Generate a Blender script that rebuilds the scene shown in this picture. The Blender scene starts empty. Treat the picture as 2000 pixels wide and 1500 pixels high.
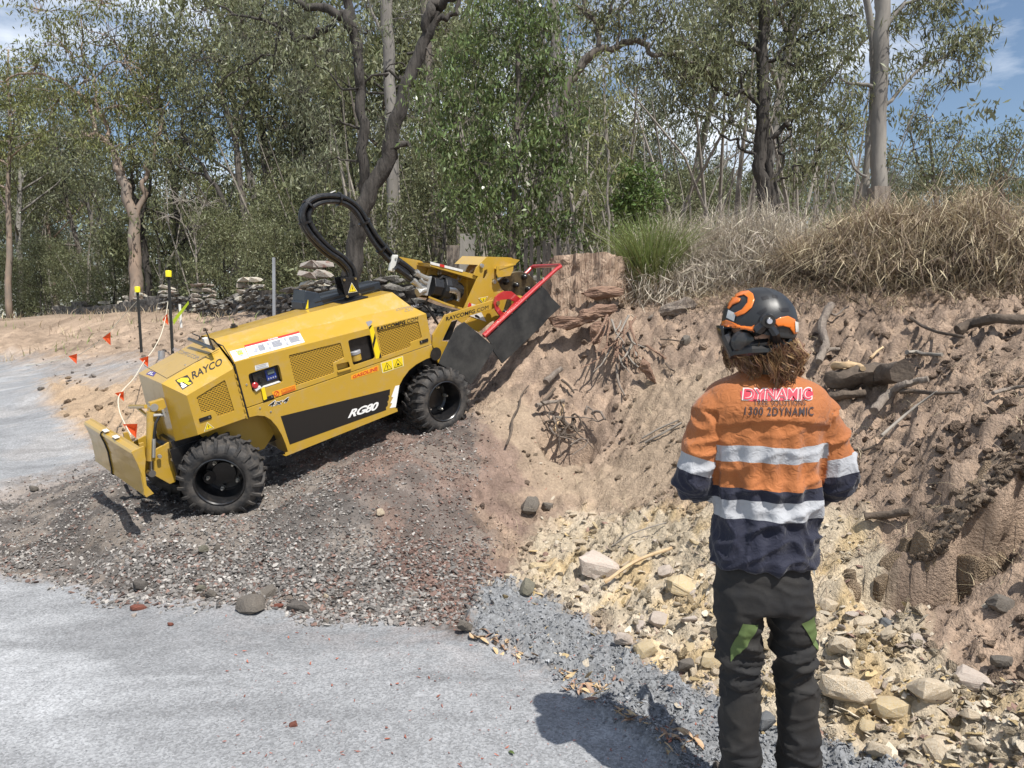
import bpy, bmesh, math, random
import numpy as np
from mathutils import Vector, Matrix
from mathutils.bvhtree import BVHTree
from mathutils.geometry import tessellate_polygon

scene = bpy.context.scene
COL = scene.collection
RS = np.random.RandomState
# ------------------------------------------------------------------ camera, sky, sun, exposure
FPX, CAM_H, PITCH = 1500.0, 1.70, math.radians(4.5)
cam = bpy.data.objects.new('camera', bpy.data.cameras.new('camera'))
COL.objects.link(cam)
cam.data.sensor_width = 36.0
cam.data.lens = 36.0 * FPX / 2000.0
cam.data.clip_start = 0.05
cam.data.clip_end = 2000.0
cam.location = (0, 0, CAM_H)
cam.rotation_euler = (math.pi / 2 - PITCH, 0, 0)
scene.camera = cam

SUN = Vector((0.29, -0.425, 0.857)).normalized()
world = bpy.data.worlds.new('World'); scene.world = world; world.use_nodes = True
wn, wl = world.node_tree.nodes, world.node_tree.links
for n in list(wn): wn.remove(n)
w_out = wn.new('ShaderNodeOutputWorld'); w_bg = wn.new('ShaderNodeBackground')
sky = wn.new('ShaderNodeTexSky'); sky.sky_type = 'NISHITA'; sky.sun_disc = False
sky.sun_elevation = math.asin(SUN.z); sky.sun_rotation = math.atan2(SUN.x, SUN.y)
sky.air_density = 1.0; sky.dust_density = 0.6; sky.ozone_density = 1.4
tc = wn.new('ShaderNodeTexCoord')
mp = wn.new('ShaderNodeMapping'); mp.inputs['Scale'].default_value = (1.0, 1.0, 3.2)
nz = wn.new('ShaderNodeTexNoise'); nz.inputs['Scale'].default_value = 2.3; nz.inputs['Detail'].default_value = 9
nz.inputs['Roughness'].default_value = 0.58
cr = wn.new('ShaderNodeValToRGB')
cr.color_ramp.elements[0].position = 0.47; cr.color_ramp.elements[0].color = (0, 0, 0, 1)
cr.color_ramp.elements[1].position = 0.68; cr.color_ramp.elements[1].color = (1, 1, 1, 1)
mul = wn.new('ShaderNodeMath'); mul.operation = 'MULTIPLY'; mul.inputs[1].default_value = 0.85
mix = wn.new('ShaderNodeMixRGB'); mix.inputs[2].default_value = (12.5, 12.8, 13.2, 1)
wl.new(tc.outputs['Generated'], mp.inputs['Vector']); wl.new(mp.outputs[0], nz.inputs['Vector'])
wl.new(nz.outputs['Fac'], cr.inputs[0]); wl.new(cr.outputs[0], mul.inputs[0]); wl.new(mul.outputs[0], mix.inputs[0])
wl.new(sky.outputs[0], mix.inputs[1]); wl.new(mix.outputs[0], w_bg.inputs[0])
w_bg.inputs[1].default_value = 0.095
wl.new(w_bg.outputs[0], w_out.inputs[0])

sun = bpy.data.objects.new('sun', bpy.data.lights.new('sun', 'SUN')); COL.objects.link(sun)
sun.data.energy = 4.9; sun.data.angle = math.radians(0.5); sun.data.color = (1.0, 0.955, 0.89)
sun.location = (6, -6, 30)
sun.rotation_euler = (-SUN).to_track_quat('-Z', 'Y').to_euler()
vs = scene.view_settings
vs.view_transform = 'Standard'; vs.look = 'None'; vs.gamma = 1.0; vs.use_curve_mapping = False
vs.exposure = 0.36

# ------------------------------------------------------------------ geometry of the view (survey helpers)
def ray(px, py):
    v = np.array([(px - 1000) / FPX, 1.0, -(py - 750) / FPX])
    c, s = math.cos(-PITCH), math.sin(-PITCH)
    return np.array([v[0], c * v[1] - s * v[2], s * v[1] + c * v[2]])
CAMP = np.array([0, 0, CAM_H])
def at(px, py, Y):
    r = ray(px, py); return CAMP + r * (Y / r[1])
def proj(x, y, z):
    c, s = math.cos(PITCH), math.sin(PITCH)
    zz = z - CAM_H
    yy = c * y - s * zz; zc = s * y + c * zz
    yy = np.maximum(yy, 0.05)
    return 1000 + FPX * x / yy, 750 - FPX * zc / yy
# machine frame: x along the machine, y away across it, z up
_a, _p, _r = [math.radians(v) for v in (40, 15, 5)]
MX = np.array([math.cos(_a) * math.cos(_p), math.sin(_a) * math.cos(_p), math.sin(_p)])
_y0 = np.array([-math.sin(_a), math.cos(_a), 0]); _z0 = np.cross(MX, _y0)
MY = _y0 * math.cos(_r) + _z0 * math.sin(_r); MZ = -_y0 * math.sin(_r) + _z0 * math.cos(_r)
MO = at(427, 940, 5.6) + 0.09 * MY
MROT = np.array([MX, MY, MZ])
def ml(q, n, d):
    """survey point q=(px,py) on the machine-local plane n.p = d"""
    r = MROT @ ray(*q); c = MROT @ (CAMP - MO); n = np.array(n, float)
    return c + r * ((d - n @ c) / (n @ r))
def my(q, y=0.0): return ml(q, (0, 1, 0), y)
def mw(p): return MO + MROT.T @ np.array(p, float)
def a4(x, y): return (150 + x / 4.2857, 640 + y / 4.2857)
def b4(x, y): return (420 + x / 5.77, 560 + y / 5.77)
def c4(x, y): return (640 + x / 5.0, 560 + y / 5.0)
def d4(x, y): return (740 + x / 5.1737, 470 + y / 5.1724)

# ------------------------------------------------------------------ noise
_pt = RS(7).permutation(256); _pt = np.concatenate([_pt, _pt, _pt])
_gr = RS(8).normal(size=(256, 3)); _gr /= np.linalg.norm(_gr, axis=1)[:, None]
def perlin(P):
    P = np.asarray(P, float); i = np.floor(P).astype(int); f = P - i; i &= 255
    u = f * f * f * (f * (f * 6 - 15) + 10); out = 0
    for dx in (0, 1):
        wx = u[:, 0] if dx else 1 - u[:, 0]
        for dy in (0, 1):
            wy = u[:, 1] if dy else 1 - u[:, 1]
            for dz in (0, 1):
                wz = u[:, 2] if dz else 1 - u[:, 2]
                h = _pt[_pt[_pt[(i[:, 0] + dx) & 255] + ((i[:, 1] + dy) & 255)] + ((i[:, 2] + dz) & 255)]
                g = _gr[h]
                out = out + wx * wy * wz * (g[:, 0] * (f[:, 0] - dx) + g[:, 1] * (f[:, 1] - dy) + g[:, 2] * (f[:, 2] - dz))
    return out * 1.6
def p2(x, y, s, seed=0.0):
    x = np.asarray(x, float) * s + seed * 3.17 + .123; y = np.asarray(y, float) * s - seed * 1.73 + .317
    i = np.floor(x).astype(int); j = np.floor(y).astype(int); f = x - i; g = y - j; i &= 255; j &= 255
    u = f * f * (3 - 2 * f); v = g * g * (3 - 2 * g); k = int(seed * 7) & 255
    def gr(a, b, p, q): h = _pt[_pt[a & 255] + (b & 255)] + k; G = _gr[h & 255]; return G[:, 0] * p + G[:, 1] * q
    a = gr(i, j, f, g); b = gr(i + 1, j, f - 1, g); c = gr(i, j + 1, f, g - 1); d = gr(i + 1, j + 1, f - 1, g - 1)
    a = a + u * (b - a); c = c + u * (d - c); return (a + v * (c - a)) * 1.9
def fbm2(x, y, s, o=4, seed=0.0, gain=0.5):
    t = 0; a = 1
    for k in range(o): t = t + a * p2(x, y, s * 2.03 ** k, seed + k * 5.3); a *= gain
    return t
def sstep(a, b, x): t = np.clip((x - a) / (b - a), 0, 1); return t * t * (3 - 2 * t)

# ------------------------------------------------------------------ object helpers
def tag(o, label=None, cat=None, group=None, kind=None):
    if label: o['label'] = label
    if cat: o['category'] = cat
    if group: o['group'] = group
    if kind: o['kind'] = kind
    return o
def empty(name, loc=(0, 0, 0), label=None, cat=None, group=None, parent=None):
    o = bpy.data.objects.new(name, None); COL.objects.link(o); o.location = loc
    o.empty_display_size = 0.2
    if parent: o.parent = parent
    return tag(o, label, cat, group)
def link(name, me, mat=None, parent=None, loc=None):
    o = bpy.data.objects.new(name, me)
    if mat is not None and len(me.materials) == 0: me.materials.append(mat)
    COL.objects.link(o)
    if parent: o.parent = parent
    if loc is not None: o.location = loc
    return o
def mesh_np(name, V, F, smooth=False):
    V = np.asarray(V, np.float32); F = np.asarray(F, np.int32)
    me = bpy.data.meshes.new(name); n, k = F.shape
    me.vertices.add(len(V)); me.vertices.foreach_set('co', V.ravel())
    me.loops.add(n * k); me.loops.foreach_set('vertex_index', F.ravel())
    me.polygons.add(n); me.polygons.foreach_set('loop_start', np.arange(0, n * k, k, dtype=np.int32))
    me.polygons.foreach_set('loop_total', np.full(n, k, np.int32))
    if smooth: me.polygons.foreach_set('use_smooth', np.ones(n, bool))
    me.update(calc_edges=True); return me
def frames(P):
    P = np.asarray(P, float); T = np.gradient(P, axis=0); T /= np.linalg.norm(T, axis=1)[:, None] + 1e-9
    ref = np.array([0, 0, 1.0]) if abs(T[0, 2]) < .9 else np.array([1.0, 0, 0])
    N = []; v = ref - T[0] * (ref @ T[0])
    for t in T:
        v = v - t * (v @ t); v = v / (np.linalg.norm(v) + 1e-9); N.append(v)
    N = np.array(N); return T, N, np.cross(T, N)
class MB:
    """collects shapes; build() links them as ONE mesh object"""
    def __init__(s): s.v = []; s.f = []; s.m = []
    def add(s, V, F, m=0):
        b = len(s.v); s.v += [tuple(map(float, p)) for p in V]
        for f in F: s.f.append(tuple(b + i for i in f)); s.m.append(m)
        return s
    def box(s, c, d, R=None, m=0):
        c = np.array(c, float); h = np.array(d, float) / 2
        P = [np.array([i, j, k]) * h for k in (-1, 1) for j in (-1, 1) for i in (-1, 1)]
        if R is not None: P = [R @ p for p in P]
        return s.add([p + c for p in P], [(0, 2, 3, 1), (4, 5, 7, 6), (0, 1, 5, 4), (2, 6, 7, 3), (0, 4, 6, 2), (1, 3, 7, 5)], m)
    def tube(s, P, r, n=8, cap=True, m=0, rag=0, rng=None):
        P = np.asarray(P, float); r = np.broadcast_to(np.asarray(r, float), (len(P),))
        T, N, B = frames(P); V = []
        a = np.arange(n) * 2 * math.pi / n
        for i in range(len(P)):
            k = 1 + (rng.uniform(-rag, rag, n) if rag else 0)
            V += list(P[i] + (r[i] * k * np.cos(a))[:, None] * N[i] + (r[i] * k * np.sin(a))[:, None] * B[i])
        F = [(i * n + j, i * n + (j + 1) % n, (i + 1) * n + (j + 1) % n, (i + 1) * n + j) for i in range(len(P) - 1) for j in range(n)]
        if cap: F += [tuple(range(n))[::-1], tuple((len(P) - 1) * n + j for j in range(n))]
        return s.add(V, F, m)
    def plate(s, outer, y0, t, holes=(), fn=None, m=0):
        """flat plate in the x,z plane from y0 to y0+t, with holes; fn maps (x,z,y) -> point"""
        fn = fn or (lambda x, z, y: (x, y, z))
        loops = [list(outer)] + [list(h) for h in holes]
        tri = tessellate_polygon([[Vector((p[0], p[1], 0)) for p in l] for l in loops])
        flat = [p for l in loops for p in l]; n = len(flat)
        V = [fn(p[0], p[1], y0) for p in flat] + [fn(p[0], p[1], y0 + t) for p in flat]
        F = [tuple(q) for q in tri] + [tuple(i + n for i in q[::-1]) for q in tri]
        b = 0
        for l in loops:
            k = len(l)
            F += [(b + i, b + (i + 1) % k, b + (i + 1) % k + n, b + i + n) for i in range(k)]; b += k
        return s.add(V, F, m)
    def lathe(s, prof, c, axis='y', n=32, m=0, caps=True):
        """prof: (offset along axis, radius)"""
        V = []; c = np.array(c, float)
        for t, r in prof:
            for j in range(n):
                a = 2 * math.pi * j / n; u, w = r * math.cos(a), r * math.sin(a)
                V.append(c + {'y': (u, t, w), 'x': (t, u, w), 'z': (u, w, t)}[axis])
        F = [(i * n + j, i * n + (j + 1) % n, (i + 1) * n + (j + 1) % n, (i + 1) * n + j) for i in range(len(prof) - 1) for j in range(n)]
        if caps: F += [tuple(range(n)), tuple((len(prof) - 1) * n + j for j in range(n))]
        return s.add(V, F, m)
    def pieces(s):
        par = list(range(len(s.v)))
        def fd(a):
            while par[a] != a: par[a] = par[par[a]]; a = par[a]
            return a
        for f in s.f:
            for i in f[1:]: par[fd(i)] = fd(f[0])
        o = {}
        for f, mi in zip(s.f, s.m):
            o.setdefault(fd(f[0]), []).append((f, mi))
        R = []
        for fs in o.values():
            used = sorted({i for f, _ in fs for i in f}); ix = {a: b for b, a in enumerate(used)}
            m_ = MB(); m_.v = [s.v[i] for i in used]; m_.f = [tuple(ix[i] for i in f) for f, _ in fs]; m_.m = [mi for _, mi in fs]; R.append(m_)
        return R
    def build(s, name, mat, parent=None, smooth=False, bevel=0, loc=None, ang=35):
        me = bpy.data.meshes.new(name); me.from_pydata(s.v, [], s.f)
        for mm in (mat if isinstance(mat, (list, tuple)) else [mat]): me.materials.append(mm)
        me.polygons.foreach_set('material_index', s.m)
        bm = bmesh.new(); bm.from_mesh(me); bmesh.ops.recalc_face_normals(bm, faces=bm.faces); bm.to_mesh(me); bm.free()
        if smooth:
            me.polygons.foreach_set('use_smooth', [True] * len(me.polygons))
            try: me.set_sharp_from_angle(angle=math.radians(ang))
            except Exception: pass
        me.update(); o = link(name, me, None, parent, loc)
        if bevel:
            b = o.modifiers.new('bevel', 'BEVEL'); b.width = bevel; b.segments = 2; b.limit_method = 'ANGLE'; b.angle_limit = math.radians(30)
        return o
def rotz(a): c, s = math.cos(a), math.sin(a); return np.array([[c, -s, 0], [s, c, 0], [0, 0, 1]])
def euler(e):
    return np.array(Matrix.Rotation(e[2], 3, 'Z') @ Matrix.Rotation(e[1], 3, 'Y') @ Matrix.Rotation(e[0], 3, 'X'))

# ------------------------------------------------------------------ materials
def mk(name, c1, c2=None, scale=6, lo=.35, hi=.65, rough=.6, metal=0, bump=0, bscale=60, bdist=.005, coat=0, spec=.5,
       island=0, stretch=None, inst=False, transl=0, obj_rand=0, sheen=0, dirt=None, vor=0):
    m = bpy.data.materials.new(name); m.use_nodes = True; N, L = m.node_tree.nodes, m.node_tree.links
    b = N['Principled BSDF']; b.inputs['Roughness'].default_value = rough; b.inputs['Metallic'].default_value = metal
    b.inputs['Specular IOR Level'].default_value = spec
    b.inputs['Coat Weight'].default_value = coat; b.inputs['Coat Roughness'].default_value = .06
    if sheen: b.inputs['Sheen Weight'].default_value = sheen
    tcn = N.new('ShaderNodeTexCoord'); vec = tcn.outputs['Object']
    if stretch:
        mpn = N.new('ShaderNodeMapping'); mpn.inputs['Scale'].default_value = stretch; L.new(vec, mpn.inputs[0]); vec = mpn.outputs[0]
    col = None
    def rgb(c): n = N.new('ShaderNodeRGB'); n.outputs[0].default_value = (*c, 1); return n.outputs[0]
    if inst:
        a = N.new('ShaderNodeAttribute'); a.attribute_type = 'INSTANCER'; a.attribute_name = 'cv'; col = a.outputs['Color']
    else: col = rgb(c1)
    if c2 is not None:
        nt = N.new('ShaderNodeTexNoise'); nt.inputs['Scale'].default_value = scale; nt.inputs['Detail'].default_value = 8; nt.inputs['Roughness'].default_value = .65
        L.new(vec, nt.inputs['Vector']); r = N.new('ShaderNodeMapRange'); r.inputs[1].default_value = lo; r.inputs[2].default_value = hi
        L.new(nt.outputs['Fac'], r.inputs[0]); mx = N.new('ShaderNodeMixRGB'); L.new(r.outputs[0], mx.inputs[0]); L.new(col, mx.inputs[1]); mx.inputs[2].default_value = (*c2, 1); col = mx.outputs[0]
    if dirt:
        nt = N.new('ShaderNodeTexNoise'); nt.inputs['Scale'].default_value = dirt[1]; nt.inputs['Detail'].default_value = 10; nt.inputs['Roughness'].default_value = .75
        L.new(tcn.outputs['Object'], nt.inputs['Vector']); r = N.new('ShaderNodeMapRange'); r.inputs[1].default_value = dirt[2]; r.inputs[2].default_value = dirt[3]; r.inputs[4].default_value = dirt[4]
        L.new(nt.outputs['Fac'], r.inputs[0]); mx = N.new('ShaderNodeMixRGB'); L.new(r.outputs[0], mx.inputs[0]); L.new(col, mx.inputs[1]); mx.inputs[2].default_value = (*dirt[0], 1); col = mx.outputs[0]
        r2 = N.new('ShaderNodeMapRange'); r2.inputs[1].default_value = 0; r2.inputs[2].default_value = 1; r2.inputs[3].default_value = rough; r2.inputs[4].default_value = .8
        L.new(r.outputs[0], r2.inputs[0]); L.new(r2.outputs[0], b.inputs['Roughness'])
    if island or obj_rand:
        if island: g = N.new('ShaderNodeNewGeometry'); ro = g.outputs['Random Per Island']; amt = island
        else: g = N.new('ShaderNodeObjectInfo'); ro = g.outputs['Random']; amt = obj_rand
        r = N.new('ShaderNodeMapRange'); r.inputs[3].default_value = 1 - amt; r.inputs[4].default_value = 1 + amt; L.new(ro, r.inputs[0])
        h = N.new('ShaderNodeHueSaturation'); L.new(col, h.inputs['Color']); L.new(r.outputs[0], h.inputs['Value'])
        mth = N.new('ShaderNodeMath'); mth.operation = 'MULTIPLY_ADD'; L.new(ro, mth.inputs[0]); mth.inputs[1].default_value = .05; mth.inputs[2].default_value = .475; L.new(mth.outputs[0], h.inputs['Hue'])
        col = h.outputs[0]
    L.new(col, b.inputs['Base Color'])
    if bump:
        nt = N.new('ShaderNodeTexNoise'); nt.inputs['Scale'].default_value = bscale; nt.inputs['Detail'].default_value = 6; L.new(vec, nt.inputs['Vector'])
        src = nt.outputs['Fac']
        if vor:
            vo = N.new('ShaderNodeTexVoronoi'); vo.inputs['Scale'].default_value = vor; L.new(vec, vo.inputs['Vector'])
            ad = N.new('ShaderNodeMath'); ad.operation = 'ADD'; L.new(src, ad.inputs[0]); L.new(vo.outputs['Distance'], ad.inputs[1]); src = ad.outputs[0]
        bp = N.new('ShaderNodeBump'); bp.inputs['Strength'].default_value = bump; bp.inputs['Distance'].default_value = bdist; L.new(src, bp.inputs['Height']); L.new(bp.outputs[0], b.inputs['Normal'])
    if transl:
        t = N.new('ShaderNodeBsdfTranslucent'); L.new(col, t.inputs[0]); ms = N.new('ShaderNodeMixShader'); ms.inputs[0].default_value = transl
        L.new(b.outputs[0], ms.inputs[1]); L.new(t.outputs[0], ms.inputs[2]); L.new(ms.outputs[0], N['Material Output'].inputs['Surface'])
    return m
M = {}
M['yellow'] = mk('yellow_paint', (.46, .285, .034), rough=.28, coat=.6, dirt=((.38, .29, .19), 8, .50, .80, .62))
M['yellow2'] = mk('yellow_paint_dusty', (.44, .275, .036), rough=.33, coat=.4, dirt=((.36, .27, .17), 9, .52, .8, .6))
M['black'] = mk('black_paint', (.012, .012, .013), rough=.3, coat=.3, dirt=((.16, .13, .10), 9, .52, .8, .35))
M['decal_black'] = mk('black_vinyl', (.014, .013, .013), rough=.35)
M['rubber'] = mk('tyre_rubber', (.020, .020, .021), (.12, .105, .09), scale=14, lo=.40, hi=.8, rough=.75, bump=.3, bscale=80)
M['flap'] = mk('rubber_flap', (.020, .021, .022), (.075, .075, .07), scale=5, lo=.4, hi=.8, rough=.55, bump=.15, bscale=30)
M['red'] = mk('red_paint', (.42, .025, .028), rough=.3, coat=.5, dirt=((.3, .2, .14), 14, .55, .8, .5))
M['steel'] = mk('bare_steel', (.42, .41, .39), rough=.33, metal=1)
M['zinc'] = mk('zinc', (.55, .53, .48), rough=.4, metal=.8)
M['brass'] = mk('brass_bolt', (.55, .42, .2), rough=.35, metal=1)
M['navy_box'] = mk('dark_plastic', (.018, .024, .034), rough=.38, bump=.1, bscale=200)
M['white'] = mk('white_vinyl', (.74, .74, .72), (.6, .58, .52), scale=30, rough=.4)
M['decal_white'] = mk('white_print', (.80, .80, .78), rough=.4)
M['dyellow'] = mk('warning_yellow', (.78, .58, .015), rough=.35)
M['orange_lbl'] = mk('orange_label', (.80, .34, .02), rough=.35)
M['dred'] = mk('red_print', (.55, .03, .025), rough=.4)
M['grey_lbl'] = mk('grey_print', (.35, .36, .40), rough=.4)
M['dgrey'] = mk('faded_grey_print', (.20, .19, .20), rough=.4)
M['blue'] = mk('blue_plastic', (.02, .04, .20), rough=.35)
M['lime'] = mk('lime_print', (.45, .55, .05), rough=.4)
M['purple'] = mk('purple_label', (.07, .05, .22), rough=.4)
M['hose'] = mk('hose_rubber', (.012, .012, .013), (.05, .05, .05), scale=20, lo=.5, hi=.8, rough=.38, bump=.3, bscale=120)
def grille_mat():
    m = mk('perforated_yellow', (.36, .21, .022), rough=.4); N, L = m.node_tree.nodes, m.node_tree.links; b = N['Principled BSDF']
    tcn = N.new('ShaderNodeTexCoord'); mpn = N.new('ShaderNodeMapping'); mpn.inputs['Rotation'].default_value = (math.radians(90), 0, 0)
    L.new(tcn.outputs['Object'], mpn.inputs[0]); br = N.new('ShaderNodeTexBrick'); br.inputs['Scale'].default_value = 1; br.inputs['Brick Width'].default_value = .028; br.inputs['Row Height'].default_value = .014
    br.inputs['Mortar Size'].default_value = .0035; br.inputs['Color1'].default_value = (.07, .045, .008, 1); br.inputs['Color2'].default_value = (.05, .03, .006, 1); br.inputs['Mortar'].default_value = (.44, .26, .026, 1)
    L.new(mpn.outputs[0], br.inputs['Vector']); L.new(br.outputs['Color'], b.inputs['Base Color']); return m
M['grille'] = grille_mat()
M['bark_grey'] = mk('grey_gum_bark', (.27, .25, .22), (.13, .12, .11), scale=3, rough=.85, bump=.5, bscale=14, bdist=.02, stretch=(1, 1, .25))
M['bark_pink'] = mk('pink_gum_bark', (.33, .24, .18), (.17, .15, .13), scale=2.2, rough=.85, bump=.4, bscale=12, bdist=.02, stretch=(1, 1, .3))
M['bark_dark'] = mk('dark_ironbark', (.026, .023, .020), (.075, .066, .058), scale=9, rough=.95, bump=1, bscale=22, bdist=.04, stretch=(1, 1, .18))
M['bark_mid'] = mk('brown_bark', (.085, .070, .056), (.16, .14, .12), scale=5, rough=.9, bump=.6, bscale=20, bdist=.02, stretch=(1, 1, .2))
M['twig'] = mk('dead_twig', (.30, .27, .23), (.16, .14, .12), scale=4, rough=.9)
def leafm(n, c, i=.35, t=.3, r=.42): return mk(n, c, rough=r, island=i, transl=t, spec=.35)
M['leaf_olive'] = leafm('olive_gum_leaf', (.18, .19, .10))
M['leaf_yel'] = leafm('yellow_green_gum_leaf', (.20, .21, .085))
M['leaf_grey'] = leafm('grey_green_leaf', (.18, .19, .12))
M['leaf_deep'] = leafm('deep_green_leaf', (.135, .175, .065), i=.5, r=.3)
M['leaf_fresh'] = leafm('fresh_green_leaf', (.12, .17, .05))
M['leaf_red'] = leafm('dead_red_leaf', (.12, .035, .02))
M['straw_grey'] = leafm('grey_straw', (.50, .44, .36), i=.4, t=.15, r=.7)
M['straw'] = leafm('brown_straw', (.40, .32, .225), i=.5, t=.15, r=.65)
M['straw_shade'] = leafm('shaded_dead_leaf', (.09, .066, .045), i=.4, t=.1, r=.7)  # inner leaves coloured dark: paints the shade inside the cane heaps
M['grass'] = leafm('green_grass', (.21, .25, .085), i=.4, t=.25, r=.5)
# ------------------------------------------------------------------ the ground
def g0(px, py, z=0.0):
    r = ray(px, py); t = (z - CAM_H) / r[2]; return CAMP + r * t
CP = []
for q in [(0, 1120), (250, 1160), (450, 1182), (600, 1196), (700, 1192), (820, 1215), (930, 1235), (1000, 1500), (400, 1500), (0, 1500), (-300, 1300), (-300, 1600), (1100, 1360),
          (1300, 1440), (0, 990), (-200, 1050), (700, 1350), (300, 1300), (1300, 1700), (1000, 2200), (-600, 2200), (1500, 1800)]:
    p = g0(*q); CP.append((p[0], p[1], 0.0))
def add(px, py, Y, dz=0): p = at(px, py, Y); CP.append((p[0], p[1], p[2] + dz))
for a in [ (150, 1110, 5.35), (300, 1060, 5.5), (430, 1060, 5.25), (500, 1120, 4.9), (600, 1000, 5.3), (600, 1100, 4.85),
          (700, 1130, 4.85), (800, 900, 6.05), (800, 1000, 5.5), (800, 1100, 5.0), (900, 1000, 5.7), (900, 1120, 5.05), (1000, 860, 6.75), (1000, 1000, 5.95), (1000, 1100, 5.35),
          (960, 1142, 4.95), (250, 980, 6.1),(100,1000,6.6), (180, 920, 7.9), (90, 1050, 6.0),
          (1000, 760, 7.4), (1060, 700, 7.75), (1150, 800, 7.3), (1150, 900, 6.75), (1150, 700, 7.75), (1150, 625, 8.0), (1150, 590, 8.35), (1150, 1000, 6.0), (1150, 1100, 5.1), (1150, 1200, 4.5),
          (1300, 600, 8.2), (1300, 700, 7.4), (1300, 800, 6.7), (1300, 900, 6.05), (1300, 1000, 5.4), (1300, 1100, 4.75), (1300, 1200, 4.2), (1300, 1290, 3.85),
          (1450, 600, 7.5), (1450, 800, 6.1), (1450, 1000, 4.9), (1450, 1200, 3.95), (1450, 1340, 3.5),
          (1600, 600, 6.8), (1600, 700, 6.2), (1600, 800, 5.5), (1600, 900, 4.9), (1600, 1000, 4.5), (1600, 1100, 4.15), (1600, 1200, 3.75), (1600, 1300, 3.4), (1640, 1480, 2.98),
          (1720, 640, 6.2), (1720, 760, 5.35), (1720, 850, 4.9), (1720, 930, 4.45), (1720, 1050, 4.2), (1720, 1130, 3.98),
          (1850, 600, 6.2), (1850, 680, 5.3), (1850, 800, 4.65), (1850, 900, 4.2), (1850, 960, 4.02), (1850, 1060, 3.93), (1850, 1120, 3.78), (1850, 1200, 3.5), (1850, 1300, 3.2), (1850, 1400, 3.0), (1850, 1490, 2.85),
          (2000, 600, 5.9), (2000, 650, 5.0), (2000, 800, 4.25), (2000, 930, 3.85), (2000, 1020, 3.68), (2000, 1130, 3.5), (2000, 1300, 3.1), (2000, 1490, 2.7), (2200, 700, 4.6), (2200, 1000, 3.4), (2200, 1300, 2.75), (2200, 1600, 2.3), (1800, 1900, 2.2),
          (277, 700, 14), (337, 680, 13), (0, 700, 20), (180, 735, 11.8), (180, 800, 10.3), (180, 850, 9.4), (100, 760, 11.5), (50, 800, 11), (0, 760, 13), (0, 850, 9.5), (-200, 800, 11), (100, 900, 8.5), (0, 950, 7.5),
          (0, 715, 17), (200, 715, 14.5), (0, 660, 21), (200, 650, 18), (400, 630, 18), (150, 618, 36), (400, 612, 24), (490, 612, 20), (620, 622, 15), (750, 628, 13.5), (280, 612, 29), (900, 640, 12), (0, 640, 30), (-400, 650, 30), (-400, 700, 18)]: add(*a)
# under the machine: wheels stand on the heap
for lx, lyy, lz in [(0, -.09, -.275), (0, -.35, -.29), (2.1, -.38, -.36), (0, .45, -.31), (0, 1.0, -.36), (2.1, -.1, -.34), (2.1, .45, -.37), (2.1, 1.0, -.33), (1.0, -.1, -.30), (1.0, .5, -.30), (1., 1.1, -.33),
                    (-.45, .0, -.12), (-.5, .6, -.14), (-.5, 1.1, -.12), (-1.2, .5, -.28), (2.8, .5, -.42)]:
    p = mw((lx, lyy, lz)); CP.append(tuple(p))
for x, y, z in [(0, 9, 1.9), (1.5, 10, 2.0), (3, 10, 2.05), (6, 9, 2.15), (6, 6, 2.0), (8, 3, 1.9), (5, 3, 1.5), (4, 1, .6), (4, -2, .3), (1, -2, 0), (-2, -2, 0), (-6, -2, 0), (-6, 3, 0), (-9, 6, .05), (8, -2, 1.2),
                (0, 14, 1.9), (4, 15, 2.2), (9, 15, 2.3), (-3, 12, 1.55), (-2.6, 9.5, 1.25), (-8, 20, 1.7), (-25, 20, 1.6), (-25, 10, .4), (-20, 40, 2.2), (0, 25, 2.1), (10, 30, 2.4), (20, 15, 2.4), (20, 40, 2.5), (0, 45, 2.3),
                (-12, -2, 0), (-14, 5, .05), (14, 8, 2.3), (14, 0, 2)]: CP.append((x, y, z))
CP = np.array(CP)
def _tps():
    n = len(CP); X = CP[:, :2]; D = np.linalg.norm(X[:, None] - X[None], axis=2)
    K = np.where(D > 0, D * D * np.log(D + 1e-9), 0) + np.eye(n) * 0.02
    P = np.concatenate([np.ones((n, 1)), X], 1); A = np.block([[K, P], [P.T, np.zeros((3, 3))]])
    return np.linalg.solve(A, np.concatenate([CP[:, 2], np.zeros(3)]))
_W = _tps()
def zsmooth(x, y):
    x = np.asarray(x, float).ravel(); y = np.asarray(y, float).ravel()
    xc = np.clip(x, -30, 22); yc = np.clip(y, -3, 46); o = np.empty(len(x))
    for i in range(0, len(x), 20000):
        d2 = (xc[i:i+20000, None] - CP[None, :, 0]) ** 2 + (yc[i:i+20000, None] - CP[None, :, 1]) ** 2
        o[i:i+20000] = (np.where(d2 > 0, .5 * d2 * np.log(d2 + 1e-12), 0)) @ _W[:len(CP)] + _W[-3] + _W[-2] * xc[i:i+20000] + _W[-1] * yc[i:i+20000]
    return o
def inpoly(px, py, poly):
    r = np.zeros(len(px), bool); j = len(poly) - 1
    for i in range(len(poly)):
        xi, yi = poly[i]; xj, yj = poly[j]
        if yi != yj: r ^= ((yi > py) != (yj > py)) & (px < (xj - xi) * (py - yi) / (yj - yi) + xi)
        j = i
    return r
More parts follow.
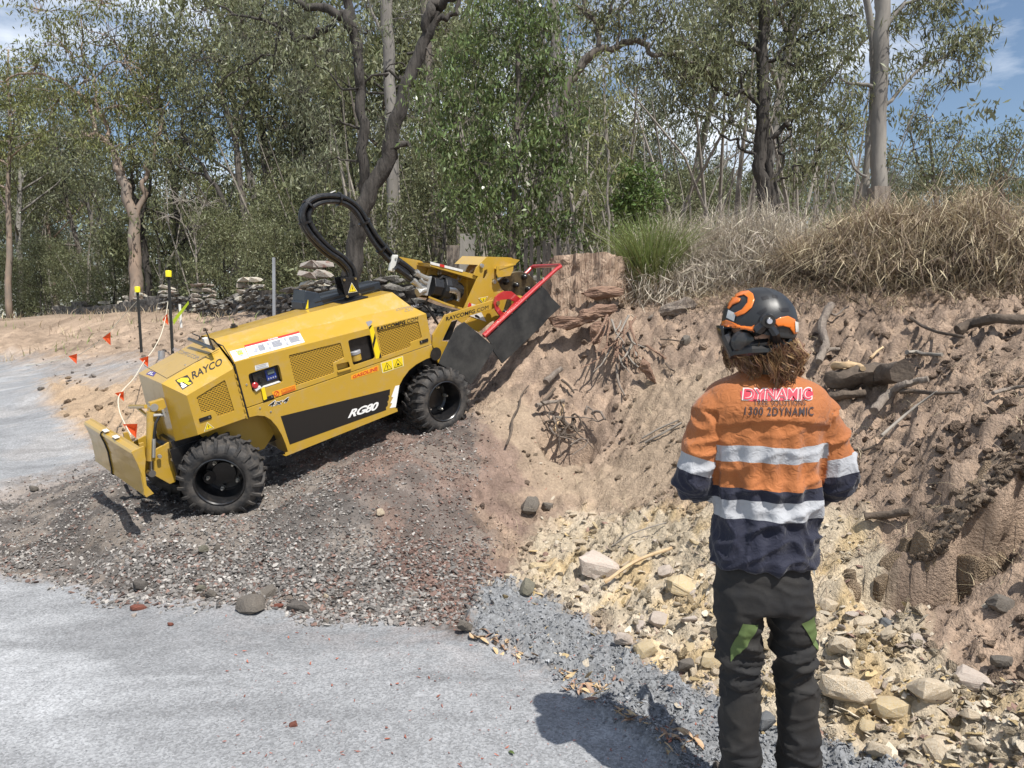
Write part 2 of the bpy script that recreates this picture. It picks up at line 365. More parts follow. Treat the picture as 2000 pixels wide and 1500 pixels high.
ZP = {
 'road': [(-3000, 1118), (0, 1120), (250, 1157), (450, 1182), (700, 1200), (930, 1238), (1100, 1330), (1300, 1430), (1500, 1570), (1600, 3000), (-9000, 3000)],
 'ridge': [(925, 1150), (1000, 1150), (1100, 1195), (1300, 1318), (1420, 1370), (1600, 1450), (1760, 1510), (1800, 1640), (1420, 1640), (1300, 1470), (1180, 1400), (1040, 1300), (930, 1240)],
 'mound': [(-900, 1000), (0, 965), (180, 912), (300, 870), (560, 860), (760, 800), (930, 800), (960, 860), (930, 1000), (975, 1130), (930, 1240), (700, 1203), (450, 1185), (250, 1160), (0, 1122), (-900, 1122)],
 'red': [(560, 890), (760, 815), (960, 800), (1040, 860), (1075, 960), (1040, 1060), (975, 1135), (930, 1215), (830, 1190), (700, 960)],
 'pale': [(1030, 1040), (1200, 1000), (1400, 985), (1640, 1010), (1720, 1090), (1800, 1240), (1900, 1300), (2010, 1330), (2010, 1500), (1900, 1900), (1760, 1560), (1600, 1450), (1300, 1318), (1100, 1195), (1000, 1150)],
 'back': [(-9000, 640), (-300, 675), (0, 695), (60, 705), (130, 712), (270, 708), (330, 715), (300, 732), (80, 742), (95, 790), (150, 840), (240, 890), (180, 915), (0, 965), (-9000, 1050)],
 'tan': [(80, 742), (300, 730), (400, 800), (400, 900), (240, 892), (150, 840), (95, 790)],
 'sand': [(1250, 740), (1420, 700), (1420, 930), (1180, 1000), (1030, 960), (960, 860), (930, 800), (1000, 750), (1050, 830), (1150, 930), (1230, 860)],
}
def zones(x, y, z):
    px, py = proj(x, y, z); sc = 22
    nx = fbm2(x, y, 1.7, 4, 3.0) * sc * 2.2 / np.maximum(y, 2) * 4; ny = fbm2(x, y, 1.9, 4, 9.0) * sc * 2.2 / np.maximum(y, 2) * 4
    f = y > 1.2; o = {}
    jx = RS(3).normal(size=len(px)) * 2.2; jy = RS(4).normal(size=len(px)) * 2.2
    for k, p in ZP.items():
        s = .35 if k in ('road', 'ridge') else 1
        acc = 0; wd = 7 if s < 1 else 16
        for q in range(5): acc = acc + inpoly(px + nx * s + jx * (1 + q) + wd * math.cos(q * 1.3), py + ny * s * .6 + jy * (1 + q) * .6 + wd * math.sin(q * 1.3), p)
        o[k] = (acc / 5) * f
    beh = (~f) & (x < 1.3); o['road'][beh] = 1
    o['px'] = px; o['py'] = py; return o
def relief(x, y, z, Z):
    soft = np.maximum(Z['road'], Z['back']); hard = 1 - soft
    far = sstep(9, 16, y)
    lum = fbm2(x, y, 1.1, 4, 2.0) * .055 * (1 - .55 * Z['mound']) * (1 + far)
    bk = sstep(.6, 1.0, z) * sstep(.05, .5, x)
    clod = np.abs(fbm2(x, y, 5.5, 4, 6.0, .62)) * (.075 + .03 * bk) - .03
    fine = fbm2(x, y, 20, 2, 8.0) * .018
    crag = np.maximum(0, p2(x + .4 * p2(x, y, 2.1, 8.), y, 1.9, 30.)) * .085 * bk; clod = clod - crag
    rid = (1 - np.abs(p2(x + .25 * p2(x, y, 3, 4.), y * 1.6, 2.6, 12.0))) ** 4 * .045
    up = sstep(.25, .9, z) * (1 - Z['mound'])
    h = hard * (lum * .8 + (clod + fine) * (1 - .55 * Z['mound']) * (1 - .45 * Z['sand']) + rid * up * (1 - .8 * Z['sand']))
    h += soft * (fbm2(x, y, .6, 3, 1.0) * .012 + fbm2(x, y, 9, 2, 5.0) * .003)
    h += Z['ridge'] * .045
    # flaky rock ledges in the lower right bank
    led = Z['pale'] * sstep(1.9, 2.6, x) * np.abs(p2(x * .6 + y * .9, y * .5 - x * .2, 4.5, 3.0)) * .08
    return h + led
def carve(x, y, z):
    """slumped face in the right bank: soil steps down and the lip hangs over"""
    cx, cy = 2.25, 3.98
    lip = y - (4.02 - .14 * (x - 2.0) + .07 * p2(x, y * 0 + 1, 2.2, 3.0) + .04 * p2(x, y * 0 + 4, 7, 5.0))
    span = sstep(1.72, 2.0, x) * (1 - sstep(2.75, 3.3, x) * .6)
    cut = np.exp(-((lip + .13) / .13) ** 2) * span * (lip < 0.0)
    rough = cut * (.10 * np.abs(p2(x, y, 8, 61.)) + .06 * np.abs(p2(x, y, 19, 62.)))
    crack = sstep(.86, .97, 1 - np.abs(p2(x + .1 * p2(x, y, 5, 3.), y * .35, 5.0, 64.))) * cut * .10
    return z - .30 * cut - rough - crack + .06 * span * np.exp(-((lip - .06) / .08) ** 2), cut * 0
def hfull(x, y):
    x = np.asarray(x, float).ravel(); y = np.asarray(y, float).ravel()
    z = zsmooth(x, y); Z = zones(x, y, z); z1 = z + relief(x, y, z, Z); z1, _ = carve(x, y, z1)
    # hollow under the stump roots
    hx, hy = HOL[0], HOL[1]; z1 = z1 - .34 * np.exp(-(((x - hx) / .27) ** 2 + ((y - hy) / .2) ** 2) ** 2)
    z1 = z1 - .12 * np.exp(-((((x - HO2[0]) / .5) ** 2 + ((y - HO2[1]) / .35) ** 2)))
    # wheel ruts
    for (wx, wy) in RUT: z1 = z1 - .05 * np.exp(-(((x - wx) / .22) ** 2 + ((y - wy) / .22) ** 2))
    for (wx, wy) in BERM: z1 = z1 + .05 * np.exp(-(((x - wx) / .26) ** 2 + ((y - wy) / .11) ** 2))
    return z1, z, Z
HOL = at(1110, 860, 6.95); HO2 = at(1040, 740, 7.5)
RUT = [tuple(mw(p)[:2]) for p in ((0, .8, 0), (2.1, .8, 0))]; BERM = [tuple(mw(p)[:2]) for p in ((-.02, -.30, 0), (2.1, -.27, 0))]
def axis(parts):
    o = []
    for a, b, n in parts: o.append(np.linspace(a, b, n, endpoint=False))
    return np.concatenate(o + [[parts[-1][1]]])
gx = axis([(-400, -60, 10), (-60, -14, 50), (-14, -5.5, 110), (-5.5, 4.2, 440), (4.2, 10, 90), (10, 60, 50), (60, 400, 10)])
gy = axis([(-60, -3, 12), (-3, 1.6, 20), (1.6, 9.2, 390), (9.2, 22, 190), (22, 70, 70), (70, 600, 12)])
GXm, GYm = np.meshgrid(gx, gy); fx, fy = GXm.ravel(), GYm.ravel()
fz, fz0, ZZ = hfull(fx, fy)
nx_, ny_ = len(gx), len(gy)
ii = (np.arange(ny_ - 1)[:, None] * nx_ + np.arange(nx_ - 1)[None]).ravel()
# undercut of the lip: pull it towards the open side
fyd = fy - .0
lipm = np.exp(-(((fx - 2.35) / .55) ** 4)) * np.exp(-((fy - 3.98) / .12) ** 2)
Vg = np.stack([fx, fy - .16 * lipm * (1 + .6 * p2(fx, fy, 6, 2.)), fz], 1)
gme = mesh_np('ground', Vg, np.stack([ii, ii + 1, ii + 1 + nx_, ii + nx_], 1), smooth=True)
def zcol(x, y, z, Z):
    n1 = fbm2(x, y, 1.3, 5, 21.0)[:, None]; n2 = fbm2(x, y, 6, 4, 22.0)[:, None]; n3 = fbm2(x, y, 30, 2, 23.0)[:, None]
    C = lambda *c: np.array(c)[None, :]
    soil = C(.315, .235, .178) * (1 + .22 * n1 + .25 * n2) ; soil = soil + C(.05, .035, .02) * sstep(-.1, .5, n2)
    dark = sstep(.8, 1.4, z)[:, None] * (x[:, None] > .5) * sstep(.0, .35, n1) * .45; soil = soil * (1 - dark * .3)
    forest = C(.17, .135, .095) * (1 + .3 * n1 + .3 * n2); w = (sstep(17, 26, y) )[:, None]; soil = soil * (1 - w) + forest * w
    w = (sstep(9, 12, y) * (x < -1) * (1 - sstep(22, 30, y)))[:, None]; soil = soil * (1 - w) + w * C(.33, .25, .185) * (1 + .25 * n1 + .3 * n2)
    def ov(c, k, base): w = Z[k][:, None]; return base * (1 - w) + w * c
    c = ov(C(.35, .27, .195) * (1 + .1 * n1 + .12 * n2), 'sand', soil)
    pale = C(.47, .395, .29) * (1 + .18 * n2) + sstep(0, .35, n1) * C(.08, .075, .065) + sstep(.05, .45, fbm2(x, y, 3.1, 3, 31.)[:, None]) * C(.02, -.02, -.07)
    c = ov(pale, 'pale', c)
    c = ov(C(.40, .295, .20) * (1 + .15 * n1 + .2 * n2), 'tan', c)
    mnd = C(.125, .112, .102) * (1 + .25 * n1 + .3 * n2) + sstep(.1, .4, fbm2(x, y, 2.1, 4, 33.)[:, None]) * C(.09, .075, .06)
    c = ov(mnd, 'mound', c)
    wr = Z['red'][:, None] * (.22 + .6 * sstep(0, .4, fbm2(x, y, 2.4, 4, 51.)[:, None])); c = c * (1 - wr) + wr * C(.225, .16, .13) * (1 + .3 * n2)
    rd = C(.262, .268, .275) * (1 + .06 * n1 + .07 * n2 + .06 * n3)
    pf = sstep(.0, .5, fbm2(x * .7 + y * .35, y * 1.6, .7, 4, 41.)[:, None]); rd = rd * (1 + .30 * pf) ; rd = rd * (1 - .16 * sstep(.1, .5, fbm2(x * .4 + y * .2, y * 2.6, 1.1, 3, 43.)[:, None]))
    rr = sstep(3.2, 4.4, y + .3 * x)[:, None] * sstep(-3.5, .3, x)[:, None] * .35 * sstep(-.2, .3, n2); rd = rd * (1 - rr * .5) + rr * .5 * C(.42, .30, .25)
    c = ov(rd, 'road', c); c = ov(rd * .98 + C(.02, .01, 0) * sstep(0, .4, n1), 'back', c)
    c = ov(C(.20, .206, .212) * (1 + .2 * n3), 'ridge', c)
    return np.clip(c, .02, .8)
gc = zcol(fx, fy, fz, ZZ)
gr = np.clip(ZZ['road'] + ZZ['back'] + ZZ['ridge'], 0, 1)
ca = gme.color_attributes.new('gcol', 'FLOAT_COLOR', 'POINT')
ca.data.foreach_set('color', np.concatenate([gc, gr[:, None]], 1).astype(np.float32).ravel())
def ground_mat():
    m = bpy.data.materials.new('ground_earth'); m.use_nodes = True; N, L = m.node_tree.nodes, m.node_tree.links; b = N['Principled BSDF']
    b.inputs['Roughness'].default_value = .95; b.inputs['Specular IOR Level'].default_value = .15
    a = N.new('ShaderNodeAttribute'); a.attribute_name = 'gcol'; t = N.new('ShaderNodeTexCoord')
    def noise(s, d=6, r=.6): n = N.new('ShaderNodeTexNoise'); n.inputs['Scale'].default_value = s; n.inputs['Detail'].default_value = d; n.inputs['Roughness'].default_value = r; L.new(t.outputs['Object'], n.inputs['Vector']); return n.outputs['Fac']
    def vor(s): n = N.new('ShaderNodeTexVoronoi'); n.inputs['Scale'].default_value = s; L.new(t.outputs['Object'], n.inputs['Vector']); return n
    def mr(x, a0, a1, b0, b1): n = N.new('ShaderNodeMapRange'); [n.inputs[i].__setattr__('default_value', v) for i, v in ((1, a0), (2, a1), (3, b0), (4, b1))]; L.new(x, n.inputs[0]); return n.outputs[0]
    def mth(op, x, y): n = N.new('ShaderNodeMath'); n.operation = op; (L.new(x, n.inputs[0]) if not isinstance(x, float) else n.inputs[0].__setattr__('default_value', x)); (L.new(y, n.inputs[1]) if not isinstance(y, float) else n.inputs[1].__setattr__('default_value', y)); return n.outputs[0]
    v1 = vor(110); v2 = vor(55); sp = N.new('ShaderNodeSeparateColor'); L.new(v1.outputs['Color'], sp.inputs[0])
    chip = mr(sp.outputs[0], 0, 1, .72, 1.26); soilv = mr(noise(45, 8, .7), .3, .7, .72, 1.25)
    mx = N.new('ShaderNodeMix'); L.new(a.outputs['Alpha'], mx.inputs[0]); L.new(soilv, mx.inputs[2]); L.new(chip, mx.inputs[3])
    big = mr(noise(8, 8, .7), .3, .7, .86, 1.14)
    val = mth('MULTIPLY', mx.outputs[0], big)
    vm = N.new('ShaderNodeVectorMath'); vm.operation = 'SCALE'; L.new(a.outputs['Color'], vm.inputs[0]); L.new(val, vm.inputs['Scale']); L.new(vm.outputs[0], b.inputs['Base Color'])
    h = mth('ADD', mth('MULTIPLY', noise(28, 8, .7), 1.6), mth('ADD', mth('MULTIPLY', v2.outputs['Distance'], .35), mth('MULTIPLY', v1.outputs['Distance'], .3)))
    bp = N.new('ShaderNodeBump'); bp.inputs['Distance'].default_value = .018; L.new(h, bp.inputs['Height']); L.new(mr(a.outputs['Alpha'], 0, 1, .85, .32), bp.inputs['Strength'])
    L.new(bp.outputs[0], b.inputs['Normal']); return m
M['ground'] = ground_mat()
ground = link('ground', gme, M['ground']); tag(ground, 'gravel road, dark gravel heap and cut clay bank', kind='structure')
def H(x, y):
    """height of the finished ground at scattered points"""
    return hfull(x, y)[0]
def H1(x, y): return float(H([x], [y])[0])
def hit(px, py):
    """where the line of sight through a survey pixel meets the finished ground"""
    r = ray(px, py); t = np.arange(1.5, 60, .02) ; t = t[t * r[1] < 60]
    P = CAMP + r * t[:, None]; z = zsmooth(P[:, 0], P[:, 1]); k = np.argmax(P[:, 2] < z)
    lo = max(k - 12, 0); tt = np.linspace(t[lo], t[min(k + 8, len(t) - 1)], 80); Q = CAMP + r * tt[:, None]
    zz = H(Q[:, 0], Q[:, 1]); k = np.argmax(Q[:, 2] < zz)
    return Q[k] if k > 0 else P[np.argmax(P[:, 2] < z)]
# ------------------------------------------------------------------ trees, wall, grasses
def leaves(C, per, spread, L, Wd, rng, droop=1.2, flat=.7, jit=.35):
    """leaf blades hanging round the given clump centres: arrays of quads"""
    C = np.repeat(np.asarray(C, float), per, axis=0); n = len(C)
    P = C + rng.normal(size=(n, 3)) * np.array([spread, spread, spread * flat])
    D = rng.normal(size=(n, 3)) * .75 + np.array([0, 0, -droop]); D /= np.linalg.norm(D, axis=1)[:, None]
    S = np.cross(D, rng.normal(size=(n, 3))); S /= np.linalg.norm(S, axis=1)[:, None] + 1e-9
    l = (L * (1 + rng.uniform(-jit, jit, n)))[:, None]; w = (Wd * (1 + rng.uniform(-jit, jit, n)))[:, None]
    Nn = np.cross(D, S)
    V = np.stack([P, P + D * l * .45 + S * w * .5 + Nn * l * .04, P + D * l + Nn * l * -.08, P + D * l * .45 - S * w * .5 + Nn * l * .04], 1).reshape(-1, 3)
    return V, np.arange(n * 4).reshape(-1, 4)
def blades(P, Hh, Wd, rng, lean, arch=1.0, seg=4, dirs=None, kink=0):
    """grass blades: tapered ribbons arching over"""
    n = len(P); a = rng.uniform(0, 6.283, n) if dirs is None else dirs
    d = np.stack([np.cos(a), np.sin(a), np.zeros(n)], 1); s = np.stack([-np.sin(a + rng.normal(size=n) * .8), np.cos(a + rng.normal(size=n) * .8), np.zeros(n)], 1)
    ln = lean * rng.uniform(.3, 1.3, n); V = []
    for k in range(seg + 1):
        t = k / seg; up = Hh * (t - .35 * arch * t * t * ln); out = Hh * ln * t ** 1.8
        c = P + np.stack([np.zeros(n), np.zeros(n), up], 1) + d * out[:, None]
        if kink: c = c + rng.normal(size=(n, 3)) * kink * t
        w = np.full((n, 1), Wd * (1 - t ** 1.5 * .92)) / 2; V += [c - s * w, c + s * w]
    V = np.stack(V, 1).reshape(-1, 3); b = np.arange(n)[:, None] * (2 * seg + 2); F = []
    for k in range(seg): F.append(np.concatenate([b + 2 * k, b + 2 * k + 1, b + 2 * k + 3, b + 2 * k + 2], 1))
    return V, np.concatenate(F)
def cat(*VF):
    V = []; F = []; b = 0
    for v, f in VF: V.append(v); F.append(f + b); b += len(v)
    return np.concatenate(V), np.concatenate(F)
def wiggle(P, amp, rng, k=3):
    P = catm(P, k); n = len(P); w = rng.normal(size=(n, 3)) * amp; w[0] = w[-1] = 0
    return P + (w + np.roll(w, 1, 0)) / 2
def catm(P, k=4):
    P = np.array(P, float)
    if len(P) < 3: return np.array([P[0] + (P[-1] - P[0]) * t for t in np.linspace(0, 1, k + 1)])
    Q_ = np.concatenate([[2 * P[0] - P[1]], P, [2 * P[-1] - P[-2]]]); o = []
    for i in range(1, len(Q_) - 2):
        for t in np.linspace(0, 1, k, endpoint=False):
            o.append(.5 * ((2 * Q_[i]) + (-Q_[i-1] + Q_[i+1]) * t + (2 * Q_[i-1] - 5 * Q_[i] + 4 * Q_[i+1] - Q_[i+2]) * t * t + (-Q_[i-1] + 3 * Q_[i] - 3 * Q_[i+1] + Q_[i+2]) * t ** 3))
    o.append(Q_[-2]); return np.array(o)
def tree(name, label, Y, trunks, limbs, blobs, bark, leaf, seed, cat_='tree', group=None, L=.13, Wd=.028, per=26, spread=.22, ncl=1.0, twigr=.012, droop=1.2, dead=0, root=None, amp=.03):
    """trunks/limbs: ([(px,py[,dY])...], r0, r1); blobs: (px, py, radius px, clumps[, dY]) surveyed at distance Y"""
    rng = RS(seed); m = Y / FPX
    def P3(pts): return np.array([at(p[0], p[1], Y + (p[2] if len(p) > 2 else 0)) for p in pts])
    tb = MB(); skel = []
    for pts, r0, r1 in trunks:
        P = P3(pts)
        if P[0, 2] > P[-1, 2]: pass
        P = wiggle(P, amp * .5, rng, 4); r = np.linspace(r0, r1, len(P)) * (1 + rng.uniform(-.05, .05, len(P)))
        tb.tube(P, r, 9); skel.append((P, r))
    base = skel[0][0][0].copy(); gz = H1(base[0], base[1])
    P0 = skel[0][0]
    if P0[0, 2] > gz - .05: tb.tube([P0[0] * 1.0, np.array([P0[0, 0], P0[0, 1], gz - .2])], [skel[0][1][0], skel[0][1][0] * 1.25], 9)
    lb = MB()
    for pts, r0, r1 in limbs:
        P = wiggle(P3(pts), amp, rng, 4); r = np.linspace(r0, r1, len(P)); lb.tube(P, r, 7); skel.append((P, r))
    S = np.concatenate([s[0] for s in skel]); SR = np.concatenate([s[1] for s in skel])
    centers = []; tw = MB()
    for bl in blobs:
        px, py, rp, n = bl[:4]; dy = bl[4] if len(bl) > 4 else 0; c = at(px, py, Y + dy); R = rp * m
        n = max(2, int(n * ncl)); near = None
        hub = c + rng.normal(size=3) * R * .15; i = np.argmin(np.linalg.norm(S - hub, axis=1) + .5 * np.maximum(0, S[:, 2] - hub[2]))
        tw.tube(wiggle([S[i], (S[i] + hub) / 2 + rng.normal(size=3) * R * .12, hub], amp, rng, 3), np.linspace(min(SR[i] * .7, twigr * 2.2), twigr, 7), 5)
        for _ in range(n):
            d = rng.normal(size=3); d /= np.linalg.norm(d); q = c + d * R * np.array([1, 1, .85]) * rng.uniform(.35, 1.0) ** .6
            centers.append(q)
            tw.tube(wiggle([hub + (c - hub) * rng.uniform(0, 1), (hub + q) / 2 + rng.normal(size=3) * R * .15, q], amp * .7, rng, 2), np.linspace(twigr * .7, twigr * .25, 5), 3, cap=False)
    rt = empty(name, (base[0], base[1], gz), label, cat_, group)
    mi = Matrix.Translation((-base[0], -base[1], -gz))
    def put(mb, nm, mat):
        if not mb.v: return
        o = mb.build(nm, mat, rt, smooth=True, ang=60); o.data.transform(mi); return o
    for q in tb.pieces(): put(q, 'trunk', bark)
    for q in lb.pieces(): put(q, 'limb', bark)
    o = put(tw, 'twig', bark if not dead else M['twig']); o['kind'] = 'stuff'
    if centers and not dead:
        V, F = leaves(centers, int(per * .92), spread * .74, L, Wd, rng, droop); me = mesh_np('crown', V - np.array([base[0], base[1], gz]), F); link('crown', me, leaf, rt)
    return rt
# traced trees -------------------------------------------------------
tree('gum_tree', 'tall gum with pinkish grey trunk forking low, behind the left yellow capped stake', 30,
     [([(274, 618), (268, 560), (264, 500), (262, 440), (252, 390), (238, 345), (226, 310)], .27, .16)],
     [([(238, 345), (222, 300), (205, 262), (192, 215), (180, 190)], .13, .05), ([(264, 440), (272, 390), (285, 345), (300, 312)], .13, .07), ([(226, 310), (190, 250), (150, 180), (110, 160), (60, 148), (-10, 150)], .09, .03),
      ([(192, 215), (178, 160), (160, 90), (150, 30)], .06, .02), ([(300, 312), (310, 260), (330, 200)], .06, .03)],
     [(70, 130, 70, 16), (130, 90, 70, 18), (200, 60, 75, 18), (170, 150, 60, 14), (250, 120, 70, 18), (110, 200, 55, 12), (225, 210, 60, 14), (160, 260, 55, 10), (290, 190, 55, 12), (240, 290, 50, 10), (310, 260, 50, 10), (200, 0, 80, 16), (90, 20, 70, 10)],
     M['bark_pink'], M['leaf_yel'], 11, L=.20, Wd=.05, per=46, spread=.38, twigr=.025, amp=.12)
tree('gum_tree', 'slim dark barked gum standing just right of the pinkish gum', 31, [([(294, 610), (286, 540), (282, 470), (276, 420), (262, 385), (258, 350)], .15, .08)],
     [([(276, 420), (290, 380), (292, 340), (300, 310)], .07, .04), ([(258, 350), (262, 310), (250, 280)], .06, .03)],
     [(330, 160, 60, 14), (280, 330, 45, 9), (360, 110, 60, 14), (310, 60, 70, 14), (235, 350, 40, 7)], M['bark_dark'], M['leaf_olive'], 12, L=.2, Wd=.05, per=46, spread=.36, twigr=.022, amp=.1)
tree('gum_tree', 'curving dark gum leaning left behind the stone wall, leftmost of three', 27, [([(474, 605), (468, 540), (458, 490), (446, 430), (434, 385), (412, 352), (392, 318)], .13, .06)],
     [([(412, 352), (380, 335), (350, 320), (320, 316)], .05, .03), ([(392, 318), (372, 285), (355, 250)], .045, .02)], [(360, 260, 60, 14), (400, 190, 60, 14), (340, 320, 40, 8), (420, 270, 50, 10), (380, 120, 60, 12)], M['bark_dark'], M['leaf_olive'], 13, L=.18, Wd=.045, per=44, spread=.34, twigr=.02, amp=.08)
tree('gum_tree', 'straight brown gum behind the stone wall, middle of three', 27.5, [([(492, 605), (484, 520), (478, 430), (470, 340), (458, 265), (440, 205), (430, 165)], .16, .07)],
     [([(440, 205), (415, 150), (395, 100)], .05, .02), ([(458, 265), (490, 200), (530, 140), (545, 80)], .06, .02), ([(470, 240), (420, 225), (385, 215)], .04, .02)],
     [(430, 120, 70, 16), (490, 160, 70, 16), (540, 90, 70, 16), (470, 50, 70, 16), (580, 180, 60, 12), (560, 250, 60, 12), (620, 120, 60, 12), (400, 20, 70, 14)], M['bark_mid'], M['leaf_olive'], 14, L=.18, Wd=.045, per=44, spread=.36, twigr=.022, amp=.1)
tree('gum_tree', 'thin dark gum behind the stone wall, rightmost of three', 28, [([(503, 605), (507, 520), (512, 430), (517, 380), (514, 330), (510, 290)], .10, .06)],
     [([(514, 380), (535, 360), (560, 350)], .04, .02), ([(510, 290), (520, 250), (545, 220)], .04, .02)], [(540, 300, 55, 12), (590, 290, 50, 10), (500, 260, 50, 10), (610, 340, 40, 8)], M['bark_dark'], M['leaf_grey'], 15, L=.18, Wd=.045, per=40, spread=.34, twigr=.02, amp=.08)
tree('ironbark_tree', 'big black barked ironbark with a leaning trunk behind the hose loop', 15.5, [([(680, 610), (686, 540), (697, 460), (716, 390), (742, 335), (764, 285), (782, 220), (795, 160), (815, 110), (835, 60), (852, 22)], .20, .10)],
     [([(742, 335), (765, 300), (785, 288), (800, 280)], .10, .05), ([(716, 395), (712, 330), (712, 250), (708, 180), (700, 110), (692, 50), (680, 0), (676, -40)], .11, .09), ([(835, 60), (842, 30), (860, 10), (880, -10), (900, -40)], .11, .08),
      ([(842, 50), (870, 32), (892, 20), (905, -10)], .06, .04), ([(688, 60), (668, 30), (640, 22), (600, 14), (560, -10), (540, -30)], .11, .05), ([(670, 25), (640, 50), (610, 68), (580, 72), (550, 52), (520, 40), (470, 30), (430, 8)], .06, .02),
      ([(550, 55), (540, 85), (505, 110), (470, 130), (430, 165)], .03, .012), ([(782, 150), (760, 145), (735, 155), (700, 170), (660, 150)], .035, .01), ([(712, 200), (680, 180), (655, 150), (630, 145), (600, 90)], .03, .01),
      ([(708, 250), (680, 245), (660, 235), (640, 250)], .03, .01), ([(790, 130), (770, 125), (745, 160)], .02, .008), ([(795, 105), (830, 100), (860, 112)], .03, .01)],
     [(560, 20, 60, 16), (480, 70, 55, 14), (640, 100, 60, 12), (600, 180, 60, 14), (640, 260, 50, 12), (720, 60, 45, 8), (560, 130, 50, 10), (520, -10, 60, 12), (740, 230, 40, 6), (620, 330, 50, 9)],
     M['bark_dark'], M['leaf_grey'], 16, L=.13, Wd=.026, per=34, spread=.22, twigr=.012, amp=.07)
tree('gum_tree', 'straight pale grey gum with a burnt black base right of the ironbark', 20, [([(769, 600), (768, 500), (767, 400), (766, 300), (762, 180), (758, 80), (753, -40)], .15, .15)], [([(758, 80), (735, 40), (715, -10)], .05, .03)],
     [(800, 20, 60, 12), (720, 0, 50, 9), (830, 180, 50, 9)], M['bark_grey'], M['leaf_grey'], 17, L=.15, Wd=.032, per=36, spread=.28, twigr=.015)
tree('gum_tree', 'brown trunked gum standing left of the bushy green tree', 22, [([(850, 600), (850, 520), (848, 420), (846, 300), (840, 180), (834, 80), (828, -40)], .14, .13)], [([(846, 330), (860, 290), (858, 250), (845, 225)], .05, .02)],
     [(870, 60, 60, 14), (820, 110, 50, 9), (860, 330, 45, 9), (800, 230, 50, 10)], M['bark_mid'], M['leaf_olive'], 18, L=.15, Wd=.034, per=36, spread=.3, twigr=.015)
tree('gum_tree', 'pale grey gum mostly hidden behind the bushy green tree', 19, [([(1085, 600), (1086, 450), (1088, 300), (1086, 150), (1084, 50), (1078, -40)], .14, .13)], [([(1086, 160), (1060, 80), (1030, 20)], .05, .03), ([(1070, 190), (1095, 140), (1115, 60)], .03, .02)],
     [(1140, 40, 60, 12), (1030, 10, 60, 12)], M['bark_grey'], M['leaf_olive'], 19, L=.15, Wd=.034, per=36, spread=.3, twigr=.015)
tree('lilly_pilly_tree', 'dense bushy deep green tree hanging right behind the cutter head', 11, [([(1005, 600), (1000, 500), (1000, 400), (1010, 280), (1012, 160), (1015, 40)], .07, .03), ([(1000, 470), (950, 380), (900, 280), (880, 200)], .03, .012), ([(1002, 430), (1050, 350), (1100, 280), (1120, 220)], .03, .012)],
     [([(1005, 330), (960, 260), (930, 180)], .02, .01), ([(1010, 240), (1060, 150), (1080, 80)], .02, .01)],
     [(1010, 10, 75, 26), (960, 60, 70, 26), (1060, 60, 65, 24), (920, 130, 70, 26), (1000, 150, 75, 30), (1080, 160, 65, 26), (850, 190, 55, 18), (920, 230, 70, 28), (1010, 250, 75, 30), (1090, 260, 60, 22), (860, 270, 45, 14), (940, 320, 70, 28), (1030, 340, 70, 28), (1100, 350, 50, 16), (900, 400, 50, 18), (970, 410, 65, 26), (1050, 430, 60, 22), (1110, 440, 40, 10), (960, 480, 45, 14), (1030, 490, 40, 10), (900, 330, 50, 16), (1120, 210, 40, 10), (1010, -60, 90, 24)],
     M['bark_mid'], M['leaf_deep'], 20, L=.105, Wd=.030, per=34, spread=.17, ncl=.74, twigr=.007, droop=1.3)
tree('gum_tree', 'gum with a thick bare limb bending over to the right of the green tree', 14, [([(1078, 330, 0), (1090, 260), (1108, 170), (1128, 140), (1148, 112), (1168, 100)], .095, .075)],
     [([(1168, 100), (1200, 92), (1235, 82), (1262, 88), (1280, 108), (1310, 105), (1345, 125), (1390, 122)], .07, .02), ([(1168, 98), (1170, 60), (1155, 30), (1140, 0), (1120, -30)], .05, .03), ([(1170, 60), (1190, 20), (1210, -20)], .04, .02), ([(1168, 40), (1150, 20), (1120, 10)], .03, .02),
      ([(1205, 88), (1212, 50), (1216, 20), (1240, -10)], .03, .015), ([(1255, 85), (1262, 60), (1290, 50), (1310, 10)], .03, .012), ([(1105, 175), (1125, 190), (1145, 200)], .02, .01), ([(1280, 108), (1290, 130), (1330, 160)], .02, .01)],
     [(1210, 20, 60, 16), (1280, 40, 60, 16), (1340, 80, 55, 14), (1250, 130, 45, 10), (1330, 150, 50, 12), (1150, 30, 40, 9), (1380, 150, 50, 12), (1230, -30, 60, 12), (1320, -10, 60, 14)],
     M['bark_mid'], M['leaf_olive'], 21, L=.14, Wd=.028, per=36, spread=.2, twigr=.012, amp=.04)
tree('sapling', 'spindly sapling with a straight pale stem left of the round green bush', 10.5, [([(1189, 560), (1188, 470), (1186, 380), (1184, 280), (1182, 200), (1180, 140)], .022, .008)],
     [([(1187, 420), (1160, 350), (1145, 300)], .008, .004), ([(1186, 360), (1215, 300), (1230, 250)], .008, .004), ([(1187, 470), (1150, 440), (1135, 400)], .007, .003)], [(1180, 130, 35, 9), (1195, 200, 40, 10), (1160, 260, 40, 9), (1215, 270, 35, 8), (1190, 330, 40, 9), (1150, 380, 30, 6)], M['twig'], M['leaf_yel'], 22, cat_='sapling', L=.12, Wd=.022, per=16, spread=.14, twigr=.005)
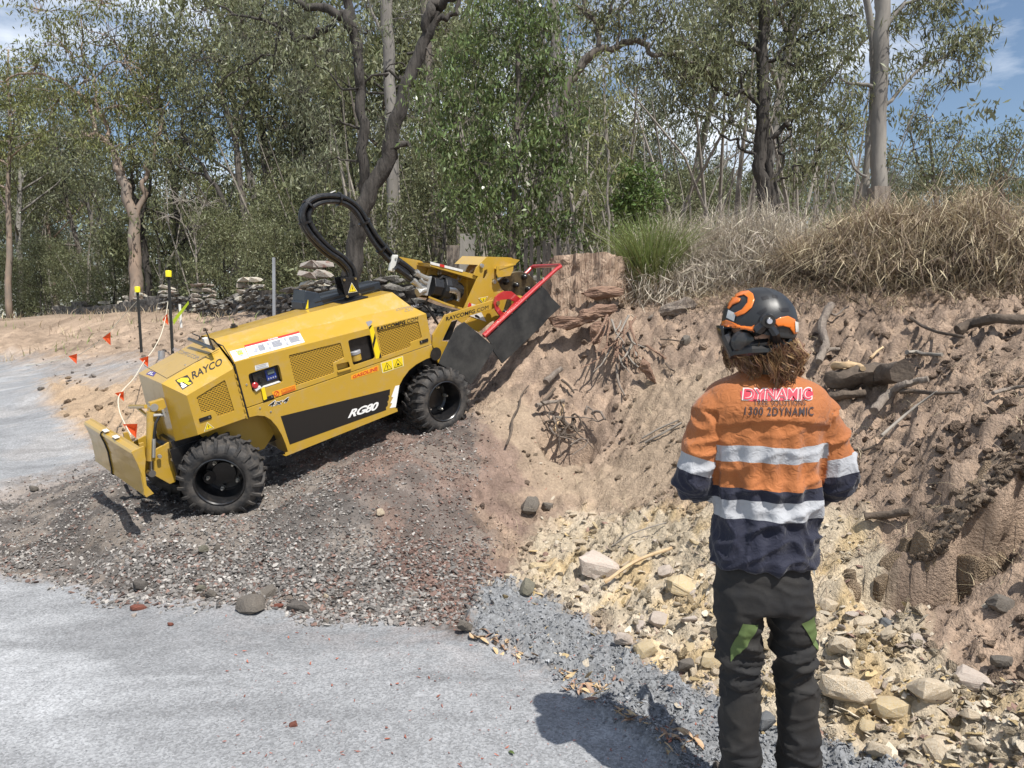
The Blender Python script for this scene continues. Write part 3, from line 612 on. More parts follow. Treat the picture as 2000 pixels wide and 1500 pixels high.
tree('gum_tree', 'dark double trunked spreading gum behind the pale grass mound', 14.5, [([(1499, 620), (1496, 500), (1492, 400), (1485, 340), (1486, 280), (1492, 200), (1490, 110), (1492, 40), (1490, -40)], .14, .10), ([(1506, 600), (1508, 480), (1508, 400), (1502, 330), (1505, 280), (1497, 235)], .09, .07)],
     [([(1488, 205), (1455, 188), (1420, 182), (1398, 176), (1388, 158), (1370, 150), (1345, 152)], .05, .02), ([(1486, 110), (1468, 90), (1440, 78), (1425, 45), (1430, 10)], .05, .03), ([(1496, 120), (1530, 100), (1575, 70), (1620, 50), (1670, 28)], .04, .012), ([(1478, 310), (1455, 290), (1440, 278), (1415, 262), (1380, 232)], .035, .012),
      ([(1508, 270), (1530, 245), (1543, 238)], .05, .04), ([(1510, 370), (1530, 345), (1560, 328), (1590, 322)], .03, .012), ([(1495, 60), (1510, 40), (1535, 20), (1545, -10)], .05, .03), ([(1515, 290), (1545, 250), (1575, 215), (1600, 190)], .02, .008), ([(1480, 290), (1462, 275), (1440, 240), (1430, 248)], .02, .01),
      ([(1512, 420), (1516, 360), (1520, 300), (1522, 265)], .035, .02)],
     [(1380, 60, 60, 16), (1440, 20, 60, 16), (1540, 40, 60, 18), (1600, 70, 55, 16), (1650, 40, 50, 14), (1400, 120, 55, 14), (1350, 130, 50, 12), (1560, 130, 60, 16), (1620, 150, 55, 14), (1450, 140, 45, 10), (1590, 210, 55, 14), (1640, 240, 50, 12), (1540, 200, 40, 8), (1420, 220, 50, 10), (1600, 290, 50, 10), (1340, 190, 50, 10), (1500, -20, 70, 16), (1600, -10, 60, 14), (1570, 340, 40, 7)],
     M['bark_dark'], M['leaf_olive'], 23, L=.14, Wd=.028, per=38, spread=.22, twigr=.012, amp=.06)
tree('gum_tree', 'tall smooth grey gum with two stems behind the weathered post', 10.5, [([(1718, 560), (1718, 450), (1717, 380), (1717, 300), (1718, 200), (1722, 100), (1724, 40), (1724, -40)], .105, .095), ([(1690, 430, .3), (1690, 380, .3), (1693, 320, .3), (1700, 240, .3), (1706, 170, .3), (1704, 100, .3), (1700, 50, .3), (1688, -30, .3)], .045, .045)],
     [([(1724, 208), (1745, 195), (1765, 165), (1800, 130), (1845, 112), (1880, 85), (1925, 55)], .028, .008), ([(1725, 75), (1738, 45), (1760, 15), (1790, 0)], .03, .02), ([(1710, 175), (1680, 160), (1655, 158), (1640, 148)], .03, .01), ([(1765, 165), (1775, 140), (1782, 130)], .01, .005), ([(1800, 130), (1830, 95), (1840, 60)], .01, .005), ([(1845, 112), (1890, 120), (1905, 130)], .008, .004), ([(1692, 345), (1672, 330), (1655, 300), (1640, 275)], .02, .008)],
     [(1810, 115, 24, 7), (1850, 85, 26, 8), (1885, 90, 26, 8), (1910, 62, 24, 7), (1895, 130, 24, 7), (1830, 55, 24, 6), (1860, 150, 20, 5), (1780, 20, 32, 9), (1820, 0, 32, 8), (1745, 60, 25, 5), (1765, 105, 20, 4), (1750, 150, 20, 4), (1655, 180, 40, 10), (1660, 90, 40, 10), (1640, 290, 35, 8), (1740, 300, 25, 5), (1860, -10, 30, 7), (1925, 60, 12, 3), (1910, 100, 12, 3)],
     M['bark_grey'], M['leaf_olive'], 24, L=.125, Wd=.02, per=24, spread=.11, twigr=.006, amp=.02)
tree('gum_tree', 'small leafy gum growing behind the right of the grey two stemmed gum', 26, [([(1840, 560), (1835, 450), (1825, 360), (1815, 270)], .10, .04)], [([(1825, 360), (1860, 300), (1880, 260)], .04, .02), ([(1828, 380), (1790, 310), (1780, 260)], .04, .02)],
     [(1810, 230, 40, 9), (1850, 270, 42, 10), (1790, 290, 40, 9), (1880, 310, 40, 9), (1830, 340, 50, 12), (1780, 360, 45, 9), (1880, 370, 50, 10), (1810, 180, 25, 4)], M['bark_mid'], M['leaf_olive'], 25, L=.18, Wd=.045, per=40, spread=.32, twigr=.02)
tree('gum_tree', 'rounded distant gum at the right edge above the cane heap', 30, [([(1965, 560), (1960, 450), (1955, 350), (1950, 300)], .12, .04)], [([(1955, 360), (1990, 300), (2010, 270)], .04, .02), ([(1955, 370), (1920, 310), (1910, 290)], .04, .02)],
     [(1950, 270, 38, 9), (1990, 290, 42, 10), (1915, 300, 40, 9), (2030, 280, 45, 10), (1960, 330, 50, 12), (1900, 360, 45, 9), (2020, 350, 50, 10)], M['bark_mid'], M['leaf_olive'], 26, L=.19, Wd=.05, per=40, spread=.34, twigr=.02)
tree('round_bush', 'bright green rounded bush on the bank left of the pale grass mound', 11.5, [([(1245, 560), (1242, 480), (1240, 420)], .04, .015)], [([(1243, 480), (1215, 430), (1210, 400)], .02, .008), ([(1243, 470), (1270, 420), (1275, 380)], .02, .008)],
     [(1220, 350, 34, 12), (1250, 340, 32, 12), (1270, 385, 34, 14), (1235, 400, 38, 16), (1205, 400, 30, 10), (1262, 440, 30, 12), (1225, 450, 30, 12)], M['bark_mid'], M['leaf_fresh'], 27, cat_='bush', L=.08, Wd=.028, per=42, spread=.12, twigr=.006, droop=.4)
tree('dead_shrub', 'bare grey many branched dead shrub left of the three wall gums', 24, [([(390, 600), (385, 520), (380, 450)], .035, .02)],
     [([(385, 520), (360, 450), (340, 380), (325, 350)], .02, .006), ([(380, 450), (400, 380), (420, 340)], .02, .006), ([(382, 480), (350, 430), (310, 420)], .015, .005), ([(381, 460), (378, 390), (360, 350)], .015, .005), ([(383, 500), (420, 450), (440, 400)], .015, .005), ([(381, 440), (345, 390), (300, 360)], .012, .004)],
     [(360, 390, 50, 30), (400, 400, 45, 24), (330, 420, 40, 18), (390, 450, 40, 18)], M['twig'], M['leaf_grey'], 28, cat_='shrub', twigr=.010, dead=1, amp=.06)
tree('dead_shrub', 'bare grey wispy shrub standing beside the timber slats behind the stump', 11, [([(1095, 590), (1092, 540), (1090, 480)], .018, .008)],
     [([(1092, 540), (1070, 480), (1060, 430)], .008, .003), ([(1092, 520), (1120, 470), (1135, 420)], .008, .003), ([(1091, 500), (1105, 450), (1100, 400)], .008, .003), ([(1094, 560), (1140, 520), (1170, 470)], .008, .003)],
     [(1080, 470, 34, 26), (1115, 480, 34, 26), (1140, 500, 28, 18), (1060, 500, 26, 14)], M['twig'], M['leaf_grey'], 29, cat_='shrub', twigr=.004, dead=1, amp=.03)
# forest of repeated gums ---------------------------------------------
def gen_tree(seed, Hh, spreadr, bark, leaf, ncl, per, L, Wd, low=.35, sp=.30):
    rng = RS(seed); tb = MB(); S = []
    lean = rng.normal(size=2) * .06 * Hh
    tr = wiggle([(0, 0, -.3), (lean[0] * .2, lean[1] * .2, Hh * .3), (lean[0] * .7, lean[1] * .7, Hh * .62), (lean[0], lean[1], Hh * .93)], .05, rng, 4)
    r = np.linspace(Hh * .0125, Hh * .003, len(tr)); tb.tube(tr, r, 7); S.append(tr)
    tips = []
    for k in range(11):
        t = rng.uniform(low, .92); i = int(t * (len(tr) - 1)); p = tr[i]; a = rng.uniform(0, 6.283); ln = spreadr * (1.25 - t) * rng.uniform(.6, 1.2)
        d = np.array([math.cos(a), math.sin(a), 0]); e = p + d * ln + np.array([0, 0, ln * rng.uniform(.5, 1.2)])
        lm = wiggle([p, p + (e - p) * .5 + np.array([0, 0, -.08 * ln]) + rng.normal(size=3) * .1 * ln, e], .06, rng, 3); tb.tube(lm, np.linspace(r[i] * .55, .012, len(lm)), 5); tips += [e, lm[len(lm) // 2 + 1]]
        for _ in range(3):
            j = rng.randint(len(lm) // 2, len(lm)); q = lm[j] + rng.normal(size=3) * ln * .33; tb.tube(wiggle([lm[j], (lm[j] + q) / 2, q], .05, rng, 2), [.02, .015, .012, .01, .006], 3, cap=False); tips.append(q)
    tips = np.array(tips); C = tips[rng.randint(len(tips), size=ncl)] + rng.normal(size=(ncl, 3)) * np.array([.55, .55, .4]) * spreadr * .32
    V, F = leaves(C, per, sp, L, Wd, rng, 1.0)
    tm = bpy.data.meshes.new('trunk'); tm.from_pydata(tb.v, [], tb.f); tm.polygons.foreach_set('use_smooth', [True] * len(tm.polygons)); tm.materials.append(bark)
    cm = mesh_np('crown', V, F); cm.materials.append(leaf); return tm, cm
VAR = [gen_tree(101, 15, 4.2, M['bark_mid'], M['leaf_olive'], 150, 44, .24, .07), gen_tree(102, 17, 4.6, M['bark_grey'], M['leaf_grey'], 150, 44, .24, .07), gen_tree(103, 12, 3.6, M['bark_dark'], M['leaf_olive'], 150, 44, .22, .065, low=.22),
       gen_tree(104, 14, 4.4, M['bark_pink'], M['leaf_yel'], 150, 44, .24, .07), gen_tree(105, 9, 3.0, M['bark_mid'], M['leaf_grey'], 150, 44, .2, .06, low=.15), gen_tree(106, 6, 2.6, M['bark_dark'], M['leaf_olive'], 170, 52, .17, .055, low=.1)]
def place_tree(v, x, y, s, rz, name, label, cat_, group):
    rt = empty(name, (x, y, 0), label, cat_, group); rt.rotation_euler = (0, 0, rz); rt.scale = (s, s, s)
    for me, nm in zip(VAR[v], ('trunk', 'crown')): link(nm, me, None, rt)
    return rt
rf_ = RS(77); spots = []
for k in range(98):
    Yd = 24 + 46 * (k / 98) ** 1.1; px = rf_.uniform(-260, 2150); p = at(px, 632, Yd)
    v = rf_.choice([0, 1, 2, 3, 4, 0, 2]); s = rf_.uniform(.8, 1.15)
    if px > 1640: s = (632 - rf_.uniform(330, 430)) / FPX * Yd / (15, 17, 12, 14, 9, 6)[v] + .05; v = v
    if px > 1840 and Yd < 30: continue
    if px < 560 and Yd < 33 + max(0, 250 - px) * .06: continue
    if rf_.uniform() < .12: continue
    spots.append((v, p[0], Yd, s))
for q_ in ((-120, 46), (-30, 52), (40, 44), (110, 56), (170, 48), (230, 60), (-200, 40), (20, 36), (90, 62)):
    p = at(q_[0], 632, q_[1]); spots.append((rf_.choice([0, 1, 3]), p[0], q_[1], rf_.uniform(.85, 1.1)))
for k in range(40):  # low understorey trees in front
    Yd = rf_.uniform(17, 30); px = rf_.uniform(-200, 1640); p = at(px, 632, Yd)
    wy_ = float(np.interp(px, [118, 250, 400, 490, 620, 1000], [39, 31.5, 25, 21, 16, 14.5])) + 1.5
    if Yd < wy_: Yd = wy_ + rf_.uniform(0, 8); p = at(px, 632, Yd)
    if px > 1250 and Yd < 22: continue
    spots.append((5, p[0], Yd, rf_.uniform(.35, .75)))
zz = H([s[1] for s in spots], [s[2] for s in spots])
KL = ['brown trunked olive gum in the forest backdrop', 'grey trunked dull leaved gum in the forest backdrop', 'dark trunked lower branching gum in the forest backdrop', 'pink barked yellowish gum in the forest backdrop', 'medium grey green gum in the forest backdrop', 'low bushy understorey gum in the forest']
for (v, x, y, s), z in zip(spots, zz):
    o = place_tree(v, x, y, s, rf_.uniform(0, 6.28), 'gum_tree' if v < 5 else 'understorey_tree', KL[v], 'tree', 'forest ' + ('gums of kind ' + 'one two three four five'.split()[v] if v < 5 else 'understorey gums')); o.location.z = z
# far mass that closes the forest
rng = RS(5); n = 5200; px = rng.uniform(-350, 2300, n); Yd = rng.uniform(70, 95, n); X = (px - 1000) / FPX * Yd
top = np.where(px < 1650, 14.0, 14.0 - (px - 1650) / 350 * 5.5); top = np.clip(top, 7, 14) * (1 + .14 * np.sin(px / 60) + .08 * np.sin(px / 23)); zc = 2.3 + rng.uniform(0, 1, n) ** .8 * top
V, F = leaves(np.stack([X, Yd, zc], 1), 16, 1.0, rng.uniform(.6, .6), .22, rng, .6)
tag(link('distant_forest', mesh_np('distant_forest', V, F), M['leaf_grey']), 'far grey green forest closing the view', 'forest', kind='stuff')
# undergrowth, litter grass in the distance
n = 2600; px = rng.uniform(-300, 1700, n); Yd = rng.uniform(17, 48, n); wY = np.interp(px, [118, 250, 400, 490, 620, 1000], [39, 31.5, 25, 21, 16, 14.5]); keep = Yd > wY + .6; px = px[keep]; Yd = Yd[keep]; X = (px - 1000) / FPX * Yd
zc = H(X, Yd) + rng.uniform(0, 1, len(X)) ** 1.5 * (1.2 + 1.6 * (fbm2(X, Yd, .35, 2, 4.) > -.1))
V, F = leaves(np.stack([X, Yd, zc], 1), 26, .32, .14, .05, rng, .3)
tag(link('undergrowth', mesh_np('undergrowth', V, F), M['leaf_olive']), 'low green undergrowth between the forest trunks', 'undergrowth', kind='stuff')
tw = MB()
for k in range(1300):
    Yd_ = rng.uniform(15, 45); x = (rng.uniform(-250, 1700) - 1000) / FPX * Yd_
    if Yd_ < 16 + max(0, -x) * 1.05: continue
    z = 2.1; h = rng.uniform(1, 6.5); l = rng.normal(size=2) * h * .22; tw.tube([(x, Yd_, z - .3), (x + l[0] * .4 + rng.normal() * .08, Yd_, z + h * .5), (x + l[0], Yd_ + l[1], z + h)], np.array([.03, .022, .008]) * rng.choice([.8, 1, 1.2, 2.2]), 4, cap=False)
tag(tw.build('undergrowth_stems', M['twig']), 'thin grey saplings and dead stems among the trees', 'stems', kind='stuff')
def grass(name, label, cat_, P, Hh, Wd, lean, mat, seed, kind=None, parent=None, **k):
    rng = RS(seed); V, F = blades(P, Hh * rng.uniform(.55, 1.2, len(P)), Wd, rng, lean, **k); me = mesh_np(name, V, F); o = link(name, me, mat, parent)
    if label: tag(o, label, cat_, kind=kind)
    return o
def onground(x, y): return np.stack([x, y, H(x, y)], 1)
# grassy verge beyond the left bank and round the wall
n = 5200; x = rng.uniform(-26, -1, n); y = rng.uniform(17.5, 40, n); k = fbm2(x, y, .5, 3, 3.) > -.15; P = onground(x[k], y[k])
grass('verge_grass', 'dry olive grass along the foot of the ruined wall', 'grass', P, .32, .02, .8, M['straw'], 31, 'stuff')
n = 900; x = rng.uniform(-16, -4, n); y = rng.uniform(16, 24, n); k = fbm2(x, y, .8, 3, 5.) > .15; P = onground(x[k], y[k])
grass('verge_weeds', 'green weeds on the left bank', 'grass', P, .22, .02, .7, M['grass'], 32, 'stuff')
# bank top: green tussock, pale mound, cane heap -----------------------
def mound_pts(rng, n, c, rx, ry, hz):
    a = rng.uniform(0, 6.283, n); r = np.sqrt(rng.uniform(0, 1, n)); x = c[0] + rx * r * np.cos(a); y = c[1] + ry * r * np.sin(a); z = H(x, y) + hz * (1 - r ** 2.2); return np.stack([x, y, z], 1), a, r
c = at(1268, 585, 8.6); P, a, r = mound_pts(rng, 1300, c, .22, .2, .05)
gt = empty('grass_tussock', (c[0], c[1], H1(c[0], c[1])), 'bright green tussock of long grass right of the sawn stump', 'grass tussock')
o = grass('green_blades', None, None, P - np.array(gt.location), .86, .012, .62, M['grass'], 33, parent=gt, dirs=a + rng.normal(size=len(a)) * .8)
P2 = P[:500] - np.array(gt.location); grass('dry_blades', None, None, P2, .34, .014, 1.0, M['straw'], 34, parent=gt, dirs=a[:500] + rng.normal(size=500))
def heap(name, label, cat_, q, rx, ry, hz, n, Hh, Wd, lean, mat, mat2, seed, nlobe=9, kink=.02):
    rng = RS(seed); c = at(*q); gz_ = H1(c[0], c[1]); rt = empty(name, (c[0], c[1], gz_), label, cat_); org = np.array(rt.location)
    Ps = []; As = []
    for k in range(nlobe):
        f_ = (k + .5) / nlobe; cx = c[0] + rx * (2 * f_ - 1) * .8 + rng.normal() * .1; cy_ = c[1] + rng.normal() * ry * .3; hh = hz * rng.uniform(.7, 1.1) * (1 - .35 * abs(2 * f_ - 1))
        m_ = n // nlobe; a = rng.uniform(0, 6.283, m_); r = rng.uniform(0, 1, m_) ** .7; x = cx + rx * .42 * r * np.cos(a); y = cy_ + ry * r * np.sin(a); z = H(x, y) + hh * (1 - r ** 1.8) * rng.uniform(.3, 1, m_)
        Ps.append(np.stack([x, y, z], 1)); As.append(a + rng.normal(size=m_) * .5)
    P = np.concatenate(Ps) - org; A_ = np.concatenate(As) + rng.normal(size=len(P)) * .9
    h = len(P) // 4
    V, F = blades(P, Hh * rng.uniform(.5, 1.2, len(P)), Wd, rng, lean, arch=2.6, dirs=A_, seg=5, kink=kink)
    link('straw_blades', mesh_np('straw_blades', V, F), mat, rt)
    V, F = leaves(P * np.array([1, 1, .75]), 2, .13, Hh * .4, Wd * 1.5, rng, 1.2); link('dead_leaves', mesh_np('dead_leaves', V, F), mat2, rt)
    V, F = leaves(P[::2] * np.array([1, 1, .95]), 2, .15, Hh * .36, Wd * 1.1, rng, 1.4); link('pale_leaves', mesh_np('pale_leaves', V, F), mat, rt)
    # earth core so that the heap is solid
    return rt
heap('dry_grass_mound', 'pale grey mound of dead straw grass behind the left of the helmet', 'dry grass', (1420, 565, 8.9), 1.0, .55, .92, 12000, .55, .007, .9, M['straw_grey'], M['straw_grey'], 35)
heap('cane_heap', 'tall brown heap of dead cane leaves at the right edge, dark inside', 'dry grass', (1860, 560, 7.0), .98, .6, .78, 9500, .52, .009, .95, M['straw'], M['straw_shade'], 36, kink=.075)
heap('cane_heap', 'low yellowish cane grass between the pale mound and the weathered post', 'dry grass', (1630, 565, 7.9), .52, .45, .38, 3800, .58, .009, .9, M['straw'], M['straw_shade'], 37, nlobe=4)
c = at(1690, 500, 8.6); P, a, r = mound_pts(rng, 260, c, .28, .2, .35); rt_ = empty('green_cane', (c[0], c[1], H1(c[0], c[1])), 'fresh green cane leaves just left of the weathered post', 'cane')
grass('green_blades', None, None, P - np.array(rt_.location), .55, .022, .7, M['grass'], 38, parent=rt_)
# straw strewn along the bank edge
n = 16000; px = rng.uniform(1180, 2150, n); Yd = rng.uniform(5.9, 9.2, n); X = (px - 1000) / FPX * Yd; z = H(X, Yd); pxx, pyy = proj(X, Yd, z); k = (pyy > 500) & (pyy < 606 + 12 * np.sin(pxx / 30)); P = np.stack([X, Yd, z + .01], 1)[k]
grass('strewn_straw', 'loose straw strewn along the top edge of the bank', 'straw', P, .20, .005, 3.2, M['straw'], 39, 'stuff', arch=.7)
# ruined stone wall ----------------------------------------------------
def hull_mesh(name, seed, n=14, sq=(1, 1, 1), boxy=0, sub=0, rough=0):
    rng = RS(seed); P = rng.normal(size=(n, 3)); P /= np.linalg.norm(P, axis=1)[:, None]
    if boxy: P = np.sign(P) * np.abs(P) ** (1 - boxy); P /= np.abs(P).max()
    P = P * rng.uniform(.75, 1, (n, 1)) * np.array(sq); bm = bmesh.new()
    for p in P: bm.verts.new(p)
    bmesh.ops.convex_hull(bm, input=bm.verts)
    for v in [v for v in bm.verts if not v.link_faces]: bm.verts.remove(v)
    if sub:
        bmesh.ops.subdivide_edges(bm, edges=bm.edges, cuts=sub, use_grid_fill=True, smooth=.15)
        bmesh.ops.triangulate(bm, faces=bm.faces)
        V = np.array([v.co for v in bm.verts]); nn = perlin(V * 2.2 + seed) * rough + perlin(V * 6.1 + seed) * rough * .5
        for v, k in zip(bm.verts, nn): v.co *= 1 + k
    me = bpy.data.meshes.new(name); bm.to_mesh(me); bm.free(); return me
M['stone'] = mk('wall_stone', (.20, .185, .165), (.075, .07, .062), scale=3.5, lo=.4, hi=.62, rough=.9, bump=.6, bscale=9, bdist=.03, obj_rand=.45)
M['stone_fill'] = mk('dark_wall_joint', (.07, .06, .05), rough=.95, bump=1, bscale=12, bdist=.03)
SM_ = [hull_mesh('stone', 200 + k, 12, (1, .8, .62), .25) for k in range(10)]
for s in SM_: s.materials.append(M['stone'])
wp = np.array([(3.2, 12.9), (-.9, 13.5), (-2.4, 13.9), (-3.8, 15.1), (-6.8, 20.1), (-9.6, 24.1), (-12.1, 27.1), (-15.3, 30.6), (-22.4, 38.1)])
wall = empty('stone_wall', (-3.8, 15.1, H1(-3.8, 15.1)), 'ruined dry stone wall with square stone pillars running away behind the machine', 'stone wall')
rng = RS(91); core = MB(); nst = 0
def put_stone(x, y, z, s, a):
    global nst
    if nst >= 296: return
    nst += 1; o = link('stone', SM_[rng.randint(10)], None, wall); o.location = Vector((x, y, z)) - wall.location; o.rotation_euler = (rng.normal() * .15, rng.normal() * .15, a + rng.normal() * .15); o.scale = s
pil = [at(620, 632, 15), at(490, 632, 20), at(400, 632, 24), at(330, 632, 27), at(280, 632, 29), at(250, 632, 30.5), at(200, 632, 33), at(165, 632, 35.5), at(118, 632, 38)]
fill = MB()
for i in range(len(wp) - 1):
    p, q = wp[i], wp[i + 1]; Ln = np.linalg.norm(q - p); d = (q - p) / Ln; a = math.atan2(d[1], d[0]); nrm = np.array([d[1], -d[0]]); nrm = nrm if nrm @ -(p + q) > 0 else -nrm
    ns = max(2, int(Ln / 1.5))
    for k in range(ns):
        m_ = p + d * Ln * (k + .5) / ns; g = H1(m_[0], m_[1]); hh = (.64 if i < 3 else .52) * rng.uniform(.85, 1.05); core.box((m_[0], m_[1], g + hh / 2 - .15), (Ln / ns * 1.02, .34, hh + .1), R=rotz(a))
        if np.linalg.norm(m_) < 30:
            for row in range(5):
                for c_ in range(4):
                    xx = p + d * Ln * ((k + (c_ + .5 + .3 * (row % 2)) / 4) / ns) + nrm * .17; put_stone(xx[0], xx[1], g + .05 + hh * row / 4.6 + rng.normal() * .02, np.array([.19, .15, .105]) * rng.uniform(.75, 1.25), a)
        else:
            for row in range(4):
                for c_ in range(5): xx = p + d * Ln * ((k + (c_ + .5) / 5) / ns) + nrm * .17; fill.add(*(lambda V: (V, [(0, 1, 2, 3), (4, 7, 6, 5), (0, 4, 5, 1), (1, 5, 6, 2), (2, 6, 7, 3), (3, 7, 4, 0)]))([np.array([xx[0], xx[1], g + .08 + hh * row / 4]) + rotz(a) @ (np.array(s_) * np.array([.16, .1, .09]) * rng.uniform(.7, 1.2, 3)) for s_ in ((-1, -1, -1), (1, -1, -1), (1, 1, -1), (-1, 1, -1), (-1, -1, 1), (1, -1, 1), (1, 1, 1), (-1, 1, 1))]))
core.build('wall_core', M['stone_fill'], None)['kind'] = 'stuff'; oc = bpy.data.objects['wall_core']; oc.parent = wall; oc.location = -wall.location
of = fill.build('stone_fill', M['stone'], wall); of.location = -wall.location; of['kind'] = 'stuff'
M['stone_light'] = mk('pillar_stone', (.40, .37, .32), (.26, .17, .12), scale=2.5, lo=.5, hi=.65, rough=.9, bump=.5, bscale=9, bdist=.02, obj_rand=.3)
SL = [hull_mesh('pillar_stone', 230 + k, 12, (1, .8, .6), .3) for k in range(6)]
for s in SL: s.materials.append(M['stone_light'])
PN_ = ['red and white stone pillar nearest the machine roof', 'stone pillar behind the left of the machine roof', 'stone pillar with capstones left of the steel post', 'third square stone pillar from the machine, behind the tape', 'small stone pillar between the two yellow capped stakes', 'stone pillar against the pinkish gum trunk', 'pale stone pillar left of the pinkish gum', 'low far pale stone pillar in the verge', 'farthest low stone pillar at the left']
for k, c in enumerate(pil):
    x, y = c[0], c[1]; g = H1(x, y); hgt = (1.15, 1.0, .9, .85, .75, .8, .8, .75, .6)[k]; rt = empty('stone_pillar', (x, y, g), PN_[k], 'stone pillar'); a = rng.uniform(0, 1)
    nr = 6 if k < 4 else 4
    for row in range(nr):
        for s_ in ((0,) if row % 2 and k > 2 else (-1, 1)):
            o = link('stone', SL[rng.randint(6)], None, rt); o.location = (s_ * .16, rng.normal() * .03, hgt * (row + .5) / nr); o.rotation_euler = (rng.normal() * .1, rng.normal() * .1, rng.uniform(-.3, .3)); sc_ = rng.uniform(.85, 1.2); o.scale = (.24 * sc_ if s_ else .34, .28, hgt / nr * .86)
# ------------------------------------------------------------------ the stump grinder
mroot = empty('stump_grinder', tuple(MO), 'yellow four wheel stump grinder with red cutter guard, climbing the dark gravel heap', 'stump grinder')
mroot.matrix_world = Matrix(((MX[0], MY[0], MZ[0], MO[0]), (MX[1], MY[1], MZ[1], MO[1]), (MX[2], MY[2], MZ[2], MO[2]), (0, 0, 0, 1)))
W = .86
SPLIT = {'hinge', 'panel_bolt', 'axle', 'display_button', 'hose_fitting', 'arm_pin', 'bracket_bolt', 'hose_tie', 'boom_nut', 'head_bolt', 'guard_bolt', 'blade_arm', 'clamp_bolt'}
def part(mb, name, mat, par=None, **k):
    if name in SPLIT:
        for p in mb.pieces(): o = p.build(name, mat, par or mroot, **k)
        return o
    return mb.build(name, mat, par or mroot, **k)
def xz(q, y=0.0): p = my(q, y); return (float(p[0]), float(p[2]))
def rnd(poly, r=.02, n=4):
    """round the corners of a 2D polygon"""
    o = []; N = len(poly)
    for i in range(N):
        a, b, c = (np.array(poly[(i + k) % N], float) for k in (-1, 0, 1))
        u = a - b; v = c - b; lu, lv = np.linalg.norm(u), np.linalg.norm(v); rr = min(r, lu * .4, lv * .4)
        p0 = b + u / lu * rr; p1 = b + v / lv * rr
        for t in np.linspace(0, 1, n): o.append(tuple((1 - t) ** 2 * p0 + 2 * t * (1 - t) * b + t * t * p1))
    return o
# -- decals: flat print mapped on a quad of the machine
def quad_map(c4pts):
    tl, tr, br, bl = [np.array(p, float) for p in c4pts]
    return lambda u, v: (bl * (1 - u) + br * u) * (1 - v) + (tl * (1 - u) + tr * u) * v
def text2d(s, bold=0.0, shear=0.0, space=1.0, res=3):
    cu = bpy.data.curves.new('t', 'FONT'); cu.body = s; cu.offset = bold; cu.shear = shear; cu.space_character = space; cu.resolution_u = res
    o = bpy.data.objects.new('t', cu); COL.objects.link(o); bpy.context.view_layer.update()
    me = bpy.data.meshes.new_from_object(o.evaluated_get(bpy.context.evaluated_depsgraph_get()))
    V = np.array([v.co[:2] for v in me.vertices]); F = [tuple(p.vertices) for p in me.polygons]
    COL.objects.unlink(o); bpy.data.objects.remove(o); bpy.data.curves.remove(cu); bpy.data.meshes.remove(me)
    mn, mxx = V.min(0), V.max(0); return (V - mn) / (mxx - mn), F
def decal_text(name, s, quad, mat, n, off=.002, par=None, **k):
    V, F = text2d(s, **k); f = quad_map(quad); n = np.array(n, float); n /= np.linalg.norm(n)
    return MB().add([f(u, v) + n * off for u, v in V], F).build(name, mat, par or mroot)
def decal_poly(name, polys, quad, mat, n, off=.0012, par=None):
    """polys: list of (list of uv points, material index); slightly proud, thin"""
    f = quad_map(quad); n = np.array(n, float); n /= np.linalg.norm(n); mb = MB()
    for k, (pts, mi) in enumerate(polys):
        tri = tessellate_polygon([[Vector((u, v, 0)) for u, v in pts]])
        mb.add([f(u, v) + n * (off + k * .0006) for u, v in pts], [tuple(t) for t in tri], mi)
    return mb.build(name, mat, par or mroot)
def Q(conv, pts, y=0.0): return [my(conv(*p), y) for p in pts]
NY = (0, -1, 0)
# -- upper bodywork
mesh1 = [xz(b4(*p)) for p in [(830, 775), (1415, 630), (1455, 800), (1325, 860), (1340, 970), (910, 1115)]]
ctrl = [(.446, .684), (.700, .684), (.698, .536), (.446, .538)]
fuel = [(1.320, .700), (1.534, .690), (1.535, .482), (1.320, .484)]
mesh2 = [(1.603, .701), (2.026, .677), (2.034, .520), (1.906, .516), (1.900, .479), (1.603, .474)]
grip = [(1.172, .538), (1.286, .527), (1.290, .478), (1.172, .482)]
lat1 = [(2.0, .497), (2.07, .497), (2.07, .467), (2.0, .467)]
ZFL, ZFR = .800, .718
_n = np.cross(np.array([0, .185, .103]), np.array([1.756, 0, ZFR - ZFL])); CZ = .800 - (_n[0] * (2.060 - .366) + _n[1] * .14) / _n[2]
def zf(x): return ZFL + (ZFR - ZFL) * (x - .366) / (2.122 - .366)
hood = MB()
hood.plate([(.366, .438), (2.122, .438), (2.122, ZFR), (.366, ZFL)], 0, .012, holes=[rnd(mesh1, .012), rnd(ctrl, .025), rnd(fuel, .02), rnd(mesh2, .012), rnd(grip, .008)])
def sect(pts): return [np.array(p, float) for p in pts]
S0 = sect([(.366, 0, ZFL), (.366, .185, .903), (.366, .30, .952), (.366, .43, .955), (.366, .56, .952), (.366, .675, .903), (.366, W, ZFL), (.366, W, .438)])
S1 = sect([(2.122, 0, ZFR), (2.060, .14, CZ), (1.985, .27, .930), (1.985, .43, .934), (1.985, .59, .930), (2.06, .72, CZ), (2.122, W, ZFR), (2.122, W, .438)])
SM = [a * .5 + b * .5 + np.array([0, 0, .012 if i in (2, 3, 4) else 0]) for i, (a, b) in enumerate(zip(S0, S1))]
hood.add(S0 + SM + S1, [(i, i + 1, i + 9, i + 8) for i in range(7)] + [(i + 8, i + 9, i + 17, i + 16) for i in range(7)])
hood.add(S1 + [np.array([2.122, 0, .438])], [(0, 1, 5, 6), (1, 2, 4, 5), (2, 3, 4), (0, 6, 7, 8)])
hood_o = part(hood, 'engine_hood', M['yellow'], bevel=.006)
part(MB().box((1.245, .43, .575), (1.72, .78, .26)), 'engine_bay', M['black'])
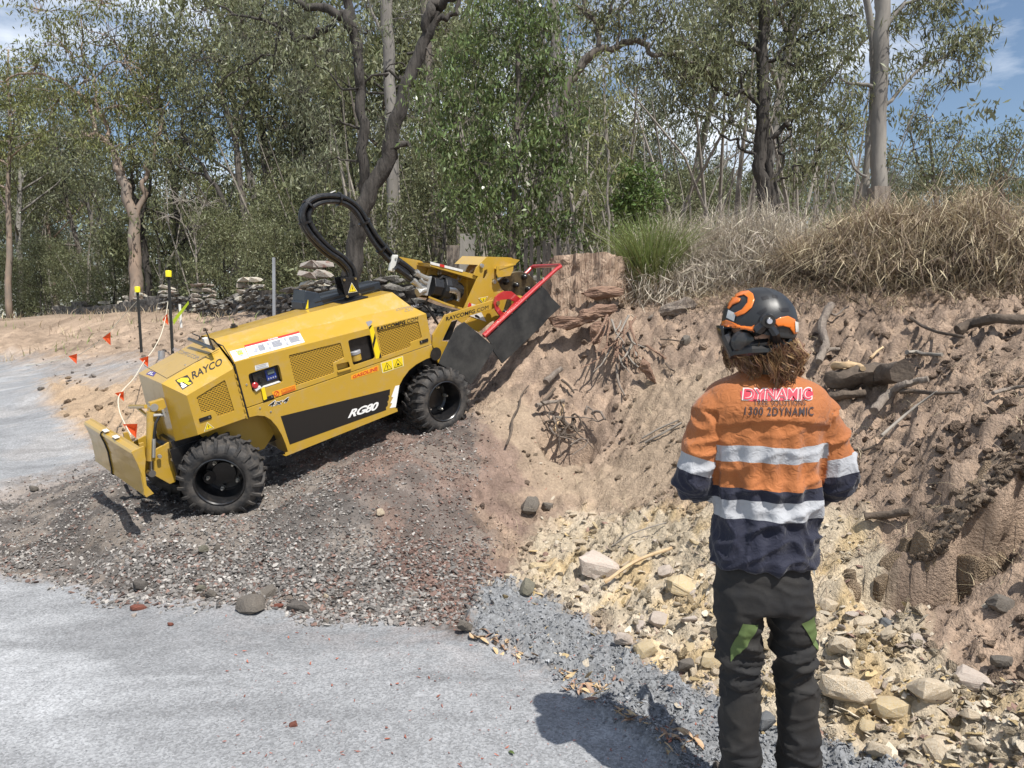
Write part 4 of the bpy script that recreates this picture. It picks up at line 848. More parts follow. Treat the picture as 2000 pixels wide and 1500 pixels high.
for nm, pl_, in (('perforated_panel', mesh1), ('perforated_panel', mesh2)):
    part(MB().plate([(x, z) for x, z in pl_], .007, .002), nm, M['grille'])
part(MB().lathe([(0, .03), (.012, .03), (.014, .018), (.03, .018), (.03, 0.001)], (.62, .52, .955), 'z', 14), 'roof_cap', M['black'])
# interior things seen through the openings
cb = MB(); cb.box((.572, .09, .611), (.25, .003, .145)); cb.box((.572, .05, .541), (.25, .08, .004)); cb.box((.702, .05, .611), (.003, .08, .145)); cb.box((.444, .05, .611), (.003, .08, .145)); cb.box((.572, .05, .683), (.25, .08, .004))
part(cb, 'control_recess', M['yellow2'])
dsp = part(MB().box((.632, .055, .618), (.085, .05, .088)), 'display', M['blue'], bevel=.006)
part(MB().box((.632, .027, .640), (.055, .008, .032)), 'display_screen', mk('lcd', (.10, .13, .12), rough=.2), dsp)
bt = MB()
for k in range(4): bt.box((.603 + k * .019, .028, .592), (.010, .006, .010))
part(bt, 'display_button', M['grey_lbl'], dsp)
part(MB().box((.520, .05, .618), (.070, .06, .100)), 'switch_panel', M['black'], bevel=.005)
part(MB().lathe([(0, .017), (-.02, .02), (-.03, .016)], (.532, .018, .608), 'y', 18), 'throttle_knob', M['black'], smooth=True)
part(MB().lathe([(0, .012), (-.02, .013), (-.022, .025), (-.035, .024), (-.04, .018)], (.474, .02, .585), 'y', 22), 'emergency_stop_button', M['red'], smooth=True)
part(MB().box((.490, .0, .555), (.05, .03, .018), R=euler((0, -.3, 0))), 'key_fob', M['white'])
part(MB().plate(rnd([(.513, .545), (.541, .555), (.538, .455), (.508, .452)], .006), -.012, .004), 'yellow_key_tag', M['dyellow'])
part(MB().box((.60, .03, .546), (.16, .05, .006)), 'control_ledge', M['white'])
tank = MB(); tank.lathe([(0, .05), (.05, .05)], (1.385, .06, .505), 'z', 20)
part(tank, 'fuel_neck', M['yellow2'], smooth=True)
cap = MB(); cap.lathe([(0, .046), (.006, .054), (.028, .054), (.034, .048)], (1.385, .06, .555), 'z', 24); cap.box((1.385, .06, .592), (.088, .012, .010))
part(cap, 'fuel_cap', mk('grey_cap', (.28, .28, .29), rough=.4, bump=.2, bscale=80), smooth=True)
part(MB().box((1.23, .035, .507), (.12, .004, .06)), 'grip_back', M['yellow2'])
part(MB().plate([(1.165, .482), (1.292, .474), (1.292, .462), (1.165, .468)], -.014, .03), 'hood_grip', M['yellow'], bevel=.003)
def latch(cx, cz, s=1, par=None):
    l = part(MB().plate(rnd([(cx - .045 * s, cz + .014), (cx + .045 * s, cz + .014), (cx + .045 * s, cz - .014), (cx - .045 * s, cz - .014)], .004), -.006, .008), 'door_latch', M['decal_black'], par)
    part(MB().lathe([(0, .008), (-.003, .007)], (cx + .028 * s * (1 if s > 0 else 1), -.006, cz), 'y', 12), 'lock', M['steel'], l)
    return l
# latches follow the survey
latch(2.045, .488, -1.0)
l2 = latch(.552, .4545)
# -- nose
nose = MB(); fm = [xz(a4(*p)) for p in [(1000, 585), (1240, 435), (1320, 700), (1185, 745), (1150, 690), (1045, 715)]]
nose.plate([(-.024, .362), (.345, .362), (.345, .756), (-.024, .669)], 0, .012, holes=[rnd(fm, .012)])
NA, NBk = np.array([-.024, 0, .669]), np.array([.345, 0, .756])
n_tf = np.array([-.124, .16, .769]); n_tb = np.array([.352, .185, .9005]); n_te = np.array([.358, .012, .775])
nose.add([NA, NBk, n_te, n_tb, n_tf], [(0, 1, 4), (1, 3, 4), (1, 2, 3)])
f_tf = np.array([-.124, .72, .769]); f_tb = np.array([.352, .675, .9005]); m_tb = np.array([.355, .43, .950]); m_a = np.array([.354, .30, .948]); m_b = np.array([.354, .56, .948])
nose.add([n_tf, n_tb, m_a, m_tb, m_b, f_tb, f_tf], [(0, 1, 5, 6), (1, 2, 3, 4, 5)])
nb = np.array([-.146, .16, .325]); fb = np.array([-.146, .72, .335])
nose.add([n_tf, nb, fb, f_tf], [(0, 1, 2, 3)])
nl = np.array([-.024, 0, .362]); nose.add([NA, n_tf, nb, nl], [(0, 1, 2), (0, 2, 3)])
ff = np.array([-.024, W, .678]); fl = np.array([-.024, W, .362]); fbk = np.array([.358, W, .78]); fbl = np.array([.358, W, .362])
nose.add([f_tf, ff, fl, fb], [(0, 1, 2), (0, 2, 3)]); nose.add([f_tf, f_tb, fbk, ff], [(0, 1, 2), (0, 2, 3)]); nose.add([ff, fbk, fbl, fl], [(0, 1, 2, 3)])
nose.add([n_te, n_tb, m_a, m_tb, m_b, f_tb, fbk], [(0, 1, 2, 3, 4, 5, 6)])
nose.add([NBk, n_te, (.358, 0, .362), (.345, 0, .362)], [(0, 1, 2, 3)])
part(nose, 'nose_cover', M['yellow'], bevel=.005)
part(MB().box((.165, .06, .50), (.33, .08, .27)), 'nose_interior', M['black'])
part(MB().plate(fm, .007, .002), 'perforated_panel', M['grille'])
part(MB().plate(rnd([(.36, .79), (.372, .79), (.372, .36), (.36, .36)], .002), -.002, .012), 'hinge_strip', M['decal_black'])
hs = MB()
for k in range(7): hs.box((.352, -.004, .70 - k * .055), (.008, .008, .028))
part(hs, 'hinge', M['yellow2'])
_l = xz(a4(1075, 760)); latch(_l[0], _l[1], 1.0)
# bolts on the panels
bo = MB()
for (x, z) in [(.415, .610), (.47, .40), (.545, .345)] : bo.lathe([(0, .008), (-.005, .007)], (x, -.0, z), 'y', 10)
part(bo, 'panel_bolt', M['zinc'])
# light bar on the nose and the stubby aerials
lb0, lb1 = ml(a4(940, 95), (0, 0, 1), .945), ml(a4(1145, 175), (0, 0, 1), .925)
part(MB().tube([lb0, lb1], .014, 8), 'light_bar', M['black'], smooth=True)
part(MB().tube([lb1 + np.array([0, 0, .0]), ml(a4(1072, 5), (0, 1, 0), lb1[1])], [.008, .004], 6), 'aerial', M['black'], smooth=True)
p0 = ml(a4(1080, 120), (0, 0, 1), .93); part(MB().box(p0 + np.array([.0, 0, .0]), (.035, .045, .07)), 'receiver_box', M['white'], bevel=.004)
part(MB().tube([ml(a4(968, 50), (0, 1, 0), .66), ml(a4(1025, 72), (0, 1, 0), .60), ml(a4(1030, 100), (0, 1, 0), .55)], .005, 5), 'hood_cable', M['black'])
part(MB().tube([ml(a4(1155, 125), (0, 1, 0), .21), ml(a4(1222, 152), (0, 1, 0), .19), ml(a4(1312, 292), (0, 1, 0), .0)], .005, 5), 'hood_seal', M['black'])
# -- lower side panel with wheel arches, stripe and bottom flange
arcL = [(.366, .36), (.43, .352), (.49, .325), (.53, .280), (.562, .210), (.583, .135), (.595, .05), (.600, -.035)]
arcR = [(1.628, -.035), (1.645, .045), (1.672, .115), (1.712, .175), (1.765, .228), (1.84, .278), (1.93, .308), (2.03, .322), (2.122, .322)]
side = MB().plate([(.366, .432)] + arcL + arcR + [(2.122, .432)], 0, .012)
side.plate([(.366, .432), (.366, .2), (2.122, .2), (2.122, .432)], W - .012, .012)
side.box((1.115, .30, -.033), (1.02, .60, .008))
# arch flanges
for arc in (arcL, arcR):
    V = [(x, 0.001, z) for x, z in arc] + [(x, .20, z) for x, z in arc]; n = len(arc); side.add(V, [(i, i + 1, i + 1 + n, i + n) for i in range(n - 1)])
part(side, 'side_panel', M['yellow'], bevel=.003)
part(MB().add([my(q, .0) + np.array([0, -.004, 0]) for q in ((556, 884), (775, 797))] + [my(q, .0) + np.array([0, -.004, -.030]) for q in ((556, 884), (775, 797))] +
    [my(q, .0) + np.array([0, .05, -.030]) for q in ((556, 884), (775, 797))], [(0, 1, 3, 2), (2, 3, 5, 4)]), 'bottom_flange', M['yellow'])
fr = MB(); fr.box((.95, .43, .16), (2.3, .52, .22)); fr.box((-.05, .43, .2), (.25, .5, .25)); fr.box((2.15, .43, .18), (.35, .5, .3))
part(fr, 'chassis', M['black'])
inn = MB().plate([(.0, .36), (.36, .36), (.62, .34), (.60, .12), (.48, .02), (.30, .02), (.10, .20)], .16, .01)
part(inn, 'inner_guard', M['yellow2'])
# stripe
st = [(.612, .282), (1.616, .176), (1.606, .150), (1.600, .128), (1.586, .126), (1.588, .105), (1.578, .085), (1.565, .080), (1.566, .058), (1.556, .040), (1.540, .036), (1.536, .010), (.628, .034)]
part(MB().plate(st, -.0015, .001), 'black_stripe', M['decal_black'])
whp = [c4(*p) for p in [(660, 970), (700, 960), (665, 1175), (605, 1185), (630, 1140), (612, 1135), (640, 1080), (622, 1075)]]
part(MB().plate([xz(q) for q in whp], -.0015, .001), 'white_flash', M['decal_white'])
decal_text('lettering', 'RG80', Q(c4, [(205, 1205), (497, 1120), (497, 1195), (195, 1285)]), M['decal_white'], NY, bold=.035, shear=.35, space=.9)
# -- lettering and stickers on the sides
decal_text('lettering', 'RAYCOMFG', Q(c4, [(480, 394), (757, 324), (757, 362), (478, 434)]), M['decal_black'], NY, bold=.035, off=.004)
decal_text('lettering', '.COM', Q(c4, [(762, 322), (882, 290), (882, 326), (762, 360)]), M['decal_black'], NY)
decal_text('lettering', '4x4', Q(b4, [(600, 1300), (835, 1240), (835, 1300), (600, 1360)]), M['decal_white'], NY, bold=.06, shear=.3, space=1.25, off=.0015)
decal_text('lettering', '4x4', Q(b4, [(605, 1305), (830, 1246), (830, 1296), (605, 1354)]), M['decal_black'], NY, bold=.02, shear=.3, space=1.3, off=.003)
def sticker(name, conv, pts, base, y=0.0, polys=(), mats=(), nrm=NY, plane=None):
    quad = [ml(conv(*p), *plane) for p in pts] if plane else Q(conv, pts, y)
    return decal_poly(name, [([(0, 0), (1, 0), (1, 1), (0, 1)], 0)] + list(polys), quad, [base] + list(mats), nrm), quad
s_, q_ = sticker('fuel_label', c4, [(228, 865), (495, 765), (497, 820), (230, 910)], M['orange_lbl'])
decal_text('lettering', 'GASOLINE', [q_[0] * .94 + q_[2] * .06 + (q_[3] - q_[0]) * .12, q_[1] * .96 + q_[3] * .04 + (q_[2] - q_[1]) * .14, q_[2] * .96 + q_[0] * .04 - (q_[2] - q_[1]) * .14, q_[3] * .96 + q_[1] * .04 - (q_[3] - q_[0]) * .14], M['dred'], NY, bold=.02, off=.003)
def tri_uv(cx, w, b=.14, t=.88): return [(cx - w, b), (cx + w, b), (cx, t)]
sticker('warning_label', c4, [(515, 745), (735, 675), (742, 775), (535, 845)], mk('cream', (.66, .62, .42), rough=.4), polys=[([(.03, .05), (.485, .05), (.485, .95), (.03, .95)], 1), ([(.515, .05), (.97, .05), (.97, .95), (.515, .95)], 1),
        (tri_uv(.26, .20), 2), (tri_uv(.26, .165, .19, .79), 1), (tri_uv(.74, .20), 2), (tri_uv(.74, .165, .19, .79), 1), ([(.25, .25), (.27, .25), (.28, .6), (.24, .6)], 2), ([(.66, .3), (.80, .28), (.78, .42), (.72, .52), (.70, .42)], 2)], mats=[M['dyellow'], M['decal_black']])
# hazard tape beside the fuel opening
tp = [(400, 385), (440, 372), (525, 690), (470, 705)]
sticker('hazard_tape', c4, tp, M['dyellow'], polys=[([(0, .47), (0, .32), (.93, .60), (.98, .76)], 1), ([(0, .97), (0, .90), (.9, 1), (.3, 1)], 1), ([(.55, 0), (1, 0), (1, .17)], 1)], mats=[M['decal_black']])
s_, q_ = sticker('attention_label', b4, [(640, 1185), (905, 1100), (915, 1165), (660, 1255)], M['orange_lbl'])
decal_text('lettering', 'ATTENTION!', [q_[0] * .65 + q_[1] * .35 + (q_[3] - q_[0]) * .15, q_[1] * .97 + q_[0] * .03 + (q_[2] - q_[1]) * .12, q_[1] * .97 + q_[0] * .03 + (q_[2] - q_[1]) * .45, q_[0] * .65 + q_[1] * .35 + (q_[3] - q_[0]) * .5], M['dred'], NY, off=.003)
ring = MB(); cc = (q_[0] * .84 + q_[1] * .16 + q_[3] * .84 + q_[2] * .16) / 2
ring.lathe([(-.003, .022), (-.003, .017)], cc, 'y', 20); ring.f = ring.f[:20]; ring.m = ring.m[:20]; ring.box(cc + np.array([0, -.003, 0]), (.036, .001, .005), R=euler((0, -.8, 0)))
part(ring, 'prohibition_mark', M['dred'])
tl = MB()
for k in range(3):
    a = q_[0] * .65 + q_[1] * .35 + (q_[3] - q_[0]) * (.6 + k * .13); b = q_[1] * .97 + q_[0] * .03 + (q_[2] - q_[1]) * (.56 + k * .13); d = (q_[3] - q_[0]) * .05
    tl.add([p + np.array([0, -.003, 0]) for p in (a, b, b + d, a + d)], [(0, 1, 2, 3)])
part(tl, 'small_print', M['dred'])
s_, q_ = sticker('small_white_label', b4, [(447, 890), (597, 853), (607, 905), (455, 945)], M['white'])
def lines(quad, n, mat, u0=.08, u1=.92, v0=.2, v1=.85, off=.0025, nrm=NY, seed=1):
    rr = RS(seed); f = quad_map(quad); mb = MB(); nn = np.array(nrm, float); nn /= np.linalg.norm(nn)
    for k in range(n):
        v = v1 - (v1 - v0) * k / max(n - 1, 1); e = u1 - rr.uniform(0, .2) * (u1 - u0); h = (v1 - v0) / n * .32
        mb.add([f(*p) + nn * off for p in ((u0, v - h), (e, v - h), (e, v + h), (u0, v + h))], [(0, 1, 2, 3)])
    return part(mb, 'small_print', mat)
lines(q_, 3, M['grey_lbl'])
# front warning triangle
q_ = Q(a4, [(1060, 790), (1150, 790), (1150, 870), (1060, 870)])
def tri_label(pts, y, nm='warning_triangle'):
    T = [my(p, y) for p in pts]; c = sum(T) / 3; mb = MB()
    for s, o, mi in ((1.12, .0015, 0), (1, .0021, 1), (.86, .0027, 2), (.74, .0033, 1)): mb.add([c + (t - c) * s + np.array([0, -o, 0]) for t in T], [(0, 1, 2)], mi)
    up = (T[0] - (T[1] + T[2]) / 2); rt = (T[2] - T[1]); b = (T[1] + T[2]) / 2
    bolt = [(.02, .62), (-.08, .36), (.0, .38), (-.03, .12), (.09, .42), (.01, .40), (.08, .62)]
    mb.add([b + rt * u + up * v + np.array([0, -.004, 0]) for u, v in bolt], [tuple(t) for t in tessellate_polygon([[Vector((u, v, 0)) for u, v in bolt]])], 2)
    return mb.build(nm, [M['white'], M['dyellow'], M['decal_black']], mroot)
tri_label([a4(1092, 795), a4(1068, 866), a4(1145, 838)], 0)
# print on the sloping nose panel
def plane3(a, b, c): n = np.cross(np.array(b) - a, np.array(c) - a); n = n / np.linalg.norm(n); n = n if n[2] > 0 else -n; return n, float(n @ a)
PN = plane3(NA, NBk, n_tf); PT = plane3(n_tf, n_tb, f_tf); PC = plane3(S0[0], S0[1], S1[0])
def QP(conv, pts, P): return [ml(conv(*p), *P) for p in pts]
def nud(q, u0, u1, v0, v1):
    f = quad_map(q); return [f(u0, v1), f(u1, v1), f(u1, v0), f(u0, v0)]
decal_text('lettering', 'RAYCO', QP(a4, [(960, 372), (1215, 250), (1218, 310), (970, 435)], PN), M['decal_black'], PN[0], bold=.02)
lg = QP(a4, [(822, 440), (925, 395), (975, 465), (885, 520)], PN)
decal_poly('emblem', [([(0, 0), (1, 0), (1, 1), (0, 1)], 0), ([(.1, .93), (.55, .93), (.9, .7), (.88, .45), (.7, .40), (.92, .08), (.62, .08), (.5, .35), (.42, .62), (.3, .5), (.1, .75)], 1),
        ([(.08, .08), (.5, .08), (.42, .2), (.47, .2), (.36, .36), (.41, .36), (.24, .62), (.22, .5), (.14, .5), (.16, .3), (.08, .3)], 2)], lg, [M['decal_black'], M['dyellow'], M['decal_white']], PN[0])
decal_text('lettering', 'RAYCOMFG.COM', QP(a4, [(818, 165), (1027, 240), (1010, 272), (798, 192)], PT), M['dgrey'], PT[0])
s_ = decal_poly('purple_label', [([(0, 0), (1, 0), (1, 1), (0, 1)], 0), ([(.15, .2), (.3, .2), (.35, .8), (.2, .8)], 1), ([(.45, .2), (.85, .2), (.85, .35), (.55, .35), (.6, .8), (.45, .8)], 1)], QP(a4, [(620, 360), (665, 378), (640, 410), (578, 390)], PT), [M['purple'], M['white']], PT[0])
gap = MB(); gq = QP(a4, [(565, 318), (755, 425), (770, 412), (1190, 180)], PT)
gap.tube([p + PT[0] * .001 for p in (gq[0], gq[1], gq[3])], .0022, 4); part(gap, 'lid_gap', M['decal_black'])
part(MB().lathe([(0, .008), (.006, .007)], QP(a4, [(910, 315)], PT)[0], 'z', 10), 'lid_screw', M['zinc'])
# stickers on the hood chamfer
def csticker(name, pts, polys, mats, base):
    q = QP(b4, pts, PC); decal_poly(name, [([(0, 0), (1, 0), (1, 1), (0, 1)], 0)] + polys, q, [base] + mats, PC[0]); return q
q_ = csticker('logo_sticker', [(165, 730), (328, 688), (382, 800), (222, 845)], [([(.42, .4), (.78, .4), (.78, .88), (.38, .88)], 1), ([(.42, .4), (.6, .22), (.78, .4), (.7, .45), (.5, .45)], 2)], [M['lime'], M['grey_lbl']], M['white'])
decal_text('lettering', 'OTI', nud(q_, .42, .76, .55, .82), M['grey_lbl'], PC[0], off=.004, bold=.02)
lines(nud(q_, .05, .95, .04, .2), 2, M['grey_lbl'], nrm=PC[0], off=.0035)
q_ = csticker('danger_sticker', [(328, 662), (945, 502), (1012, 625), (384, 790)], [([(0, .84), (1, .84), (1, 1), (0, 1)], 1), ([(.345, .02), (.352, .02), (.352, .82), (.345, .82)], 2), ([(.655, .02), (.662, .02), (.662, .82), (.655, .82)], 2), ([(.10, .25), (.17, .2), (.20, .5), (.15, .55)], 3), ([(.37, .5), (.41, .5), (.41, .75), (.37, .75)], 3), ([(.37, .12), (.41, .12), (.41, .35), (.37, .35)], 3), ([(.68, .12), (.72, .12), (.72, .35), (.68, .35)], 3), ([(.68, .5), (.72, .5), (.72, .75), (.68, .75)], 3)], [M['dred'], M['grey_lbl'], M['grey_lbl']], M['white'])
decal_text('lettering', 'DANGER', nud(q_, .42, .60, .865, .975), M['decal_white'], PC[0], off=.004, bold=.02)
for u0, u1 in ((.19, .33), (.43, .64), (.74, .98)): lines(nud(q_, u0, u1, .08, .78), 7, M['grey_lbl'], nrm=PC[0], off=.005, seed=int(u0 * 50))
decal_text('lettering', 'COMMAND', QP(c4, [(672, 215), (893, 168), (885, 192), (668, 238)], PC), M['dgrey'], PC[0], bold=.0, shear=.2)
decal_text('lettering', 'CUT', QP(c4, [(752, 222), (845, 205), (838, 230), (752, 247)], PC), M['dgrey'], PC[0], bold=.0, shear=.2)
part(MB().add([p + PC[0] * .0015 for p in QP(c4, [(372, 345), (425, 330), (437, 345), (402, 400)], PC)], [(0, 1, 2, 3)]), 'tape_end', M['dgrey'])
# -- wheels
def tyre_mesh(r=.31, w=.27, lugs=22):
    mb = MB(); h = w / 2
    prof = [(-h + .02, .178), (-h + .004, .20), (-h, .235), (-h + .012, .268), (-h + .035, r - .022), (0, r - .016), (h - .035, r - .022), (h - .012, .268), (h, .235), (h - .02, .178)]
    n = 44; V = []
    for t, rr in prof:
        for j in range(n): a = 2 * math.pi * j / n; V.append((rr * math.cos(a), t, rr * math.sin(a)))
    mb.add(V, [(i * n + j, i * n + (j + 1) % n, (i + 1) * n + (j + 1) % n, (i + 1) * n + j) for i in range(len(prof) - 1) for j in range(n)])
    for s in (-1, 1):
        for k in range(lugs):
            a0 = 2 * math.pi * (k + (.5 if s > 0 else 0)) / lugs; da = .085
            # lug: swept from the shoulder to beyond the middle in three steps
            st = [(s * (h + .002), .0, r - .045), (s * (h - .022), .0, r), (s * .060, .03, r + .004), (s * .035, .115, r + .004), (s * -.012, .15, r + .002)]
            V = []
            for (t, sh, ro) in st:
                a1 = a0 + sh; ri = r - .07 if abs(t) > h - .001 else r - .03
                for (aa, rr) in ((a1 - da / 2 * 1.15, ri), (a1 + da / 2 * 1.15, ri), (a1 + da / 2 * .8, ro), (a1 - da / 2 * .8, ro)): V.append((rr * math.cos(aa), t, rr * math.sin(aa)))
            F = [(0, 1, 2, 3), (16, 19, 18, 17)]
            for i in range(4):
                for j in range(4): F.append((i * 4 + j, i * 4 + (j + 1) % 4, i * 4 + 4 + (j + 1) % 4, i * 4 + 4 + j))
            mb.add(V, F)
    return mb
def rim_mesh():
    mb = MB(); h = .135
    mb.lathe([(-h + .018, .186), (-h + .008, .188), (-h + .004, .180), (-h + .012, .172), (-h + .05, .168), (-.02, .160), (.06, .150), (.075, .135), (.078, .09), (.05, .085), (.048, .001)], (0, 0, 0), 'y', 40, caps=False)
    mb.lathe([(.13, .175), (.10, .16), (.06, .15)], (0, 0, 0), 'y', 32, caps=False)
    return mb
def make_wheel(x, ycen, z, steer, spin, par=mroot):
    w = empty('wheel', (x, ycen, z), parent=par); w.rotation_euler = (0, 0, steer)
    ty = tyre_mesh().build('tyre', M['rubber'], w, smooth=True, ang=30); ty.rotation_euler = (0, spin, 0)
    rm = rim_mesh().build('rim', M['black'], w, smooth=True, ang=30)
    bm_ = MB()
    for k in range(5):
        a = spin + 2 * math.pi * k / 5 + .35
        b = MB().lathe([(-.025, .008), (-.023, .010), (.0, .010), (.0, .014), (.04, .014)], (.112 * math.cos(a), .01, .112 * math.sin(a)), 'y', 8).build('wheel_bolt', M['zinc'], w)
    return w
ST = math.radians(-33)
fcx, fcy = 0.0, -.09
wc = np.array([fcx, fcy, -.01]) - rotz(ST) @ np.array([0, -.135, 0])
make_wheel(wc[0], wc[1], -.012, ST, .3)
make_wheel(2.098, .045, -.09, 0, .9)
make_wheel(.02, W - .1, -.015, ST, .1)
make_wheel(2.098, W - .02, -.085, 0, .5)
part(MB().tube([(0, .1, -.02), (0, .8, -.02)], .05, 10).tube([(2.1, .1, -.08), (2.1, .8, -.08)], .05, 10), 'axle', M['black'])
# -- dozer blade at the nose
prof = [my(a4(*p), 0.0) for p in [(525, 1000), (515, 1015), (470, 1035), (463, 1060), (500, 1130), (530, 1210), (545, 1290), (560, 1360), (562, 1405), (580, 1418)]]
LY = 1.08; n = len(prof); bd = MB(); dxe = -.055
V = [p + np.array([0, 0, 0]) for p in prof] + [p + np.array([dxe, LY, .035]) for p in prof]
V += [p + np.array([.014, 0, -.012]) for p in prof] + [p + np.array([dxe + .014, LY, .023]) for p in prof]
F = []
for i in range(n - 1): F += [(i, i + 1, n + i + 1, n + i), (2 * n + i, 3 * n + i, 3 * n + i + 1, 2 * n + i + 1), (i, 2 * n + i, 2 * n + i + 1, i + 1), (n + i, n + i + 1, 3 * n + i + 1, 3 * n + i)]
F += [(0, n, 3 * n, 2 * n), (n - 1, 3 * n - 1, 4 * n - 1, 2 * n - 1)]
bd.add(V, F)
# near end plate and foot
ep = [a4(*p) for p in [(455, 1040), (525, 1005), (560, 990), (578, 1100), (570, 1200), (585, 1320), (645, 1388), (580, 1420), (565, 1400), (560, 1320), (545, 1240), (510, 1150)]]
bd.plate([xz(q, -.004) for q in ep], -.006, .012)
blade = part(bd, 'dozer_blade', M['yellow'], bevel=.002)
rb = MB(); q0 = prof[2] + np.array([-.01, .62, .018]); 
rb.tube([p + np.array([dxe * .62 - .004, .66, .022]) for p in prof[1:]], .007, 6); part(rb, 'blade_seam', M['decal_black'], blade)
for fr_ in (.36, .57):
    c = prof[0] * (1 - fr_) + (prof[0] + np.array([dxe, LY, .035])) * fr_ + np.array([-.03, 0, .004])
    part(MB().box(c, (.035, .09, .002)), 'blade_label', M['white'], blade)
arms = MB()
for yy in (.22, .62):
    arms.plate([xz(a4(*p), .22) for p in [(520, 970), (560, 960), (600, 1050), (770, 960), (830, 960), (830, 1290), (780, 1310), (600, 1210), (560, 1230)]], yy, .02)
part(arms, 'blade_arm', M['yellow'], bevel=.003)
ex = MB()
for p in [(690, 1075), (800, 1100)]: ex.lathe([(0, .016), (-.02, .014)], my(a4(*p), .2), 'y', 10)
part(ex, 'arm_pin', M['zinc'], smooth=True)
cy = MB(); c0, c1, c2, c3 = [my(a4(*p), .17) for p in [(625, 665), (622, 700), (618, 1110), (622, 1215)]]
cy.tube([c1, c2], .032, 14); cy.tube([c0, c1], .02, 12); cyl = part(cy, 'hydraulic_cylinder', M['yellow'], smooth=True)
part(MB().tube([c2, c3], .015, 10).lathe([(-.03, .026), (.03, .026)], c3, 'y', 14), 'cylinder_rod', M['steel'], cyl, smooth=True)
part(MB().lathe([(-.035, .028), (.035, .028)], c0 + np.array([.01, 0, 0]), 'y', 14), 'cylinder_pin', M['zinc'], cyl, smooth=True)
part(MB().plate([xz(a4(*p), .17) for p in [(600, 625), (720, 590), (740, 660), (690, 690), (610, 700)]], .14, .05), 'cylinder_bracket', M['yellow'], bevel=.003)
part(MB().tube([my(a4(*p), .13) for p in [(740, 705), (690, 740), (660, 800), (648, 900), (645, 1000)]], .011, 8), 'cylinder_hose', M['hose'], smooth=True)
part(MB().tube([my(a4(*p), .13) for p in [(640, 735), (720, 730)]], .012, 8).tube([my(a4(*p), .12) for p in [(720, 685), (740, 745)]], .01, 8).tube([my(a4(*p), .128) for p in [(646, 930), (642, 1085)]], .014, 8), 'hose_fitting', M['zinc'], smooth=True)
# lighter panel with seam under the nose
part(MB().plate([xz(a4(*p), .45) for p in [(600, 690), (740, 665), (828, 920), (795, 985), (680, 930), (655, 800)]], .45, .012), 'lower_nose_panel', M['yellow'], bevel=.003)
# -- yellow prop stand lying behind the blade
# -- hydraulic hoses, bracket and winch
br = MB().plate([xz(c4(*p), .33) for p in [(130, -88), (285, -100), (320, 75), (180, 110)]], .33, .008); br.plate([xz(c4(*p), .33) for p in [(130, -88), (285, -100), (320, 75), (180, 110)]], .45, .008)
q = [xz(c4(*p), .33) for p in [(120, 115), (175, 130), (405, 90), (375, 75)]]
br.box((1.62, .39, .945), (.26, .20, .012)); brk = part(br, 'hose_bracket', M['black'], bevel=.002)
T = [(686.7, 553), (680.7, 571.7), (697, 569)]
tri_label(T, .328)
bl = MB()
for p in [(160, -65), (270, -78), (190, 98), (312, 75)]: bl.lathe([(0, .012), (-.010, .010)], my(c4(*p), .328), 'y', 8)
part(bl, 'bracket_bolt', M['brass'], brk)
wz = MB()
wz.box((1.60, .56, .985), (.78, .22, .07)); wz.add([(1.215, .44, .955), (1.40, .44, .955), (1.38, .46, 1.06), (1.265, .46, 1.11), (1.215, .70, .955), (1.40, .70, .955), (1.38, .68, 1.06), (1.265, .68, 1.11)], [(0, 1, 2, 3), (4, 7, 6, 5), (0, 3, 7, 4), (1, 5, 6, 2), (3, 2, 6, 7)])
ex_ = part(wz, 'air_cleaner_housing', M['navy_box'], bevel=.008)
part(MB().box((1.62, .448, .985), (.60, .006, .018)), 'housing_slot', M['decal_black'], ex_)
part(MB().plate([(1.222, .960), (1.245, .960), (1.262, 1.03)], .435, .008), 'reflector', M['dyellow'], ex_)
hp = [(688, 548), (683, 525), (665, 505), (642, 490), (620, 470), (603, 448), (594, 425), (600, 405), (618, 392), (645, 388), (672, 392), (695, 408), (712, 434), (728, 462), (745, 485), (765, 506), (790, 524), (806, 536)]
def catmull(P, k=5):
    P = np.array(P, float); Q_ = np.concatenate([[2 * P[0] - P[1]], P, [2 * P[-1] - P[-2]]]); o = []
    for i in range(1, len(Q_) - 2):
        for t in np.linspace(0, 1, k, endpoint=False):
            o.append(.5 * ((2 * Q_[i]) + (-Q_[i-1] + Q_[i+1]) * t + (2 * Q_[i-1] - 5 * Q_[i] + 4 * Q_[i+1] - Q_[i+2]) * t * t + (-Q_[i-1] + 3 * Q_[i] - 3 * Q_[i+1] + Q_[i+2]) * t ** 3))
    o.append(Q_[-2]); return np.array(o)
base = catmull([my(p, .39) for p in hp]); Tn = np.gradient(base, axis=0); Tn /= np.linalg.norm(Tn, axis=1)[:, None]
Np = np.cross(Tn, np.array([0, 1.0, 0])); tt = np.linspace(0, 1, len(base))
for k, (u, v) in enumerate([(-.027, -.022), (.022, -.028), (-.018, .026), (.026, .022), (.0, .0)]):
    wob = .006 * np.sin(tt * 14 + k * 2)
    part(MB().tube(base + Np * (u + wob)[:, None] + np.array([0, 1, 0]) * v, .0205 if k < 4 else .018, 9), 'hydraulic_hose', M['hose'], smooth=True)
ties = MB()
for i in (28, 36, 48, 60, 70): ties.tube([base[i] - Tn[i] * .008, base[i] + Tn[i] * .008], .060, 12)
part(ties, 'hose_tie', M['decal_black'])
part(MB().box(base[46] + Np[46] * .056, (.05, .015, .006), R=euler((0, -.2, 0))), 'hose_tag', M['white'])
